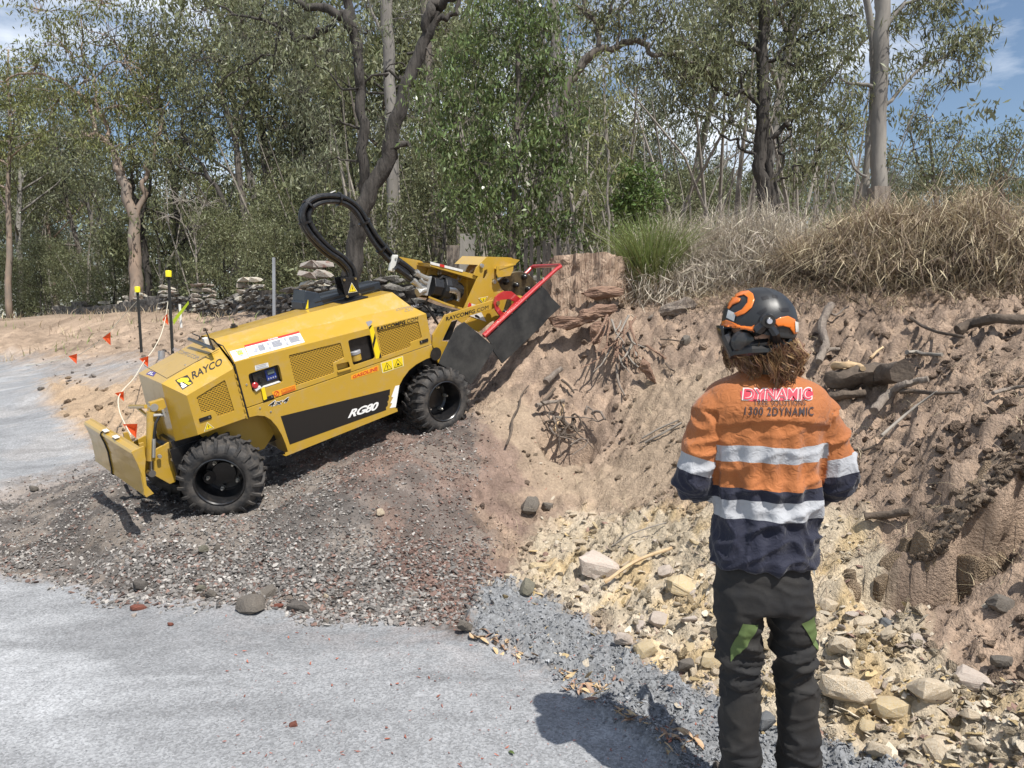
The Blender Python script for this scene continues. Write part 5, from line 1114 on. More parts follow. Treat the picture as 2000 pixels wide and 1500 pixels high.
# -- cutter boom and head
cl = MB().plate([xz(d4(*p), .34) for p in [(140, 140), (198, 145), (155, 320), (108, 305)]], .34, .03)
clamp = part(cl, 'hose_clamp', mk('pale_clamp', (.62, .62, .58), rough=.45), bevel=.006)
part(MB().lathe([(0, .011), (-.008, .010)], my(d4(168, 180), .34), 'y', 8).lathe([(0, .011), (-.008, .010)], my(d4(142, 285), .34), 'y', 8), 'clamp_bolt', M['zinc'], clamp)
fin = MB().plate([xz(d4(*p), .45) for p in [(200, 162), (410, 200), (515, 245), (530, 300), (535, 360), (420, 335), (330, 300)]], .45, .015)
part(fin, 'boom_fin', M['yellow'], bevel=.002)
boom = MB(); bp_ = [(515, 235), (1000, 365), (975, 425), (858, 695), (700, 640), (505, 565), (470, 420)]
boom.plate([xz(d4(*p), .42) for p in bp_], .42, .02)
# rim of the box section standing proud on this side
tb = [my(d4(*p), .24) for p in [(512, 225), (1005, 350), (1000, 400), (525, 262)]]; tbf = [p + np.array([0, .2, 0]) for p in tb]
boom.add(tb + tbf, [(0, 1, 2, 3), (4, 7, 6, 5), (0, 4, 5, 1), (2, 6, 7, 3), (0, 3, 7, 4)])
tb = [my(d4(*p), .24) for p in [(505, 560), (700, 635), (862, 685), (868, 708), (700, 660), (500, 580)]]; tbf = [p + np.array([0, .2, 0]) for p in tb]
boom.add(tb + tbf, [(0, 1, 4, 5), (1, 2, 3, 4), (6, 11, 10, 7), (7, 10, 9, 8), (0, 6, 7, 1), (1, 7, 8, 2), (5, 4, 10, 11), (4, 3, 9, 10)])
part(boom, 'cutter_boom', M['yellow'], bevel=.003)
q = [my(d4(*p), .238) + np.array([0, -.003, 0]) for p in [(515, 210), (850, 295), (845, 318), (520, 238)]]
bl_ = MB().add(q + [p + np.array([0, .12, .0]) for p in q], [(0, 1, 2, 3), (0, 4, 5, 1), (4, 7, 6, 5)])
part(bl_, 'boom_label', M['white'])
part(MB().add([q[0] * .72 + q[1] * .28 + np.array([0, -.003, .0]), q[0] * .58 + q[1] * .42 + np.array([0, -.003, 0]), q[3] * .58 + q[2] * .42 + np.array([0, -.003, .0]), q[3] * .72 + q[2] * .28 + np.array([0, -.003, 0])], [(0, 1, 2, 3)]), 'boom_label_mark', M['dred'])
nuts = MB()
for p in [(608, 330), (807, 383)]: nuts.lathe([(-.0, .024), (-.01, .024), (-.012, .012), (-.03, .012)], my(d4(*p), .42), 'y', 12)
part(nuts, 'boom_nut', M['zinc'])
# hydraulic motor: manifold, body, housing, fittings
mt = MB().plate([xz(d4(*p), .27) for p in [(478, 365), (540, 360), (492, 560), (440, 548)]], .27, .13); mot = part(mt, 'motor_manifold', mk('cast_grey', (.40, .40, .39), rough=.45, metal=.4), bevel=.006)
mc = MB()
def ring_pts(px0, px1, y, r0, r1, n=14, shrink=1): pass
A = my(d4(510, 455), .33); B = my(d4(600, 470), .33); C_ = my(d4(650, 480), .33); D = my(d4(800, 510), .36); E_ = my(d4(812, 512), .36)
mc.tube([A, B], .105, 8); mc.tube([B, B + (C_ - B) * .2, C_, D * .6 + C_ * .4, D], [.085, .125, .13, .10, .085], 14)
mc.plate([xz(d4(*p), .25) for p in [(650, 350), (795, 395), (812, 440), (770, 440), (740, 400), (655, 375), (625, 400), (612, 385)]], .25, .05)
mc.tube([my(d4(*p), .26) for p in [(600, 420), (700, 450), (760, 520), (720, 600)]], .02, 7); mc.box(my(d4(690, 570), .3), (.16, .1, .06))
part(mc, 'hydraulic_motor', mk('black_casting', (.016, .016, .017), rough=.42, bump=.4, bscale=35), bevel=.004)
ft = MB()
for pth, r in [([(380, 328), (420, 355), (455, 372), (492, 385)], .026), ([(355, 412), (395, 450), (425, 478), (462, 490)], .024), ([(418, 395), (452, 420), (480, 430)], .02), ([(400, 520), (445, 500), (470, 500)], .03)]:
    P_ = [my(d4(*p), .26) for p in pth]; ft.tube(P_, r, 10); ft.tube([P_[0] - (P_[1] - P_[0]) * .3, P_[0] + (P_[1] - P_[0]) * .25], r * 1.35, 8)
part(ft, 'hose_fitting', M['zinc'], smooth=True)
ft = MB(); ft.tube([my(d4(*p), .22) for p in [(700, 495), (760, 505), (795, 535), (800, 590), (790, 612)]], [.03, .032, .03, .022, .02], 10); part(ft, 'elbow_fitting', M['steel'], smooth=True)
for pth, r in [([(200, 200), (270, 250), (330, 300), (385, 335)], .026), ([(170, 270), (240, 320), (310, 370), (360, 415)], .026), ([(230, 215), (300, 275), (350, 350), (410, 390)], .018), ([(520, 560), (480, 620), (540, 740), (620, 880)], .009), ([(430, 640), (500, 700), (560, 790), (600, 850)], .009)]:
    part(MB().tube(catmull([my(d4(*p), .28) for p in pth]), r, 8), 'hydraulic_hose', M['hose'], smooth=True)
# main cutter plates
mp_ = [(958, 345), (985, 275), (1010, 245), (1092, 163), (1300, 168), (1345, 172), (1365, 230), (1190, 268), (1182, 370), (1240, 490), (1310, 540), (1260, 700), (1195, 790), (1120, 830), (1040, 900), (1012, 925), (870, 850), (795, 805), (820, 740), (858, 688), (1003, 362)]
hd = MB().plate([xz(d4(*p), .22) for p in mp_], .22, .014, holes=[rnd([xz(d4(*p), .22) for p in [(1066, 300), (1096, 288), (1098, 330), (1072, 380), (1050, 378)]], .006)])
hd.plate([xz(d4(*p), .62) for p in [(870, 330), (900, 260), (985, 163), (1200, 168), (1240, 172), (1090, 380), (1080, 700), (1010, 890)]], .62, .014)
tp_ = [my(d4(*p), .235) for p in [(1010, 245), (1092, 163), (1300, 168), (1425, 196), (1365, 252), (1195, 262)]]
a_, b_ = tp_[1], tp_[2]; e_ = np.array([0, .39, 0])
hd.add([tp_[0], a_, b_, a_ + e_, b_ + e_, tp_[0] + e_, tp_[3], tp_[3] + np.array([0, .30, 0]), tp_[4]], [(1, 2, 4, 3), (0, 1, 3, 5), (2, 6, 7, 4), (2, 8, 6)])
head = part(hd, 'cutter_head_plate', M['yellow'], bevel=.002)
part(MB().plate([xz(d4(*p), .15) for p in [(1192, 258), (1362, 248), (1358, 300), (1330, 355), (1205, 372), (1190, 340)]], .15, .01), 'chip_shield', M['yellow'], bevel=.002)
part(MB().box(my(d4(1270, 262), .19), (.22, .09, .01)), 'chip_shield_lip', M['yellow'])
nt_ = MB()
for p, y in [((1036, 253), .215), ((1160, 415), .218)]: nt_.lathe([(0, .022), (-.02, .020)], my(d4(*p), y), 'y', 8)
part(nt_, 'head_bolt', M['zinc'], head)
tri_label([d4(1052, 632), d4(1010, 582), d4(1098, 565)][::1], .217)
# white warning label behind the arm
sticker('head_label', d4, [(905, 625), (1000, 655), (1085, 820), (880, 745)], M['white'], y=.216, polys=[([(.0, .62), (.28, .62), (.3, 1), (.02, 1)], 1), ([(.45, .05), (.72, .08), (.70, .22), (.55, .28), (.44, .2)], 2)], mats=[M['dred'], M['decal_black']])
# lift arm with lettering
ar = MB().plate([xz(d4(*p), .12) for p in [(672, 750), (1130, 606), (1160, 596), (1200, 622), (1198, 665), (1150, 690), (738, 812), (640, 1012), (700, 1022), (690, 1100), (600, 1240), (585, 1180), (575, 1120), (540, 1060), (543, 955)]], .12, .02)
arm = part(ar, 'lift_arm', M['yellow'], bevel=.003)
part(MB().plate([xz(d4(*p), .17) for p in [(725, 825), (795, 800), (720, 1000), (650, 1010)]], .17, .01), 'arm_recess', M['black'])
decal_text('lettering', 'RAYCOMFG', [my(d4(*p), .12) for p in [(678, 772), (970, 690), (968, 730), (676, 812)]], M['decal_black'], NY, bold=.02)
decal_text('lettering', '.COM', [my(d4(*p), .12) for p in [(978, 690), (1106, 650), (1106, 688), (978, 726)]], M['decal_black'], NY)
pv = MB().lathe([(0.03, .038), (-.03, .038), (-.035, .034), (-.04, .022), (-.05, .022)], my(d4(1172, 628), .12), 'y', 8); part(pv, 'pivot_pin', M['brass'])
part(MB().lathe([(0, .011), (-.03, .011)], my(d4(795, 860), .06), 'y', 8), 'flap_bolt', M['zinc'])
part(MB().lathe([(-.01, .055), (-.012, .06), (-.012, .045)], my(c4(1050, 655), .0), 'y', 20), 'rear_port', M['black'])
# lower flap and skirt
fl = [xz(d4(*p), -.02) for p in [(840, 835), (868, 822), (1155, 1062), (1166, 1082), (1150, 1120), (950, 1430), (925, 1455), (800, 1345), (610, 1245), (628, 1190), (780, 880)]]
part(MB().plate(fl, -.02, .014), 'rubber_flap', M['flap'], bevel=.002)
fg = [xz(d4(*p), .0) for p in [(1095, 985), (1640, 452), (1700, 505), (1745, 575), (1840, 668), (1722, 775), (1660, 850), (1250, 1242), (1162, 1120), (1168, 1085)]]
part(MB().plate(fg, .0, .016), 'rubber_skirt', M['flap'], bevel=.002)
rf = MB(); P0 = [my(d4(*p), .0) for p in [(1062, 965), (1350, 700), (1640, 430), (1790, 292), (1836, 262)]]
P1 = [my(d4(1836, 262), .0), ml(d4(1828, 250), (0, 1, 0), .04), ml(d4(1565, 260), (0, 1, 0), .50), ml(d4(1535, 280), (0, 1, 0), .53), ml(d4(1500, 318), (0, 1, 0), .53), ml(d4(1400, 400), (0, 1, 0), .53)]
rf.tube(P0 + P1[1:], .020, 10)
gd = part(rf, 'red_guard_frame', M['red'], smooth=True)
rb_ = MB().plate([xz(d4(*p), .015) for p in [(1050, 945), (1345, 668), (1640, 405), (1665, 430), (1360, 715), (1095, 985), (1065, 975)]], .012, .02)
part(rb_, 'guard_rail', M['red'], bevel=.003)
gp = MB().plate([xz(d4(*p), .08) for p in [(1180, 570), (1215, 540), (1270, 510), (1340, 512), (1390, 550), (1440, 590), (1400, 640), (1290, 760), (1235, 775), (1180, 700), (1165, 640)]], .08, .02,
               holes=[[xz(d4(*p), .08) for p in [(1225, 600), (1320, 590), (1375, 620), (1300, 720), (1255, 730), (1205, 660)]]])
part(gp, 'guard_bracket', M['red'], bevel=.002)
gb = MB()
for p in [(1195, 860), (1335, 728), (1478, 598), (1622, 462), (1660, 385)]: gb.lathe([(0, .014), (-.010, .012)], my(d4(*p), .008), 'y', 8)
part(gb, 'guard_bolt', M['zinc'])
# cutter wheel
wcc = my(d4(1390, 640), .38); mb = MB().lathe([(-.02, .001), (-.02, .33), (-.012, .338), (.012, .338), (.02, .33), (.02, .001)], wcc, 'y', 56)
cwheel = part(mb, 'cutter_wheel', mk('worn_steel_disc', (.30, .24, .14), (.09, .08, .07), scale=9, lo=.4, hi=.6, rough=.32, metal=.85), smooth=True)
for k in range(14):
    a = k * .449 + .2; rr = .20 if k % 2 else .29
    part(MB().lathe([(0, .034), (-.025, .032), (-.045, .016), (-.05, .001)], wcc + np.array([rr * math.cos(a), -.02, rr * math.sin(a)]), 'y', 12), 'cutter_pocket', M['black'], cwheel, smooth=True)
part(MB().lathe([(0, .09), (-.05, .09), (-.06, .05)], wcc, 'y', 20), 'cutter_hub', M['yellow2'], cwheel)
# yellow brace seen behind the blade
part(MB().tube([ml(a4(*p), (1, 0, 0), -.25) for p in [(445, 662), (580, 660)]], .016, 8).tube([ml(a4(*p), (1, 0, 0), -.25) for p in [(505, 668), (610, 755)]], .013, 8), 'far_brace', M['yellow'])
# ------------------------------------------------------------------ the operator
PX0, PY0 = .80, 2.46
proot = empty('person', (PX0, PY0, 0), 'person seen from behind in orange and navy work shirt, black trousers and black orange helmet', 'person')
def pp(px, py, dy=0.0): return at(px, py, PY0 + dy) - np.array([PX0, PY0, 0])
def loft(rings, n=40):
    """rings: (px centre, py, half width px, half depth m, dy)"""
    mb = MB(); V = []; m = PY0 / FPX
    for cx, py, hw, hd, dy in rings:
        c = pp(cx, py, dy)
        for j in range(n):
            a = 2 * math.pi * j / n; ca, sa = math.cos(a), math.sin(a)
            V.append(c + np.array([hw * m * np.sign(ca) * abs(ca) ** .85, hd * np.sign(sa) * abs(sa) ** .85, 0]))
    k = len(rings); F = [(i * n + j, i * n + (j + 1) % n, (i + 1) * n + (j + 1) % n, (i + 1) * n + j) for i in range(k - 1) for j in range(n)]
    F += [tuple(range(n)), tuple((k - 1) * n + j for j in range(n))]; return mb.add(V, F)
def interp_rings(R, k=4):
    R = np.array(R, float); return catm(R, k)
def remesh(mbs, vox, smooth=4, keep_below=None):
    me = bpy.data.meshes.new('tmp'); V = []; F = []
    for mb in mbs:
        b = len(V); V += mb.v; F += [tuple(i + b for i in f) for f in mb.f]
    me.from_pydata(V, [], F); bm = bmesh.new(); bm.from_mesh(me); bmesh.ops.recalc_face_normals(bm, faces=bm.faces); bm.to_mesh(me); bm.free()
    o = bpy.data.objects.new('tmp', me); COL.objects.link(o); r = o.modifiers.new('r', 'REMESH'); r.mode = 'VOXEL'; r.voxel_size = vox
    s = o.modifiers.new('s', 'SMOOTH'); s.factor = .5; s.iterations = smooth
    bpy.context.view_layer.update(); m2 = bpy.data.meshes.new_from_object(o.evaluated_get(bpy.context.evaluated_depsgraph_get()))
    COL.objects.unlink(o); bpy.data.objects.remove(o); return m2
def verts(me): a = np.empty(len(me.vertices) * 3, np.float32); me.vertices.foreach_get('co', a); return a.reshape(-1, 3).astype(float)
def normals(me): a = np.empty(len(me.vertices) * 3, np.float32); me.vertices.foreach_get('normal', a); return a.reshape(-1, 3).astype(float)
def setv(me, V): me.vertices.foreach_set('co', V.astype(np.float32).ravel()); me.update()
def limb(pts, n=18):
    """pts: (px, py, dy, radius)"""
    P = catm([np.append(pp(a, b, c), r) for a, b, c, r in pts], 4); return MB().tube(P[:, :3], P[:, 3], n)
# skin: one continuous body, mostly covered
body = [loft([(1492, 700, 34, .06, .0), (1492, 750, 34, .06, 0), (1492, 775, 90, .07, 0), (1492, 900, 86, .09, 0), (1492, 1060, 78, .09, 0), (1490, 1150, 72, .09, 0)], 20),
        limb([(1404, 800, 0, .035), (1376, 860, 0, .032), (1360, 930, .02, .030), (1388, 942, .16, .030), (1418, 938, .27, .026), (1432, 936, .33, .034)]),
        limb([(1588, 810, 0, .035), (1616, 870, 0, .032), (1630, 935, .02, .030), (1600, 942, .16, .030), (1560, 938, .27, .026), (1545, 936, .33, .034)]),
        limb([(1447, 1150, 0, .055), (1445, 1330, 0, .040), (1446, 1500, 0, .036), (1450, 1640, 0, .035), (1450, 1670, .06, .035), (1450, 1672, .14, .03)]),
        limb([(1543, 1150, 0, .055), (1552, 1330, 0, .040), (1556, 1500, 0, .036), (1558, 1640, 0, .035), (1560, 1670, .06, .035), (1560, 1672, .14, .03)])]
hc = pp(1480, 650, .0)
hm = MB().lathe([(-.14, .03), (-.12, .055), (-.08, .072), (-.02, .082), (.04, .08), (.09, .055), (.11, .01)], hc, 'z', 20); body.append(hm)
for s, bx in ((1, 1432), (-1, 1545)):
    w0 = pp(bx, 936, .33)
    for k in range(4): b = w0 + np.array([s * .01, .02, .026 - k * .018]); body.append(MB().tube([b, b + np.array([s * .03, .035, 0]), b + np.array([s * .055, .02, -.004]), b + np.array([s * .06, -.01 , -.006])], [.010, .0095, .009, .007], 8))
    body.append(MB().tube([w0 + np.array([0, .0, .025]), w0 + np.array([s * .02, .025, .048]), w0 + np.array([s * .045, .035, .05])], [.012, .011, .009], 8))
# face: nose, brow, ears turned to the left
fd_ = np.array([-.8, .6, 0])
body.append(MB().tube([hc + fd_ * .078 + np.array([0, 0, .01]), hc + fd_ * .100 + np.array([0, 0, -.03]), hc + fd_ * .078 + np.array([0, 0, -.045])], [.008, .013, .01], 8))
me = remesh(body, .007, 3); M['skin'] = mk('skin', (.50, .30, .21), rough=.5); me.materials.clear(); me.materials.append(M['skin']); me.polygons.foreach_set('use_smooth', [True] * len(me.polygons)); link('body', me, None, proot)
# shirt
tor = interp_rings([(1492, 728, 38, .062, .01), (1492, 740, 60, .075, .01), (1493, 752, 92, .092, .01), (1495, 770, 112, .108, .01), (1497, 800, 117, .118, 0), (1497, 850, 110, .122, 0), (1496, 900, 105, .122, 0), (1494, 950, 103, .120, .0), (1492, 1000, 102, .122, .0), (1490, 1050, 102, .130, 0), (1489, 1082, 103, .134, 0), (1489, 1096, 102, .134, 0)], 4)
slL = limb([(1425, 800, 0, .05), (1402, 806, 0, .066), (1384, 832, 0, .066), (1372, 866, 0, .065), (1362, 905, -.005, .066), (1356, 935, .0, .062), (1374, 945, .07, .058), (1392, 944, .16, .050), (1412, 940, .24, .044)], 24)
slR = limb([(1570, 805, 0, .05), (1592, 812, 0, .066), (1610, 838, 0, .066), (1622, 872, 0, .064), (1630, 912, -.005, .062), (1634, 940, .0, .058), (1612, 950, .07, .056), (1590, 946, .16, .050), (1566, 940, .24, .044)], 24)
me = remesh([loft([tuple(r) for r in tor], 56), slL, slR], .0062, 12)
V = verts(me); Nn = normals(me); zz_ = V[:, 2]; xx_ = V[:, 0]
def zpy(py): return pp(1490, py)[2]
cxl = pp(1494, 900)[0]
armL = np.linalg.norm((V - pp(1372, 860))[:, [0]], axis=1) * 0
xl, xr = pp(1392, 900)[0], pp(1601, 900)[0]
arm = np.maximum(sstep(xl + .004, xl - .010, xx_) , sstep(xr - .004, xr + .010, xx_)) * (zz_ < zpy(800)) 
w1 = perlin(V * np.array([9, 9, 14]) + 3); w2 = perlin(V * np.array([22, 22, 17]) + 9); w3 = perlin(V * np.array([5, 5, 4]) + 1)
rg = (1 - np.abs(perlin(V * np.array([7, 7, 11]) + np.stack([w3, w3, w3], 1) * .8))) ** 5
rg2 = (1 - np.abs(perlin(V * np.array([13, 13, 7]) + 5 + np.stack([w3, w3, w3], 1) * 1.2))) ** 5
low = sstep(zpy(830), zpy(950), zz_)
disp = (.006 * w1 + .003 * w2) * (1 - .95 * sstep(zpy(812), zpy(795), zz_) * (arm < .5)) + .014 * (rg - .3) * (.35 * (1 - .9 * sstep(zpy(812), zpy(798), zz_) * (arm < .5)) + .65 * np.maximum(low, arm)) + .012 * (rg2 - .3) * (.35 * (1 - .9 * sstep(zpy(812), zpy(798), zz_) * (arm < .5)) + .65 * low)
# drape folds running down from the shoulder blades
fold = np.cos((xx_ - cxl) * 85 + 2.4 * perlin(V * 3.0) + (zz_ - 1.2) * 6) * sstep(zpy(815), zpy(870), zz_) * (1 - sstep(zpy(1000), zpy(1090), zz_) * .5) * (1 - arm) * .007
disp += fold
yoke = zpy(818) + .012 * np.cos((xx_ - cxl) * 14) - .006
isback = (Nn[:, 1] < .2) & (arm < .5)
disp += np.where(isback, .011 * sstep(-.002, .003, zz_ - yoke), 0)
V = V + Nn * disp[:, None]; setv(me, V)
def farr(me, name, a): at_ = me.attributes.new(name, 'FLOAT', 'POINT'); at_.data.foreach_set('value', a.astype(np.float32))
zq = zz_ + np.where(arm > .5, 0, .004 * np.sin(xx_ * 25))
# arm zones follow the sleeve: shifted bands
za = np.where(xx_ < cxl, zz_ - (zpy(893) - zpy(876)) * 0, zz_)
tilt = np.where(xx_ < cxl, (xx_ - pp(1352, 900)[0]) * .30, -(xx_ - pp(1636, 900)[0]) * .25)
zone_arm = zz_ + tilt
farr(me, 'zb', zq); farr(me, 'za', zone_arm); farr(me, 'arm', (arm > .5) * 1.0)
def shirt_mat():
    m = bpy.data.materials.new('hi_vis_shirt'); m.use_nodes = True; N, L = m.node_tree.nodes, m.node_tree.links; b = N['Principled BSDF']; b.inputs['Roughness'].default_value = .8; b.inputs['Sheen Weight'].default_value = .15
    def attr(n): a = N.new('ShaderNodeAttribute'); a.attribute_name = n; return a.outputs['Fac']
    def ramp(src, z0, z1, stops):
        r = N.new('ShaderNodeMapRange'); r.inputs[1].default_value = z0; r.inputs[2].default_value = z1; L.new(src, r.inputs[0]); c = N.new('ShaderNodeValToRGB'); c.color_ramp.interpolation = 'CONSTANT'
        e = c.color_ramp.elements; e[0].position = 0; e[0].color = (*stops[0][1], 1); e[1].position = stops[1][0]; e[1].color = (*stops[1][1], 1)
        for p, col in stops[2:]: q = e.new(p); q.color = (*col, 1)
        L.new(r.outputs[0], c.inputs[0]); return c.outputs[0]
    OR, NV, TP = (.36, .118, .030), (.006, .008, .024), (.36, .37, .39); z0, z1 = zpy(1110), zpy(720)
    f = lambda py: (zpy(py) - z0) / (z1 - z0)
    bod = ramp(attr('zb'), z0, z1, [(0, NV), (f(1001), TP), (f(967), NV), (f(943), OR), (f(893), TP), (f(863), OR)])
    arm_ = ramp(attr('za'), z0, z1, [(0, NV), (f(921), TP), (f(888), OR)])
    mx = N.new('ShaderNodeMixRGB'); L.new(attr('arm'), mx.inputs[0]); L.new(bod, mx.inputs[1]); L.new(arm_, mx.inputs[2])
    t = N.new('ShaderNodeTexCoord'); nt = N.new('ShaderNodeTexNoise'); nt.inputs['Scale'].default_value = 9; nt.inputs['Detail'].default_value = 8; L.new(t.outputs['Object'], nt.inputs['Vector'])
    r = N.new('ShaderNodeMapRange'); r.inputs[1].default_value = .3; r.inputs[2].default_value = .7; r.inputs[3].default_value = .88; r.inputs[4].default_value = 1.1; L.new(nt.outputs['Fac'], r.inputs[0])
    h = N.new('ShaderNodeHueSaturation'); L.new(mx.outputs[0], h.inputs['Color']); L.new(r.outputs[0], h.inputs['Value']); L.new(h.outputs[0], b.inputs['Base Color'])
    n2 = N.new('ShaderNodeTexNoise'); n2.inputs['Scale'].default_value = 38; n2.inputs['Detail'].default_value = 5; n2.inputs['Distortion'].default_value = 1.2; L.new(t.outputs['Object'], n2.inputs['Vector'])
    bp = N.new('ShaderNodeBump'); bp.inputs['Strength'].default_value = .75; bp.inputs['Distance'].default_value = .008; L.new(n2.outputs['Fac'], bp.inputs['Height']); L.new(bp.outputs[0], b.inputs['Normal']); return m
me.materials.clear(); me.materials.append(shirt_mat()); me.polygons.foreach_set('use_smooth', [True] * len(me.polygons)); shirt = link('shirt', me, None, proot)
bvs = BVHTree.FromPolygons([tuple(v.co) for v in me.vertices], [tuple(p.vertices) for p in me.polygons])
def drape(V2, F, quad, bvh, name, mat, off=.0012, sub=1, par=None):
    """lay flat print (uv 0..1) on cloth: subdivide and push on to the surface from behind"""
    me_ = bpy.data.meshes.new('t'); me_.from_pydata([(u, v, 0) for u, v in V2], [], F); bm = bmesh.new(); bm.from_mesh(me_); bmesh.ops.triangulate(bm, faces=bm.faces)
    tl, tr, br, bl = [np.array(q, float) for q in quad]; f = lambda u, v: (bl * (1 - u) + br * u) * (1 - v) + (tl * (1 - u) + tr * u) * v
    for v in bm.verts: p = f(v.co.x, v.co.y); v.co = p
    for _ in range(3):
        lg = [e for e in bm.edges if e.calc_length() > .009]
        if not lg: break
        bmesh.ops.subdivide_edges(bm, edges=lg, cuts=1); bmesh.ops.triangulate(bm, faces=bm.faces)
    for v in bm.verts:
        h = bvh.ray_cast(Vector((v.co.x, -1.0, v.co.z)), Vector((0, 1, 0)))
        if h[0]: v.co = h[0] + Vector((0, -off, 0)) + h[1] * off * .5
    bm.to_mesh(me_); bm.free(); me_.name = name; me_.polygons.foreach_set('use_smooth', [True] * len(me_.polygons)); return link(name, me_, mat, par or shirt)
def pq(pts): return [pp(a, b) for a, b in pts]
M['logo_red'] = mk('red_print_cloth', (.50, .02, .05), rough=.6); M['logo_white'] = mk('pale_print_cloth', (.60, .50, .48), rough=.6); M['logo_black'] = mk('faded_black_print', (.035, .025, .03), rough=.7)
Vt, Ft = text2d('DYNAMIC', bold=.05, shear=.25, space=1.0); drape(Vt, Ft, pq([(1430, 753), (1567, 752), (1567, 776), (1430, 776)]), bvs, 'shirt_lettering', M['logo_white'], .0022)
Vt, Ft = text2d('DYNAMIC', bold=.005, shear=.25, space=1.03); drape(Vt, Ft, pq([(1433, 755), (1564, 754), (1564, 774), (1433, 774)]), bvs, 'shirt_lettering', M['logo_red'], .0038)
drape([(0, 0), (.1, -.15), (.35, -.1), (.9, .0), (1, .3), (1, .8), (.6, .95), (.2, .9), (0, .7)], [(0, 1, 2, 3, 4, 5, 6, 7, 8)], pq([(1430, 753), (1567, 752), (1567, 774), (1430, 774)]), bvs, 'shirt_print', M['logo_red'], .0010)
Vt, Ft = text2d('TREE SOLUTIONS', bold=0, space=1.1); drape(Vt, Ft, pq([(1450, 773.5), (1547, 773.5), (1547, 784), (1450, 784)]), bvs, 'shirt_lettering', M['logo_black'], .0026)
Vt, Ft = text2d('1300 2DYNAMIC', bold=.012, shear=.2, space=1.12); drape(Vt, Ft, pq([(1432, 787), (1562, 787), (1562, 803), (1432, 802)]), bvs, 'shirt_lettering', M['logo_black'], .0024)
# collar, cuffs of cloth and shirt seams as thin piping
# trousers
hips = interp_rings([(1489, 1060, 92, .105, 0), (1489, 1110, 92, .118, 0), (1489, 1150, 96, .128, 0), (1490, 1176, 97, .125, 0), (1490, 1186, 94, .11, 0)], 3)
def leg(R): return loft([tuple(r) for r in interp_rings(R, 4)], 34)
LL = leg([(1441, 1130, 42, .088, 0), (1442, 1190, 46, .105, 0), (1443, 1250, 43, .095, 0), (1445, 1320, 38, .085, .0), (1445, 1332, 39, .086, 0), (1445, 1400, 38, .08, .0), (1444, 1470, 42, .078, 0), (1444, 1560, 41, .078, 0), (1444, 1650, 44, .08, 0)])
RL = leg([(1540, 1130, 44, .09, 0), (1540, 1190, 46, .105, 0), (1549, 1250, 40, .095, 0), (1552, 1320, 40, .085, 0), (1554, 1332, 41, .086, 0), (1556, 1400, 40, .08, 0), (1558, 1470, 40, .078, 0), (1560, 1560, 40, .078, 0), (1560, 1650, 44, .08, 0)])
me = remesh([loft([tuple(r) for r in hips], 44), LL, RL], .0068, 4)
V = verts(me); Nn = normals(me); w3 = perlin(V * 4.0)
rg = (1 - np.abs(perlin(V * np.array([5, 5, 13]) + np.stack([w3] * 3, 1) * .9 + 2))) ** 4; rg2 = (1 - np.abs(perlin(V * np.array([8, 8, 20]) + np.stack([w3] * 3, 1) * .9 + 12))) ** 5
knee = np.exp(-((V[:, 2] - zpy(1290)) / .12) ** 2) + .8 * np.exp(-((V[:, 2] - zpy(1500)) / .12) ** 2) + .35
seam = -.004 * np.exp(-((V[:, 2] - zpy(1333)) / .004) ** 2) + .002 * np.exp(-((V[:, 2] - zpy(1329)) / .005) ** 2)
V = V + Nn * (.004 * perlin(V * 7 + 5) + .016 * (rg - .55) * knee + .010 * (rg2 - .5) * knee + seam)[:, None]; setv(me, V)
M['trouser'] = mk('black_trouser', (.011, .011, .012), (.028, .025, .021), scale=5, lo=.42, hi=.7, rough=.85, bump=.25, bscale=60)
me.materials.clear(); me.materials.append(M['trouser']); me.polygons.foreach_set('use_smooth', [True] * len(me.polygons)); trs = link('trousers', me, None, proot)
bvt = BVHTree.FromPolygons([tuple(v.co) for v in me.vertices], [tuple(p.vertices) for p in me.polygons])
M['green_patch'] = mk('olive_green_cloth', (.085, .125, .038), rough=.8, bump=.2, bscale=60)
def patch(pts, nm, mat, par):
    P = pq(pts); x = [p[0] for p in P]; z = [p[2] for p in P]; x0, x1, z0, z1 = min(x), max(x), min(z), max(z)
    # dense grid clipped to the polygon through bisected triangulation
    V2 = [((a - x0) / (x1 - x0), (b - z0) / (z1 - z0)) for a, b in zip(x, z)]; tri = [tuple(t) for t in tessellate_polygon([[Vector((u, v, 0)) for u, v in V2]])]
    mx_, = (P[0][1],); quad = [(x0, 0, z1), (x1, 0, z1), (x1, 0, z0), (x0, 0, z0)]; return drape(V2, tri, quad, bvt, nm, mat, .0025, par=par)
patch([(1432, 1193), (1463, 1198), (1445, 1232), (1428, 1256), (1415, 1274), (1416, 1250), (1424, 1220)], 'green_patch', M['green_patch'], trs)
patch([(1542, 1194), (1570, 1184), (1577, 1210), (1582, 1235), (1585, 1258), (1570, 1240), (1556, 1215)], 'green_patch', M['green_patch'], trs)
patch([(1581, 1080), (1589, 1076), (1593, 1100), (1592, 1125), (1588, 1118), (1584, 1100)], 'pale_patch', mk('pale_cloth', (.35, .34, .30), rough=.8), trs)
for bx in (1446, 1560):
    c = pp(bx, 1665, .0); c[2] = .05; bt_ = MB(); bt_.box((c[0], c[1] + .06, .035), (.10, .28, .07)); bt_.lathe([(0, .055), (.12, .05)], (c[0], c[1], .05), 'z', 14); bt_.build('boot', mk('boot_leather', (.06, .045, .03), rough=.6), proot, bevel=.015)
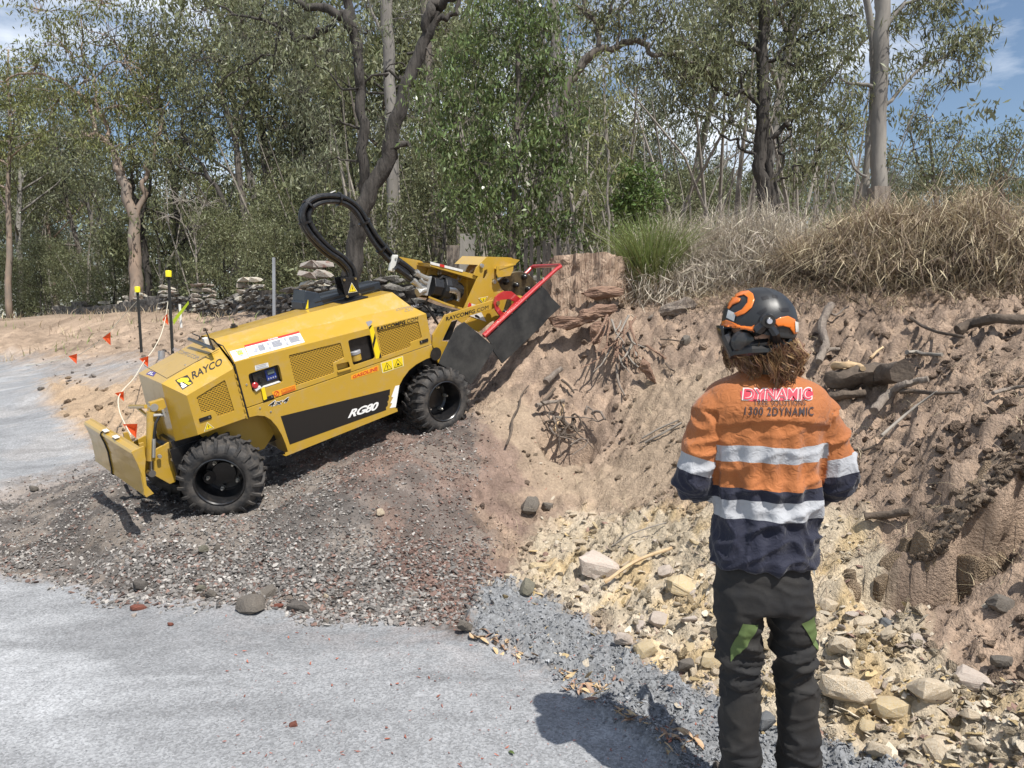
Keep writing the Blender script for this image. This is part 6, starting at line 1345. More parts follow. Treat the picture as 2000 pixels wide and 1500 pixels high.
# hair
rng = RS(44); hb = MB()
for k in range(105):   # loose wavy locks, each a bundle of strands
    side = rng.uniform(-1, 1); an = side * 1.9; st = pp(1495, 664, 0) + np.array([math.sin(an) * .080, -math.cos(an) * .084 + .01, -.004]); ln = rng.uniform(.065, .15) * (1 - .22 * abs(side) - (.15 if side < -.4 else 0)); ph = rng.uniform(0, 6.28); cr_ = rng.uniform(.006, .0125); fr_ = rng.uniform(5.5, 9)
    out = np.array([math.sin(an) * .034, -math.cos(an) * .040, 0])
    for q in range(13):
        o_ = rng.normal(size=3) * .0085; l2_ = ln * rng.uniform(.8, 1.08); T_ = np.linspace(0, 1, 16); pts = st + np.outer(1 - .93 * T_ ** 1.3, o_) + np.outer(T_, [0, 0, -l2_]) + np.outer(np.sin(T_ * 2.5), out) + (cr_ * np.stack([np.cos(fr_ * T_ + ph + q * .08), .8 * np.sin(fr_ * T_ + ph), .5 * np.sin(fr_ * T_ * 1.3 + ph)], 1)) * np.minimum(1, T_ * 3)[:, None] + np.cumsum(rng.normal(size=(16, 3)) * .0009, 0)
        hb.tube(pts, np.linspace(.0019, .0009, 16) * rng.uniform(.7, 1.3), 3, cap=False)
M['hair'] = mk('curly_hair', (.115, .060, .030), (.34, .20, .105), scale=13, lo=.4, hi=.66, rough=.4, island=.45, bump=.5, bscale=300, bdist=.002)
core = MB().lathe([(-.075, .02), (-.06, .062), (-.02, .078), (.03, .078), (.05, .03)], pp(1494, 700, -.0), 'z', 20); core.v = [tuple(v) for v in core.v]
hair = hb.build('hair', M['hair'], proot, smooth=True, ang=80); core.build('hair_underlayer', mk('dark_hair', (.06, .035, .015), rough=.6), hair, smooth=True)
# helmet: shell with colour zones, side pivot, vents, ear cups, visor
hr = MB(); nH_, nV_ = 64, 34; Rx, Ry, Rz = .104, .124, .110
hcen = pp(1481, 632, .0); yaw = math.radians(38)   # head turned to the left
Rm = rotz(yaw)
def hpt(lon, lat, k=1.0):  # lon measured from the face direction
    y = math.cos(lat) * math.cos(lon); x = math.cos(lat) * math.sin(lon); z = math.sin(lat)
    q = np.array([x * Rx * (1 - .10 * max(0, y)), y * Ry, z * Rz * (1.0 + .04 * z)]) * k; return hcen + Rm @ q
V = []
lats = np.linspace(math.radians(88.5), 0, nV_)
def rimlat(lon):
    c = math.cos(lon); return math.radians(-8 - 16 * max(0, -c) ** 1.2 + 4 * max(0, c))
for i in range(nV_ + 1):
    for j in range(nH_):
        lon = 2 * math.pi * j / nH_; lt = math.radians(89) + (rimlat(lon) - math.radians(89)) * i / nV_; rid = .018 * math.exp(-((abs(math.sin(lon)) - .42) / .09) ** 2) * max(0, math.sin(lt * 1.6)) * (1 if lt > .3 else 0)
        V.append(hpt(lon, lt, 1 + rid + (.035 if i >= nV_ - 1 else 0)))
F = [(i * nH_ + j, i * nH_ + (j + 1) % nH_, (i + 1) * nH_ + (j + 1) % nH_, (i + 1) * nH_ + j) for i in range(nV_) for j in range(nH_)] + [tuple(range(nH_))[::-1]]
hr.add(V, F); V2 = [tuple(hcen + (np.array(v) - hcen) * .93) for v in V]; hr.add(V2, [f[::-1] for f in F])
b0, b1 = nV_ * nH_, len(V) + nV_ * nH_; hr.f += [(b0 + j, b1 + j, b1 + (j + 1) % nH_, b0 + (j + 1) % nH_) for j in range(nH_)]; hr.m += [0] * nH_
M['helmet'] = mk('black_helmet_shell', (.016, .018, .020), (.03, .03, .03), scale=12, rough=.42, spec=.5, bump=.05, bscale=300)
M['helmet_orange'] = mk('orange_helmet_panel', (.72, .17, .015), rough=.35, coat=.4)
helm = hr.build('helmet', M['helmet'], proot, smooth=True, ang=50)
bvh_ = BVHTree.FromPolygons([tuple(v) for v in V], F)
def on_helmet(pts, name, mat, off=.0025, par=helm, thick=True, step=.006):
    """a panel laid over the shell where the survey polygon falls"""
    tri = tessellate_polygon([[Vector((a, -b, 0)) for a, b in pts]]); bm = bmesh.new(); vs_ = [bm.verts.new((a, -b, 0)) for a, b in pts]
    for t in tri:
        try: bm.faces.new([vs_[i] for i in t])
        except Exception: pass
    for _ in range(4):
        lg = [e for e in bm.edges if e.calc_length() > 4]
        if not lg: break
        bmesh.ops.subdivide_edges(bm, edges=lg, cuts=1); bmesh.ops.triangulate(bm, faces=bm.faces)
    org = CAMP - np.array([PX0, PY0, 0]); dead = []
    for v in bm.verts:
        d = Vector(ray(v.co.x, -v.co.y)).normalized(); h = bvh_.ray_cast(Vector(org), d)
        if h[0]: nrm_ = h[1] if h[1].dot(d) < 0 else -h[1]; v.co = h[0] + nrm_ * off
        else: dead.append(v)
    bmesh.ops.delete(bm, geom=dead, context='VERTS'); bmesh.ops.recalc_face_normals(bm, faces=bm.faces)
    me_ = bpy.data.meshes.new(name); bm.to_mesh(me_); bm.free(); me_.polygons.foreach_set('use_smooth', [True] * len(me_.polygons)); o = link(name, me_, mat, par)
    if thick: s_ = o.modifiers.new('thick', 'SOLIDIFY'); s_.thickness = .003; s_.offset = 0
    return o
def h3(x, y): return (1280 + x / 2.679, 540 + y / 2.679)   # survey of the person close-up
def hp_(L_): return [h3(*p) for p in L_]
on_helmet(hp_([(382, 150), (410, 105), (450, 82), (490, 78), (512, 95), (520, 125), (505, 165), (470, 195), (430, 210), (415, 195), (455, 175), (482, 140), (484, 112), (465, 98), (430, 108), (400, 140)]), 'orange_swoosh', M['helmet_orange'])
on_helmet(hp_([(380, 165), (400, 125), (430, 112), (448, 118), (440, 135), (405, 150), (388, 172)]), 'orange_swoosh', M['helmet_orange'])
on_helmet(hp_([(352, 235), (375, 228), (410, 240), (450, 262), (505, 262), (545, 235), (560, 255), (530, 290), (525, 325), (490, 338), (455, 325), (435, 290), (400, 262), (365, 262), (350, 280)]), 'orange_side_panel', M['helmet_orange'])
on_helmet(hp_([(615, 235), (650, 215), (690, 208), (725, 225), (738, 260), (736, 300), (722, 300), (700, 268), (665, 258), (640, 262)]), 'orange_side_panel', M['helmet_orange'])
on_helmet(hp_([(385, 175), (425, 195), (415, 235), (375, 215)]), 'white_sticker', M['white'], .003, thick=False)
on_helmet(hp_([(722, 235), (738, 240), (740, 285), (726, 290)]), 'white_sticker', M['white'], .006, thick=False)
for pts in ([(530, 190), (580, 160), (585, 180), (550, 200)], [(552, 108), (585, 100), (595, 115), (562, 125)], [(610, 95), (640, 100), (640, 115), (612, 110)], [(645, 165), (695, 165), (700, 185), (660, 185)]): on_helmet(hp_(pts), 'vent', M['decal_black'], .001, thick=False)
def onh(x, y, k=0.0):
    q = h3(x, y); d = Vector(ray(*q)).normalized(); h = bvh_.ray_cast(Vector(CAMP - np.array([PX0, PY0, 0])), d)
    if not h[0]: return pp(q[0], q[1], -.06)
    nrm_ = h[1] if h[1].dot(d) < 0 else -h[1]; return np.array(h[0] + nrm_ * k)
pc = onh(585, 235, .004)
dv = MB().lathe([(.01, .024), (-.010, .024), (-.016, .020), (-.016, .012), (-.02, .011), (-.022, .008)], pc, 'y', 24); pv_ = dv.build('visor_pivot', M['black'], helm, smooth=True)
MB().lathe([(0, .0085), (-.004, .008)], pc + np.array([0, -.021, 0]), 'y', 16).build('pivot_button', M['grey_lbl'], pv_)
ah = MB().tube([pc, onh(545, 280, .008), onh(520, 300, .01)], [.018, .02, .012], 8).tube([pc, onh(620, 290, .01), pp(1515, 672, -.07)], [.014, .016, .018], 8); ah.pieces()[0].build('visor_arm', M['black'], helm, smooth=True); ah.pieces()[1].build('chin_strap_arm', M['black'], helm, smooth=True)
q = pp(1521, 668, -.085); MB().box(q, (.032, .018, .026), R=euler((0, .1, 0))).build('strap_buckle', M['black'], helm, bevel=.004)
bnd = MB().tube([pp(1545, 650, -.05), pp(1535, 672, -.075), pp(1500, 684, -.10), pp(1470, 685, -.10), pp(1435, 690, -.06)], [.012, .014, .016, .016, .014], 8); bnd.build('neck_strap', M['black'], helm, smooth=True)
# visor and ear cup at the left
ec = MB().lathe([(-.028, .03), (-.02, .042), (.02, .042), (.03, .03)], pp(1436, 672, .01), 'x', 20); ec.build('ear_cup', M['black'], helm, smooth=True)
MB().lathe([(.03, .034), (-.01, .038), (-.022, .030), (-.026, .01)], pp(1450, 668, -.062), 'y', 22).build('ear_cup', M['black'], helm, smooth=True)
MB().tube([pp(1418, 655, -.03), pp(1432, 690, -.045), pp(1470, 676, -.07), pp(1500, 672, -.075)], [.02, .022, .024, .02], 9).build('ear_guard_arm', M['black'], helm, smooth=True)
vz = MB(); V = []
for i in range(9):
    lt = -1.15 + 1.10 * i / 8
    for j in range(15): lon = -1.15 + 2.1 * j / 14; V.append(hpt(lon, lt * .95, 1.12 if i else 1.02))
vz.add(V, [(i * 15 + j, i * 15 + j + 1, (i + 1) * 15 + j + 1, (i + 1) * 15 + j) for i in range(8) for j in range(14)]); vo_ = vz.build('mesh_visor', M['black'], helm, smooth=True)
s_ = vo_.modifiers.new('thick', 'SOLIDIFY'); s_.thickness = .003
# ------------------------------------------------------------------ scattered stones, clods, chips
def scatter(name, label, cat_, P, rot, scl, col, idx, variants, mat):
    me = bpy.data.meshes.new(name); n = len(P); me.vertices.add(n); me.vertices.foreach_set('co', P.astype(np.float32).ravel())
    a = me.attributes.new('rot', 'FLOAT_VECTOR', 'POINT'); a.data.foreach_set('vector', rot.astype(np.float32).ravel())
    a = me.attributes.new('scl', 'FLOAT_VECTOR', 'POINT'); a.data.foreach_set('vector', scl.astype(np.float32).ravel())
    a = me.attributes.new('cv', 'FLOAT_COLOR', 'POINT'); a.data.foreach_set('color', np.concatenate([col, np.ones((n, 1))], 1).astype(np.float32).ravel())
    a = me.attributes.new('idx', 'INT', 'POINT'); a.data.foreach_set('value', idx.astype(np.int32))
    o = link(name, me); tag(o, label, cat_, kind='stuff')
    vc = bpy.data.collections.new(name + '_shapes')
    for k, v in enumerate(variants):
        v.materials.clear(); v.materials.append(mat); vo = bpy.data.objects.new('%s_shape_%02d' % (name, k), v); vc.objects.link(vo)
    ng = bpy.data.node_groups.new(name, 'GeometryNodeTree'); ng.interface.new_socket('Geometry', in_out='INPUT', socket_type='NodeSocketGeometry'); ng.interface.new_socket('Geometry', in_out='OUTPUT', socket_type='NodeSocketGeometry')
    N, L = ng.nodes, ng.links; gi = N.new('NodeGroupInput'); go = N.new('NodeGroupOutput'); ip = N.new('GeometryNodeInstanceOnPoints'); ci = N.new('GeometryNodeCollectionInfo')
    ci.inputs['Collection'].default_value = vc; ci.inputs['Separate Children'].default_value = True; ci.inputs['Reset Children'].default_value = True
    def na(nm, t): q = N.new('GeometryNodeInputNamedAttribute'); q.data_type = t; q.inputs['Name'].default_value = nm; return [s for s in q.outputs if s.enabled and s.name == 'Attribute'][0]
    L.new(gi.outputs[0], ip.inputs['Points']); L.new(ci.outputs[0], ip.inputs['Instance']); ip.inputs['Pick Instance'].default_value = True
    L.new(na('idx', 'INT'), ip.inputs['Instance Index']); L.new(na('scl', 'FLOAT_VECTOR'), ip.inputs['Scale'])
    er = N.new('FunctionNodeEulerToRotation'); L.new(na('rot', 'FLOAT_VECTOR'), er.inputs[0]); L.new(er.outputs[0], ip.inputs['Rotation'])
    L.new(ip.outputs[0], go.inputs[0]); md = o.modifiers.new('scatter', 'NODES'); md.node_group = ng; return o
M['inst_stone'] = mk('loose_stone', (.3, .3, .3), rough=.85, inst=True, bump=.5, bscale=5, bdist=.05)
M['inst_soil'] = mk('soil_clod', (.3, .3, .3), rough=.95, spec=.1, inst=True, bump=.9, bscale=4, bdist=.15)
M['inst_chip'] = mk('wood_chip', (.3, .3, .3), rough=.8, inst=True)
def samp(n, ya, yb, seed, x0=-80, x1=2080):
    r = RS(seed); inv = r.uniform(1 / yb, 1 / ya, n); y = 1 / inv; x = (r.uniform(x0, x1, n) - 1000) / FPX * y; z, _, Z = hfull(x, y); return r, np.stack([x, y, z], 1), Z
def psize(r, n, a, b, k=2.2): u = r.uniform(0, 1, n); return a * (b / a) ** (u ** k)
def put_scatter(name, label, cat_, r, P, size, flat, col, shapes, mat, sink=.2):
    n = len(P); s = size[:, None] * np.stack([r.uniform(.7, 1.25, n), r.uniform(.6, 1.1, n), r.uniform(.5, 1.0, n) * flat], 1)
    rot = np.stack([r.normal(size=n) * .45, r.normal(size=n) * .45, r.uniform(0, 6.28, n)], 1); P = P.copy(); P[:, 2] += s[:, 2] * (1 - 2 * sink) * .6
    return scatter(name, label, cat_, P, rot, s, np.clip(col, .01, .9), r.randint(0, len(shapes), n), shapes, mat)
ang = lambda nm, s0, k=6, n=11, sq=(1, .8, .7): [hull_mesh(nm, s0 + i, n, sq) for i in range(k)]
# heap gravel
r, P, Z = samp(150000, 4.2, 9.5, 301, -100, 1120); w = Z['mound'] * np.clip(.34 + sstep(1000, 1080, Z['py']) * sstep(200, 420, Z['px']) * .7 + (fbm2(P[:, 0], P[:, 1], 2, 3, 7.) > .1) * .3, 0, 1); k = r.uniform(0, 1, len(P)) < w * .62; P = P[k]; n = len(P); py = Z['py'][k]; px = Z['px'][k]
sz = psize(r, n, .0065, .022, 1.5) * (1 + .3 * sstep(1030, 1120, py)); g = r.uniform(0, 1, n); red = Z['red'][k]
col = np.array([.22, .205, .19]) * r.uniform(.5, 1.5, (n, 1)) + (g > .8)[:, None] * np.array([.22, .21, .19]); rr = (r.uniform(0, 1, n) < .15 + .42 * red)[:, None]; col = np.where(rr, np.array([.21, .135, .11]) * r.uniform(.5, 1.5, (n, 1)), col)
put_scatter('heap_gravel', 'loose brown grey gravel covering the heap', 'gravel', r, P, sz, .8, col, ang('pebble', 310, 7, 14, (1, .8, .65)), M['inst_stone'])
# blue chip ridge at the road edge
r, P, Z = samp(60000, 2.5, 5.6, 302, 850, 1850); k = r.uniform(0, 1, len(P)) < Z['ridge'] * .75; P = P[k]; n = len(P); sz = psize(r, n, .006, .017, 1.5)
col = np.array([.215, .224, .233]) * r.uniform(.45, 1.6, (n, 1)) + (r.uniform(0, 1, n) > .88)[:, None] * .12
put_scatter('blue_gravel', 'blue grey crushed rock ridge along the road edge', 'gravel', r, P, sz, .75, col, ang('chip', 320, 7, 9, (1, .7, .5)), M['inst_stone'])
# road surface chips
r, P, Z = samp(90000, 2.0, 8, 303, -100, 1700); w = np.clip(Z['road'] + Z['back'], 0, 1); k = r.uniform(0, 1, len(P)) < w * .55; P = P[k]; n = len(P); sz = psize(r, n, .0022, .0062, 1.6)
col = np.array([.27, .285, .30]) * r.uniform(.55, 1.45, (n, 1))
put_scatter('road_chips', 'fine grey chips loose on the gravel road', 'gravel', r, P, sz, .6, col, ang('grit', 330, 5, 8, (1, .8, .5)), M['inst_stone'], .35)
# soil clods
r, P, Z = samp(125000, 2.4, 20, 304); hard = (1 - np.clip(Z['road'] + Z['back'] + Z['ridge'], 0, 1)) * (1 - Z['mound']); dens = np.clip(.35 + 1.6 * fbm2(P[:, 0], P[:, 1], 2.2, 3, 17.), .06, 1) * (1 - .72 * Z['sand']); k = r.uniform(0, 1, len(P)) < hard * dens * .75; P = P[k]; n = len(P)
Zk = {a: b[k] for a, b in Z.items()}; col = zcol(P[:, 0], P[:, 1], P[:, 2], Zk) * r.uniform(.72, 1.25, (n, 1)); far = np.clip(P[:, 1] / 7, .8, 2.0)
bigz = (P[:, 0] > .8) & (P[:, 2] > .5); sz = psize(r, n, .005, .055, 3.3) * far * np.where(bigz, 1.25, 1)
put_scatter('soil_clods', 'crumbled clay clods over the cut bank', 'soil', r, P, sz, .85, col, ang('clod', 340, 8, 18, (1, .9, .8)), M['inst_soil'], .3)
# pale rock flakes in the lower bank
r, P, Z = samp(26000, 2.5, 7.2, 305, 950, 2080); w = np.clip(Z['pale'] * .9 + .05 * (Z['sand'] + (Z['py'] > 950)) * (1 - Z['mound']) * (1 - Z['road']), 0, 1); k = r.uniform(0, 1, len(P)) < w * np.clip(.65 + fbm2(P[:, 0], P[:, 1], 1.5, 3, 5.), .15, 1) * .85; P = P[k]; n = len(P); sz = psize(r, n, .008, .052, 2.2)
g = r.uniform(0, 1, n)[:, None]; col = np.where(g < .55, np.array([.56, .49, .38]), np.where(g < .76, np.array([.50, .38, .20]), np.where(g < .93, np.array([.40, .32, .25]), np.array([.30, .19, .15])))) * r.uniform(.65, 1.2, (n, 1))
put_scatter('rock_flakes', 'pale and yellow rock flakes in the lower bank', 'rubble', r, P, sz, .42, col, ang('flake', 350, 8, 10, (1, .75, .5)), M['inst_stone'])
# red wood chips and shreds
r, P, Z = samp(26000, 2.6, 9, 306, 150, 1500); w = .26 * Z['red'] * Z['mound'] + .05 * Z['mound'] + .10 * Z['ridge'] + .05 * Z['road'] * (Z['px'] > 420) * (P[:, 1] < 4.6) + .10 * Z['sand'] * (Z['px'] < 1150); k = r.uniform(0, 1, len(P)) < w; P = P[k]; n = len(P)
s = psize(r, n, .006, .024, 2.0); S3 = np.stack([s, s * .3, s * .14], 1); rot = np.stack([r.normal(size=n) * .4, r.normal(size=n) * .4, r.uniform(0, 6.28, n)], 1); P[:, 2] += .006
scatter('wood_chips', 'red brown shredded wood chips', 'wood chips', P, rot, S3, np.array([.30, .10, .065]) * r.uniform(.5, 1.4, (n, 1)), r.randint(0, 4, n), ang('shred', 360, 4, 8, (1, 1, 1)), M['inst_chip'])
# roots hairs and straw bits on the bank
r, P, Z = samp(12000, 3, 9, 307, 900, 2080); k = (Z['mound'] + Z['road'] + Z['ridge'] < .2) & (fbm2(P[:, 0], P[:, 1], 1.8, 3, 19.) > .05) & (Z['py'] < 1150); P = P[k][:2600]; n = len(P)
V, F = blades(P, .11 * r.uniform(.4, 1.5, n), .0035, r, 3.0, arch=.8, kink=.012); tag(link('root_fibres', mesh_np('root_fibres', V, F), M['straw']), 'fine root fibres and dry grass bits in the bank soil', 'roots', kind='stuff')
# dark seam cracks on the slumped face are geometry of the ground ------------
# named single rocks ----------------------------------------------------
RV = [hull_mesh('rock', 400 + i, 14, (1, .8, .62), .3, 2, .11) for i in range(9)]
RF = [hull_mesh('rock', 420 + i, 17, (1, .75, .42), .45, 2, .11) for i in range(6)]
def rmat(n, c, c2, s=14): return mk(n, c, c2, scale=s, rough=.9, bump=.8, bscale=30, bdist=.01)
M['rk_brown'] = rmat('brown_grey_rock', (.20, .175, .145), (.12, .105, .09)); M['rk_dark'] = rmat('dark_rock', (.085, .078, .072), (.16, .14, .12)); M['rk_pale'] = rmat('pale_rock', (.60, .53, .42), (.48, .37, .24))
M['rk_yel'] = rmat('yellow_rock', (.54, .40, .20), (.52, .45, .33)); M['rk_pink'] = rmat('pinkish_rock', (.47, .38, .32), (.54, .48, .41)); M['rk_olive'] = rmat('olive_rock', (.22, .205, .15), (.15, .14, .11)); M['rk_red'] = rmat('red_brown_lump', (.26, .085, .055), (.16, .06, .04)); M['rk_slate'] = rmat('slate_rock', (.12, .13, .14), (.2, .2, .2))
def rock(px, py, wpx, hpx, mat, label, seed, flat=False, cat_='rock', group=None, name='rock', tilt=.2, rz=None):
    rg_ = RS(seed); q = hit(px, py + hpx * .35); s = wpx / 2 * q[1] / FPX; h = hpx / 2 * q[1] / FPX / .62; me = (RF if flat else RV)[rg_.randint(6)].copy(); me.materials.append(M[mat])
    o = link(name, me); o.location = (q[0], q[1] + s * .2, q[2] + h * .42 * (.6 if flat else 1)); o.scale = (s, s * .9, min(h * (1.5 if flat else 1), s * 1.4)); o.rotation_euler = (rg_.normal() * tilt, rg_.normal() * tilt, rg_.uniform(-.6, .6) if rz is None else rz); tag(o, label, cat_, group); return o
ROCKS = [
 (490, 1180, 68, 44, 'rk_brown', 'large brown grey rock at the toe of the heap on the road'), (520, 1158, 56, 28, 'rk_brown', 'flat rock tucked behind the large rock at the heap toe'), (583, 1184, 54, 26, 'rk_dark', 'dark lumpy rock right of the large rock at the toe'),
 (275, 1142, 34, 32, 'rk_dark', 'dark wet looking lump at the left toe of the heap'), (392, 1149, 26, 24, 'rk_olive', 'round olive pebble left of the grey pebble at the toe'), (412, 1160, 28, 24, 'rk_brown', 'grey cobble right of the olive pebble at the toe'),
 (396, 1072, 22, 34, 'rk_olive', 'tall olive stone half way up the gravel face'), (423, 1070, 16, 18, 'rk_brown', 'small stone beside the tall olive stone'), (66, 954, 20, 18, 'rk_brown', 'lone brown stone on the road left of the heap'), (742, 1000, 20, 28, 'rk_pale', 'pale upright stone below the rear wheel shadow'),
 (1035, 988, 46, 42, 'rk_brown', 'brown boulder on the slope below the stump'), (1070, 988, 28, 30, 'rk_brown', 'rounded stone against the brown boulder'), (1024, 1145, 50, 42, 'rk_olive', 'grey green rock at the tip of the blue gravel ridge'), (995, 1128, 26, 24, 'rk_pale', 'pale block left of the grey green rock'),
 (908, 1222, 40, 32, 'rk_brown', 'brown wedge rock at the right toe of the heap'), (1172, 1100, 108, 54, 'rk_pink', 'broad pale slab lying in the lower bank'), (1055, 1108, 52, 24, 'rk_yel', 'yellow ledge stone left of the broad pale slab'), (1144, 1148, 22, 34, 'rk_pink', 'upright pinkish chip below the broad slab'),
 (1218, 1248, 48, 38, 'rk_pink', 'pale pink block at the ridge edge'), (1262, 1266, 54, 28, 'rk_yel', 'yellow ochre slab right of the pale pink block'), (1345, 1140, 90, 32, 'rk_yel', 'long yellow rock left of the trousers'), (1388, 1290, 48, 34, 'rk_yel', 'yellow rock beside the left knee'), (1340, 1300, 40, 34, 'rk_brown', 'brown broken stone left of the left knee'),
 (1398, 1312, 22, 18, 'rk_pale', 'white pebble by the left knee'), (1288, 1210, 50, 36, 'rk_pink', 'mauve flat rock above the yellow ochre slab'), (1300, 1115, 40, 26, 'rk_pink', 'grey mauve flake near the hem of the shirt'),
 (1648, 1262, 66, 50, 'rk_pale', 'white crumbly boulder right of the trousers'), (1722, 1095, 42, 26, 'rk_yel', 'yellow centred rock below the slumped face'), (1820, 1352, 96, 62, 'rk_pale', 'big tilted pale rock in the lower right bank'), (1905, 1325, 90, 50, 'rk_pink', 'pinkish layered rock right of the big tilted rock'),
 (1718, 1465, 62, 44, 'rk_pale', 'pale yellow stained rock at the bottom edge'), (1845, 1460, 84, 48, 'rk_pale', 'pale angular rock at the bottom edge near the tall rock'), (1910, 1455, 42, 62, 'rk_pale', 'tall white rock at the bottom right'), (1900, 1390, 50, 32, 'rk_pale', 'leaning pale flake above the tall white rock'),
 (1660, 1345, 120, 50, 'rk_pale', 'broad white rock shelf beside the right trouser leg'), (1745, 1380, 90, 40, 'rk_yel', 'ochre shelf right of the broad white shelf'), (1690, 1210, 60, 28, 'rk_pale', 'pale flaky ledge above the white crumbly boulder'), (1740, 1215, 44, 26, 'rk_slate', 'grey blue flaky ledge stone'), (1620, 1180, 50, 30, 'rk_pale', 'white ledge beside the trouser pocket'),
 (1495, 1410, 50, 62, 'rk_slate', 'dark grey slab between the two trouser legs'), (1890, 935, 26, 18, 'rk_dark', 'dark clod on the sandy right mound'), (1420, 1215, 40, 30, 'rk_pale', 'pale stone glimpsed beside the left thigh'), (1500, 1260, 34, 26, 'rk_yel', 'ochre stone seen between the thighs'), (1500, 1330, 30, 22, 'rk_pale', 'white stone seen between the knees'),
 (270, 1186, 38, 12, 'rk_red', 'red wood chunk lying flat on the road'), (333, 1219, 14, 11, 'rk_red', 'small red wood chunk on the road'), (546, 1180, 26, 14, 'rk_red', 'red lump between the large rock and the dark lump'), (262, 1201, 16, 9, 'rk_pink', 'pale chip below the red wood chunk'), (637, 1164, 14, 14, 'rk_pale', 'small pale pebble at the toe of the gravel'), (572, 1415, 22, 12, 'rk_red', 'red wood flake in the middle of the road'),
 (1410, 1500, 40, 30, 'rk_brown', 'half hidden brown stone at the left boot'), (1960, 1290, 50, 34, 'rk_brown', 'brown clod near the right edge'), (1960, 1180, 60, 40, 'rk_brown', 'brown clod below the dark hollow at the right edge'), (1340, 664, 26, 22, 'rk_brown', 'brown lump under the bark plate'), (640, 1212, 20, 12, 'rk_brown', 'small stone on the road beyond the heap toe'),
]
for i, (a, b, c, d, m_, lb_) in enumerate(ROCKS):
    rock(a, b, c, d, m_, lb_, 500 + i, flat=(c > d * 1.55), name='wood_chunk' if 'wood' in lb_ else 'rock', cat_='wood chunk' if 'wood' in lb_ else 'rock')
# rubble one can count, alike
rg_ = RS(600); cnt = 0; tries = 0
kinds = [('rk_pale', 'pale broken rock among the rubble of the lower bank', 'pale rubble rocks'), ('rk_yel', 'ochre yellow broken rock among the rubble of the lower bank', 'ochre rubble rocks'), ('rk_pink', 'mauve grey broken rock among the rubble of the lower bank', 'mauve rubble rocks')]
RSH = {}
for kk in kinds: 
    for j in range(6): me = (RF if j < 4 else RV)[j].copy(); me.materials.append(M[kk[0]]); RSH[(kk[0], j)] = me
inv = rg_.uniform(1 / 7, 1 / 2.6, 1500); yy = 1 / inv; xx = (rg_.uniform(980, 2040, 1500) - 1000) / FPX * yy; z_, _, Z = hfull(xx, yy)
for i in range(1500):
    if cnt >= 230: break
    if Z['pale'][i] < .5 or rg_.uniform() > np.clip(.5 + 1.5 * fbm2(xx[i:i+1], yy[i:i+1], 1.2, 2, 55.)[0], .1, 1): continue
    kk = kinds[rg_.choice(3, p=[.5, .25, .25])]; j = rg_.randint(6); s = float(psize(rg_, 1, .016, .05, 1.8)[0]); o = link('rock', RSH[(kk[0], j)]); o.location = (xx[i], yy[i], z_[i] + s * .12); o.scale = (s * 1.25, s, s * rg_.uniform(.6, 1)); o.rotation_euler = (rg_.normal() * .5, rg_.normal() * .5, rg_.uniform(0, 6.28)); tag(o, kk[1], 'rock', kk[2]); cnt += 1
# ------------------------------------------------------------------ stump, roots, bark, fallen wood
M['sawn'] = mk('sawn_stump_wood', (.42, .31, .225), (.25, .165, .115), scale=9, lo=.4, hi=.6, rough=.85, bump=1, bscale=7, bdist=.04, stretch=(6, 6, .6), dirt=((.50, .38, .28), 5, .5, .7, .7))
M['bark_red'] = mk('red_brown_bark', (.20, .12, .085), (.30, .19, .13), scale=5, rough=.9, bump=1, bscale=14, bdist=.03, stretch=(.6, 5, 5))
M['wood_grey'] = mk('weathered_grey_wood', (.26, .22, .18), (.15, .12, .10), scale=4, rough=.9, bump=.8, bscale=16, bdist=.02, stretch=(5, 5, .6))
M['wood_dark'] = mk('dark_log', (.055, .042, .033), (.13, .10, .075), scale=6, rough=.95, bump=1, bscale=18, bdist=.02); M['wood_fresh'] = mk('split_fresh_wood', (.56, .42, .25), (.40, .27, .15), scale=9, rough=.8, bump=.5, bscale=20)
sc = at(1148, 592, 8.55); mpx = 8.55 / FPX; sb = MB(); rg_ = RS(31); nA, nR = 72, 16; V = []
ha = .50
for i in range(nR + 1):
    t = i / nR
    for j in range(nA):
        a = 2 * math.pi * j / nA; rib = .035 * math.sin(a * 5 + 1) + .02 * math.sin(a * 11 + 3) + .012 * math.sin(a * 23 + 1.5) + .016 * rg_.normal(); flare = .10 * (1 - t) ** 3
        V.append(sc + np.array([(.47 + rib + flare) * math.cos(a), (.38 + rib + flare) * math.sin(a), -.3 + t * (.3 + ha) + ((.02 * math.sin(a * 3) + .007 * rg_.normal() - .10 * max(0, -math.cos(a + .4)) ** 3) if i == nR else 0)]))
V.append(sc + np.array([0, 0, ha + .0])); top = len(V) - 1
sb.add(V, [(i * nA + j, i * nA + (j + 1) % nA, (i + 1) * nA + (j + 1) % nA, (i + 1) * nA + j) for i in range(nR) for j in range(nA)] + [(nR * nA + j, nR * nA + (j + 1) % nA, top) for j in range(nA)])
stump = empty('tree_stump', tuple(sc), 'big reddish sawn tree stump on top of the bank behind the cutter', 'tree stump')
def rel(mb, name, mat, root, **k): o = mb.build(name, mat, root, **k); o.data.transform(Matrix.Translation(-root.location)); return o
rel(sb, 'stump_block', M['sawn'], stump, smooth=True, ang=50)
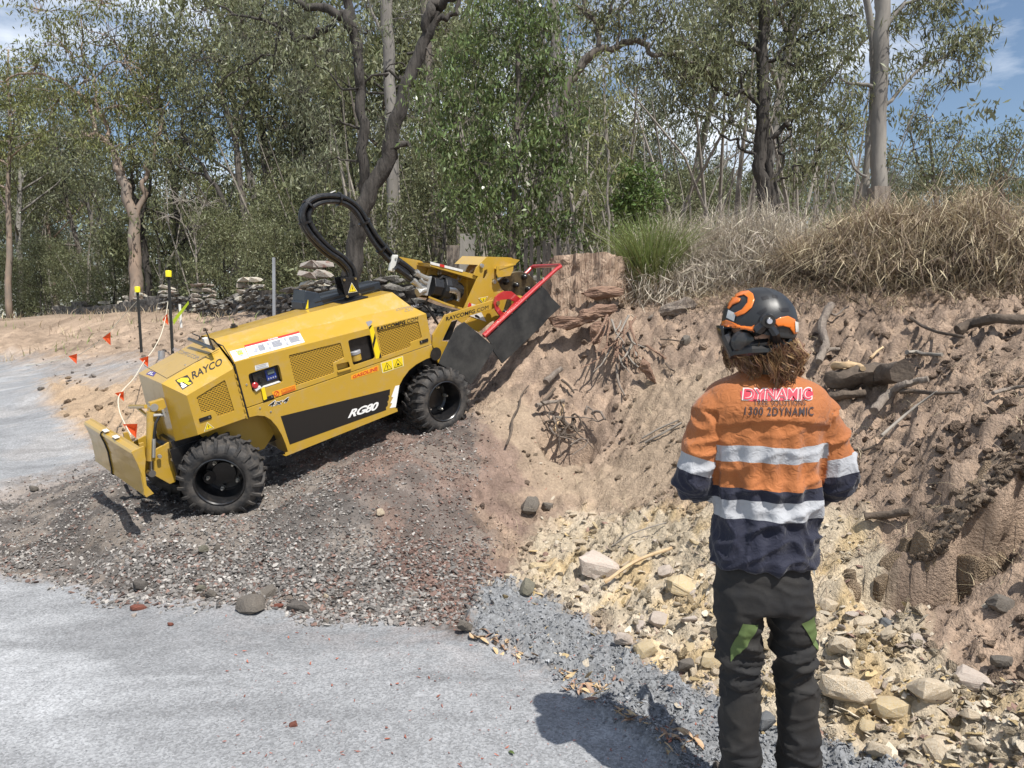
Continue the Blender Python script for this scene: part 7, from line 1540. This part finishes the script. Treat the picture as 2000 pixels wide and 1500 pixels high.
def slab(pts, th, Y0, dy=(0, 0)):
    """broken bark plate: survey outline at distance Y0, ragged and bent"""
    mb = MB(); P = [at(a, b, Y0 + dy[0] * (b - pts[0][1]) / 100 + dy[1] * (a - pts[0][0]) / 100) for a, b in pts]; c = sum(P) / len(P); n = len(P)
    B_ = [p + np.array([0, th, -.01]) for p in P]; V = P + B_ + [c + np.array([0, -th * .8, .01]), c + np.array([0, th, 0])]
    mb.add(V, [(i, (i + 1) % n, 2 * n) for i in range(n)] + [(n + (i + 1) % n, n + i, 2 * n + 1) for i in range(n)] + [((i + 1) % n, i, n + i, n + (i + 1) % n) for i in range(n)])
    bm = bmesh.new(); vs_ = [bm.verts.new(v) for v in mb.v]; [bm.faces.new([vs_[i] for i in f]) for f in mb.f]; bmesh.ops.triangulate(bm, faces=bm.faces); bmesh.ops.subdivide_edges(bm, edges=bm.edges, cuts=3, use_grid_fill=True)
    A = np.array([v.co for v in bm.verts]); d = perlin(A * np.array([6, 6, 22]) + 3) * th * .5 + perlin(A * 40) * th * .18; bm.normal_update(); R_ = MB(); R_.v = [tuple(v.co + v.normal * k) for v, k in zip(bm.verts, d)]; bm.verts.index_update(); R_.f = [tuple(v.index for v in f.verts) for f in bm.faces]; R_.m = [0] * len(R_.f); bm.free(); return R_
def d2(x, y): return (900 + x / 3.26, 440 + y / 3.26)
def dd(L_): return [d2(*p) for p in L_]
rel(slab(dd([(765, 430), (830, 400), (980, 385), (1030, 410), (1020, 450), (960, 455), (860, 470), (800, 450)]), .05, 8.05), 'bark_plate', M['bark_red'], stump)
rel(slab(dd([(560, 590), (700, 600), (780, 540), (900, 500), (970, 505), (1000, 540), (930, 560), (850, 610), (760, 640), (680, 655), (600, 640)]), .08, 7.75), 'bark_plate', M['bark_red'], stump)
rel(slab(dd([(820, 640), (890, 600), (900, 680), (880, 740), (845, 760), (825, 700)]), .04, 7.65), 'bark_plate', M['bark_red'], stump)
rel(slab(dd([(1160, 830), (1190, 860), (1230, 950), (1248, 1010), (1190, 970), (1140, 900)]), .04, 7.2), 'bark_plate', M['bark_red'], stump)
for k in range(26):  # root ends hanging out of the cut face
    a0 = d2(930 + rg_.uniform(0, 190), 560 + rg_.uniform(0, 260)); l_ = rg_.uniform(25, 75); an = rg_.uniform(-.9, .9); p0 = at(*a0, 7.62); p1 = at(a0[0] + l_ * .5 * math.sin(an), a0[1] + l_ * .5, 7.45); p2_ = at(a0[0] + l_ * math.sin(an) * 1.1, a0[1] + l_ * .95 * math.cos(an), 7.38)
    rel(MB().tube(wiggle([p0, p1, p2_], .008, rg_, 3), np.linspace(rg_.uniform(.008, .020), .004, 7), 6), 'root', M['bark_red'] if k % 3 else M['twig'], stump, smooth=True)
def stick(pts, r, mat, label, name='stick', cat_='stick', lift=.0, dy=0, rag=.12, seed=0, ends=.5, n=8):
    """a branch lying where the survey line meets the ground"""
    rg = RS(700 + seed); P = np.array([hit(*p[:2]) + np.array([0, -dy, (p[2] if len(p) > 2 else 0) + lift]) for p in pts]); P[:, 2] += r * .6; Pc = wiggle(P, r * .12, rg, 4); rr = r * np.linspace(1, ends, len(Pc)) * (1 + .05 * rg.normal(size=len(Pc))); org = P[0].copy()
    mb = MB().tube(Pc - org, np.abs(rr), n, rag=rag, rng=rg); o = mb.build(name, mat, None, smooth=True, ang=45); o.location = org; tag(o, label, cat_); return o
def e3(x, y): return (1500 + x / 2.778, 560 + y / 2.778)
S_ = [
 ([e3(330, 575), e3(450, 555), e3(600, 545), e3(715, 540)], .075, 'wood_dark', 'thick dark log with split pale end right of the shoulder', 'log', .05, 1.0),
 ([e3(345, 545), e3(400, 540), e3(470, 545), e3(500, 565)], .03, 'wood_fresh', 'fresh split yellow wood on the end of the dark log', 'split_wood', .14, .6),
 ([e3(330, 610), e3(420, 600), e3(520, 590)], .035, 'wood_dark', 'thin dark log just under the thick dark log', 'log', .0, .7),
 ([e3(335, 150), e3(300, 210), e3(280, 280), e3(305, 350), e3(290, 400), e3(265, 460)], .035, 'wood_grey', 'pale crooked dead branch right of the helmet', 'dead_branch', .06, .8),
 ([e3(280, 415), e3(320, 385), e3(380, 380)], .022, 'wood_grey', 'short grey side branch below the crooked branch', 'dead_branch', .05, .6),
 ([e3(1010, 300), e3(1100, 262), e3(1230, 240), e3(1389, 245)], .035, 'wood_dark', 'long dark branch curving off the right edge', 'dead_branch', .06, 1.0),
 ([e3(760, 210), e3(820, 250), e3(900, 290), e3(1050, 320)], .014, 'wood_dark', 'dark thin branch left of the long dark branch', 'stick', .05, .7),
 ([e3(560, 770), e3(600, 720), e3(650, 670), e3(700, 640), e3(780, 610), e3(850, 600)], .032, 'wood_grey', 'grey forked branch standing out of the right bank', 'dead_branch', .10, .6),
 ([e3(700, 640), e3(780, 640), e3(900, 655), e3(1020, 655)], .018, 'wood_dark', 'dark fork of the grey branch running right', 'dead_branch', .08, .5),
 ([e3(600, 880), e3(700, 790), e3(800, 710), e3(900, 640)], .010, 'twig', 'long thin twig slanting below the grey forked branch', 'stick', .08, .6),
 ([e3(510, 1290), e3(620, 1280), e3(760, 1262)], .022, 'wood_dark', 'stub of root sticking out of the slumped face', 'root', .04, 1.0),
 ([e3(740, 385), e3(790, 385), e3(850, 395), e3(930, 400)], .015, 'twig', 'pale short stick in the middle of the right bank', 'stick', .03, .8),
 ([e3(710, 450), e3(760, 455), e3(810, 460)], .010, 'wood_dark', 'small dark stick under the pale short stick', 'stick', .02, .8),
 ([e3(545, 420), e3(580, 385), e3(612, 362)], .012, 'wood_fresh', 'pale splinter pointing up above the dark log', 'stick', .04, .6),
 ([e3(360, 490), e3(395, 475), e3(430, 420)], .014, 'wood_fresh', 'white wood chip beside the crooked branch', 'stick', .02, .6),
 ([e3(1200, 620), e3(1290, 595), e3(1389, 580)], .012, 'wood_grey', 'thin grey branch at the right edge of the sandy mound', 'stick', .04, .8),
 ([e3(450, 900), e3(510, 905), e3(570, 880)], .009, 'wood_dark', 'thin twig touching the right elbow', 'stick', .02, .8),
 ([d2(540, 1090), d2(590, 1040), d2(640, 1000)], .035, 'wood_grey', 'stubby grey root poking out under the stump', 'root', .12, .7),
 ([d2(480, 1235), d2(560, 1215), d2(660, 1205)], .022, 'wood_grey', 'pale stick lying across the hollow', 'stick', .12, .8),
 ([d2(595, 1375), d2(625, 1300), d2(655, 1210)], .014, 'wood_fresh', 'short pale stick standing in the hollow', 'stick', .10, .8),
 ([d2(290, 1430), d2(325, 1340), d2(330, 1260), d2(372, 1180), d2(385, 1110), d2(430, 1050)], .011, 'wood_dark', 'long thin root running up beside the rear wheel', 'root', .04, .6),
 ([d2(500, 1190), d2(560, 1130), d2(600, 1080)], .016, 'wood_dark', 'dark root left of the hollow', 'root', .06, .7),
 ([d2(640, 1020), d2(690, 1060), d2(720, 1105)], .014, 'wood_dark', 'dark root right of the stubby grey root', 'root', .05, .6),
 ([d2(990, 930), d2(1000, 1040), d2(1040, 1130)], .016, 'wood_grey', 'hanging root end below the torn root ball', 'root', .06, .5),
 ([d2(1170, 1400), d2(1280, 1340), d2(1400, 1275)], .011, 'twig', 'thin grey stick left of the left sleeve', 'stick', .02, .8),
 ([d2(1150, 1370), d2(1260, 1310), d2(1380, 1255)], .008, 'twig', 'thinner stick parallel above the thin grey stick', 'stick', .02, .8),
 ([d2(1265, 740), d2(1330, 745), d2(1410, 755)], .008, 'wood_dark', 'small dark twig on the slope left of the helmet', 'stick', .02, .8),
 ([d2(1180, 790), d2(1240, 830), d2(1300, 870)], .014, 'bark_red', 'red bark strip right of the torn roots', 'bark_strip', .03, .7),
 ([d2(1300, 895), d2(1330, 930), d2(1355, 945)], .010, 'wood_dark', 'short dark twig below the red bark strip', 'stick', .02, .8),
 ([(1195, 1070), (1235, 1045), (1300, 1025)], .006, 'twig', 'thin straw twig above the broad pale slab', 'stick', .02, .8),
 ([(1180, 1145), (1240, 1105), (1310, 1078)], .012, 'wood_fresh', 'pale split stake across the lower rubble', 'stick', .03, .9),
 ([e3(330, 180), e3(360, 190), e3(400, 160), e3(430, 140)], .010, 'wood_grey', 'thin pale fork right of the crooked branch top', 'stick', .05, .7),
]
for i, (pts, r_, m_, lb_, nm_, lf, en) in enumerate(S_): stick(pts, r_, M[m_], lb_, nm_, nm_.replace('_', ' '), lf, .03, seed=i, ends=en)
rt_ = empty('root_tangle', tuple(hit(1105, 850)), 'dark tangle of roots in the hollow under the stump', 'roots'); rg_ = RS(909)
for k in range(20):
    a0 = (1105 + rg_.normal() * 26, 845 + rg_.normal() * 12); P = np.array([hit(*a0), hit(a0[0] + rg_.normal() * 18, a0[1] + rg_.normal() * 9), hit(a0[0] + rg_.normal() * 34, a0[1] + 8 + rg_.normal() * 12)]); P[:, 2] += np.array([.08, .13, .03]) * rg_.uniform(.3, 1.4); P[:, 1] -= .06
    rel(MB().tube(wiggle(P, .02, rg_, 4), np.linspace(rg_.uniform(.006, .016), .004, 9), 6), 'root', M['wood_dark'] if k % 3 else M['wood_grey'], rt_, smooth=True)
# bark plate on the slope
o = slab(dd([(1200, 590), (1240, 550), (1330, 500), (1440, 460), (1520, 505), (1470, 540), (1380, 575), (1330, 585), (1260, 580)]), .07, 7.95, (0, -.1)).build('bark_plate', M['wood_grey'], None); tag(o, 'tilted plate of bark propped on the bank top left of the helmet', 'bark plate')
# timber slats and weathered posts
def post(px, ytop, ybase, Y, w, mat, name, label, cat_, dep=None, tilt=0):
    b = at(px, ybase, Y); t = at(px + tilt, ytop, Y); g = H1(b[0], b[1]); h = t[2] - g; mb = MB(); d_ = dep or w
    n = 7; V = []
    for i in range(n + 1):
        z = -.2 + (h + .2) * i / n; o_ = (t[0] - b[0]) * i / n
        for sx, sy in ((-1, -1), (1, -1), (1, 1), (-1, 1)): V.append((o_ + sx * w / 2 * (1 + RS(i + int(px)).uniform(-.06, .06)), sy * d_ / 2, z))
    mb.add(V, [(i * 4 + j, i * 4 + (j + 1) % 4, i * 4 + 4 + (j + 1) % 4, i * 4 + 4 + j) for i in range(n) for j in range(4)] + [(0, 1, 2, 3), (n * 4, n * 4 + 1, n * 4 + 2, n * 4 + 3)])
    o = mb.build(name, mat, None); o.location = (b[0], b[1], g); tag(o, label, cat_); return o
post(1717, 366, 520, 9.6, .19, M['wood_grey'], 'timber_post', 'weathered square timber post in front of the grey gum', 'post')
for k, (px, yt, w) in enumerate([(1052, 480, .05), (1063, 470, .05), (1073, 474, .045), (1027, 466, .05), (1038, 462, .05), (1090, 460, .04)]): post(px, yt, 560, 10.6, w, M['bark_dark'], 'fence_slat', ['short grey paling left end of the paling row', 'grey paling behind the cutter', 'thin grey paling at the middle of the paling row', 'tall leftmost grey paling', 'second tall grey paling', 'rightmost tall thin paling'][k], 'paling', .02)
post(885, 480, 560, 13.2, .20, M['wood_grey'], 'old_stump_post', 'short split grey post behind the boom', 'post'); post(908, 458, 560, 14, .26, M['bark_grey'], 'snag', 'pale broken trunk stub behind the boom', 'trunk stub', tilt=6)
# steel post, capped stakes, peg and tape, pipe
M['galv'] = mk('galvanised_steel', (.42, .43, .44), (.33, .33, .34), scale=8, rough=.45, metal=.6)
o = post(535, 503, 625, 12.6, .045, M['galv'], 'steel_post', 'plain galvanised steel post behind the machine hood', 'post')
M['cap_yel'] = mk('yellow_cap', (.80, .68, .02), rough=.4); M['star'] = mk('black_star_picket', (.02, .02, .018), rough=.6)
def picket(pt, pb, Y, label):
    t, b = at(*pt, Y), at(*pb, Y); g = H1(b[0], b[1]); rt = empty('capped_stake', (b[0], b[1], g), label, 'stake'); v = t - b; v = v / v[2]; h = t[2] - g; mb = MB()
    for a in (0, 2.09, 4.19): mb.box((math.cos(a) * .012, math.sin(a) * .012, h / 2 - .15), (.026, .007, h + .3), R=rotz(a))
    o = mb.build('star_picket', M['star'], rt); o.data.transform(Matrix(((1, 0, v[0], 0), (0, 1, v[1], 0), (0, 0, 1, 0), (0, 0, 0, 1))))
    MB().lathe([(-.07, .045), (.015, .047), (.03, .04)], np.array([v[0] * h, v[1] * h, h]), 'z', 14).build('safety_cap', M['cap_yel'], rt, smooth=True, ang=40)
picket((268, 563), (277, 703), 13.5, 'left black stake with yellow cap, the lower of the pair'); picket((329, 532), (337, 690), 12.2, 'right black stake with yellow cap, the taller of the pair')
a_, b_ = at(351, 594, 13.5), at(354, 640, 13.5); o = MB().tube([b_ - a_ * 0 - b_ + np.zeros(3), a_ - b_], .022, 8).build('white_peg', M['white'], None); o.location = b_; tag(o, 'short white peg holding the lime tape', 'peg')
M['lime_tape'] = mk('lime_tape', (.55, .72, .05), rough=.5, transl=.4); M['flag'] = mk('orange_flag', (.85, .12, .03), rough=.5, transl=.45); M['cord'] = mk('cream_cord', (.62, .58, .46), rough=.7)
tp_ = [at(338, 630, 13.2), at(346, 618, 13.3), at(358, 603, 13.4), at(368, 590, 13.6)]; mb = MB(); V = []
for i, p in enumerate(tp_): V += [p + np.array([0, 0, .045 - .008 * i]), p + np.array([0, .02, -.045 + .005 * i])]
mb.add(V, [(2 * i, 2 * i + 1, 2 * i + 3, 2 * i + 2) for i in range(3)]); o = mb.build('survey_tape', M['lime_tape'], None); tag(o, 'lime green tape fluttering from the white peg', 'tape')
pq_ = at(315, 682, 12); o = MB().lathe([(-.1, .05), (.15, .05), (.15, .043), (-.1, .043)], (0, 0, 0), 'z', 18, caps=False).build('pipe_stub', M['galv'], None, smooth=True); o.location = (pq_[0], pq_[1], H1(pq_[0], pq_[1])); tag(o, 'short grey pipe stub standing in the bank behind the nose', 'pipe')
def bunting(pts, label):
    P = catm([at(*p) for p in pts], 6); rt = empty('flag_string', tuple(P[0]), label, 'bunting'); o = MB().tube(P - P[0], .006, 5).build('cord', M['cord'], rt); return rt, P
def flag(rt, px, py, Y, s, an):
    p = at(px, py, Y) - np.array(rt.location); w = s * Y / FPX; d = np.array([math.cos(an), .25, math.sin(an)]) * w; o = MB().add([p - d * .5, p + d * .5, p + np.array([.25 * w, .05, -w * 1.15]), p + np.array([.1 * w, .06, -w * .4])], [(0, 1, 3), (1, 2, 3), (2, 0, 3)]).build('flag', M['flag'], rt); return o
rt, P = bunting([(268, 587, 13.5), (240, 618, 13.8), (205, 656, 14), (172, 682, 14.4), (145, 696, 14.8), (100, 706, 15.2), (50, 714, 15.6)], 'cream cord with orange flags running left from the lower stake'); flag(rt, 208, 654, 14, 18, .7); flag(rt, 142, 693, 14.7, 16, .3)
rt, P = bunting([(328, 590, 12.2), (323, 622, 12.1), (314, 655, 11.8), (298, 685, 11.4), (282, 705, 11), (262, 738, 9.6), (240, 762, 9.3), (231, 780, 9.1), (234, 805, 8.8), (246, 832, 8.4), (256, 850, 8.2)], 'cream cord with orange flags sagging from the taller stake behind the nose'); flag(rt, 322, 618, 12.1, 15, 1.0); flag(rt, 281, 698, 11, 17, .3); flag(rt, 233, 766, 9.2, 16, .2); flag(rt, 254, 828, 8.4, 26, .0)
# leaf litter: long gum leaves and bark ribbons on the road edge
M['litter'] = mk('dry_gum_leaf', (.34, .19, .11), (.42, .32, .2), scale=3, rough=.6, obj_rand=.4); rg_ = RS(808)
lm = []
for k in range(4):
    b_ = MB(); n = 6; V = []
    for i in range(n + 1): t = i / n; w = .17 * math.sin(math.pi * min(1, t * 1.02 + .02)); z = .12 * math.sin(t * 3 + k); V += [(t - .5, w + .15 * math.sin(t * 2.5 + k), z), (t - .5, .15 * math.sin(t * 2.5 + k), z - .05), (t - .5, -w + .15 * math.sin(t * 2.5 + k), z)]
    b_.add(V, [f for i in range(n) for f in ((3 * i, 3 * i + 1, 3 * i + 4, 3 * i + 3), (3 * i + 1, 3 * i + 2, 3 * i + 5, 3 * i + 4))]); me = bpy.data.meshes.new('dry_leaf'); me.from_pydata(b_.v, [], b_.f); me.materials.append(M['litter']); lm.append(me)
LP = [(1108, 1318, 6), (1120, 1340, 8), (1140, 1345, 5), (1170, 1332, 5), (1190, 1345, 5), (1165, 1362, 3), (940, 1240, 8), (960, 1250, 6), (985, 1275, 8), (1010, 1280, 6), (1000, 1258, 4), (1215, 1395, 5), (1235, 1405, 6), (1250, 1408, 4), (1290, 1420, 4), (1305, 1435, 5), (1330, 1440, 5), (1345, 1455, 5), (1310, 1470, 3), (1060, 1270, 3), (1090, 1300, 3), (1380, 1380, 3), (1300, 1350, 2)]
for px, py, n in LP:
    for _ in range(n):
        q = hit(px + rg_.normal() * 13, py + rg_.normal() * 6); o = link('dry_leaf', lm[rg_.randint(4)]); s = rg_.uniform(.035, .085); o.scale = (s, s, s); o.location = (q[0], q[1], q[2] + .008); o.rotation_euler = (rg_.normal() * .35, rg_.normal() * .35, rg_.uniform(0, 6.28)); tag(o, 'curled dry gum leaf among the litter along the road edge', 'leaf', 'dry leaves along the road edge')
q = hit(1000, 1472); o = link('green_leaf', lm[1].copy()); o.data.materials.clear(); o.data.materials.append(M['leaf_fresh']); o.scale = (.05, .05, .05); o.location = (q[0], q[1], q[2] + .008); o.rotation_euler = (0, 0, 2.2); tag(o, 'single fresh green leaf on the road near the bottom edge', 'leaf')

# ------------------------------------------------------------------ slumped face: overhanging lip and cracked columns of clay
nu, nv = 230, 30; xs = np.linspace(1.95, 3.5, nu); lipy = 4.02 - .14 * (xs - 2.0) + .07 * p2(xs, xs * 0 + 1, 2.2, 3.0) + .04 * p2(xs, xs * 0 + 4, 7, 5.0)
zt = H(xs, lipy + .10); env = np.clip(sstep(1.95, 2.15, xs) * (1 - sstep(3.2, 3.5, xs)), 0, 1); out_ = (.17 + .07 * p2(xs, xs * 0 + 2, 3.1, 9.) + .03 * p2(xs, xs * 0 + 2, 11, 9.)) * env; V = []
for j in range(nv):
    t = j / (nv - 1); a = t * 3.5
    # from the top surface behind the lip, over the brow and back underneath
    yy_ = lipy + .16 - (out_ + .16) * np.sin(np.minimum(a, 1.57)) * 1.0 + np.where(a > 1.57, (1 - np.cos(a - 1.57)) * (out_ + .22), 0)
    zz2 = zt - .02 * env + .035 * env * np.sin(a * .9) - np.where(a > 1.2, (a - 1.2) * .075 * env, 0) - (1 - env) * .12
    V.append(np.stack([xs, yy_, zz2], 1))
V = np.array(V); sh_ = V.shape; V = V.reshape(-1, 3); d = .045 * perlin(V * 7) + .035 * np.abs(perlin(V * 16)) + .02 * np.abs(perlin(V * 33)) + .008 * perlin(V * 60); V = V + d[:, None] * np.array([.3, -.8, .7])
ii = (np.arange(nv - 1)[:, None] * nu + np.arange(nu - 1)[None]).ravel(); lm_ = mesh_np('bank_lip', V, np.stack([ii, ii + 1, ii + nu + 1, ii + nu], 1), smooth=True)
cc_ = np.array([.29, .225, .165]) * (1 + .25 * perlin(V * 12)[:, None]); ca = lm_.color_attributes.new('gcol', 'FLOAT_COLOR', 'POINT'); ca.data.foreach_set('color', np.concatenate([cc_, np.zeros((len(V), 1))], 1).astype(np.float32).ravel())
tag(link('bank_lip', lm_, M['ground']), 'overhanging crumbly lip of the slumped bank', kind='structure')
M['clay'] = mk('cracked_clay', (.25, .19, .135), (.33, .25, .17), scale=6, rough=.95, bump=.9, bscale=24, bdist=.02, spec=.1, vor=14)
CB = [hull_mesh('soil_block', 700 + i, 22, (.8, .55, 1), .35, 2, .12) for i in range(6)]
for m_ in CB: m_.materials.append(M['clay'])
rg_ = RS(71)
for k in range(46):
    x = 1.78 + 1.6 * (k % 23) / 23 + rg_.normal() * .03; row = k // 23; y = 4.02 - .14 * (x - 2.0) - .05 - .10 * row + rg_.normal() * .02; z = H1(x, y + .09) - .10 - .16 * row + rg_.normal() * .03
    o = link('soil_block', CB[rg_.randint(6)], None, ground); s = rg_.uniform(.07, .13); o.scale = (s, s * .9, s * rg_.uniform(1.1, 1.7)); o.location = (x, y, z); o.rotation_euler = (rg_.normal() * .15, rg_.normal() * .15, rg_.uniform(0, 6.28))

k = RS(5).choice(len(V), 2600); Pl = V[k]; n = len(Pl); r = RS(6); col = np.array([.28, .215, .16]) * r.uniform(.7, 1.3, (n, 1)); Pl = Pl[np.abs(Pl[:, 0] - 2.7) < .68]; n = len(Pl)
put_scatter('lip_clods', 'crumbs of clay on the overhanging lip', 'soil', r, Pl, psize(r, n, .008, .05, 2.6), .9, col[:n], ang('clod', 380, 6, 18, (1, .9, .8)), M['inst_soil'], .5)
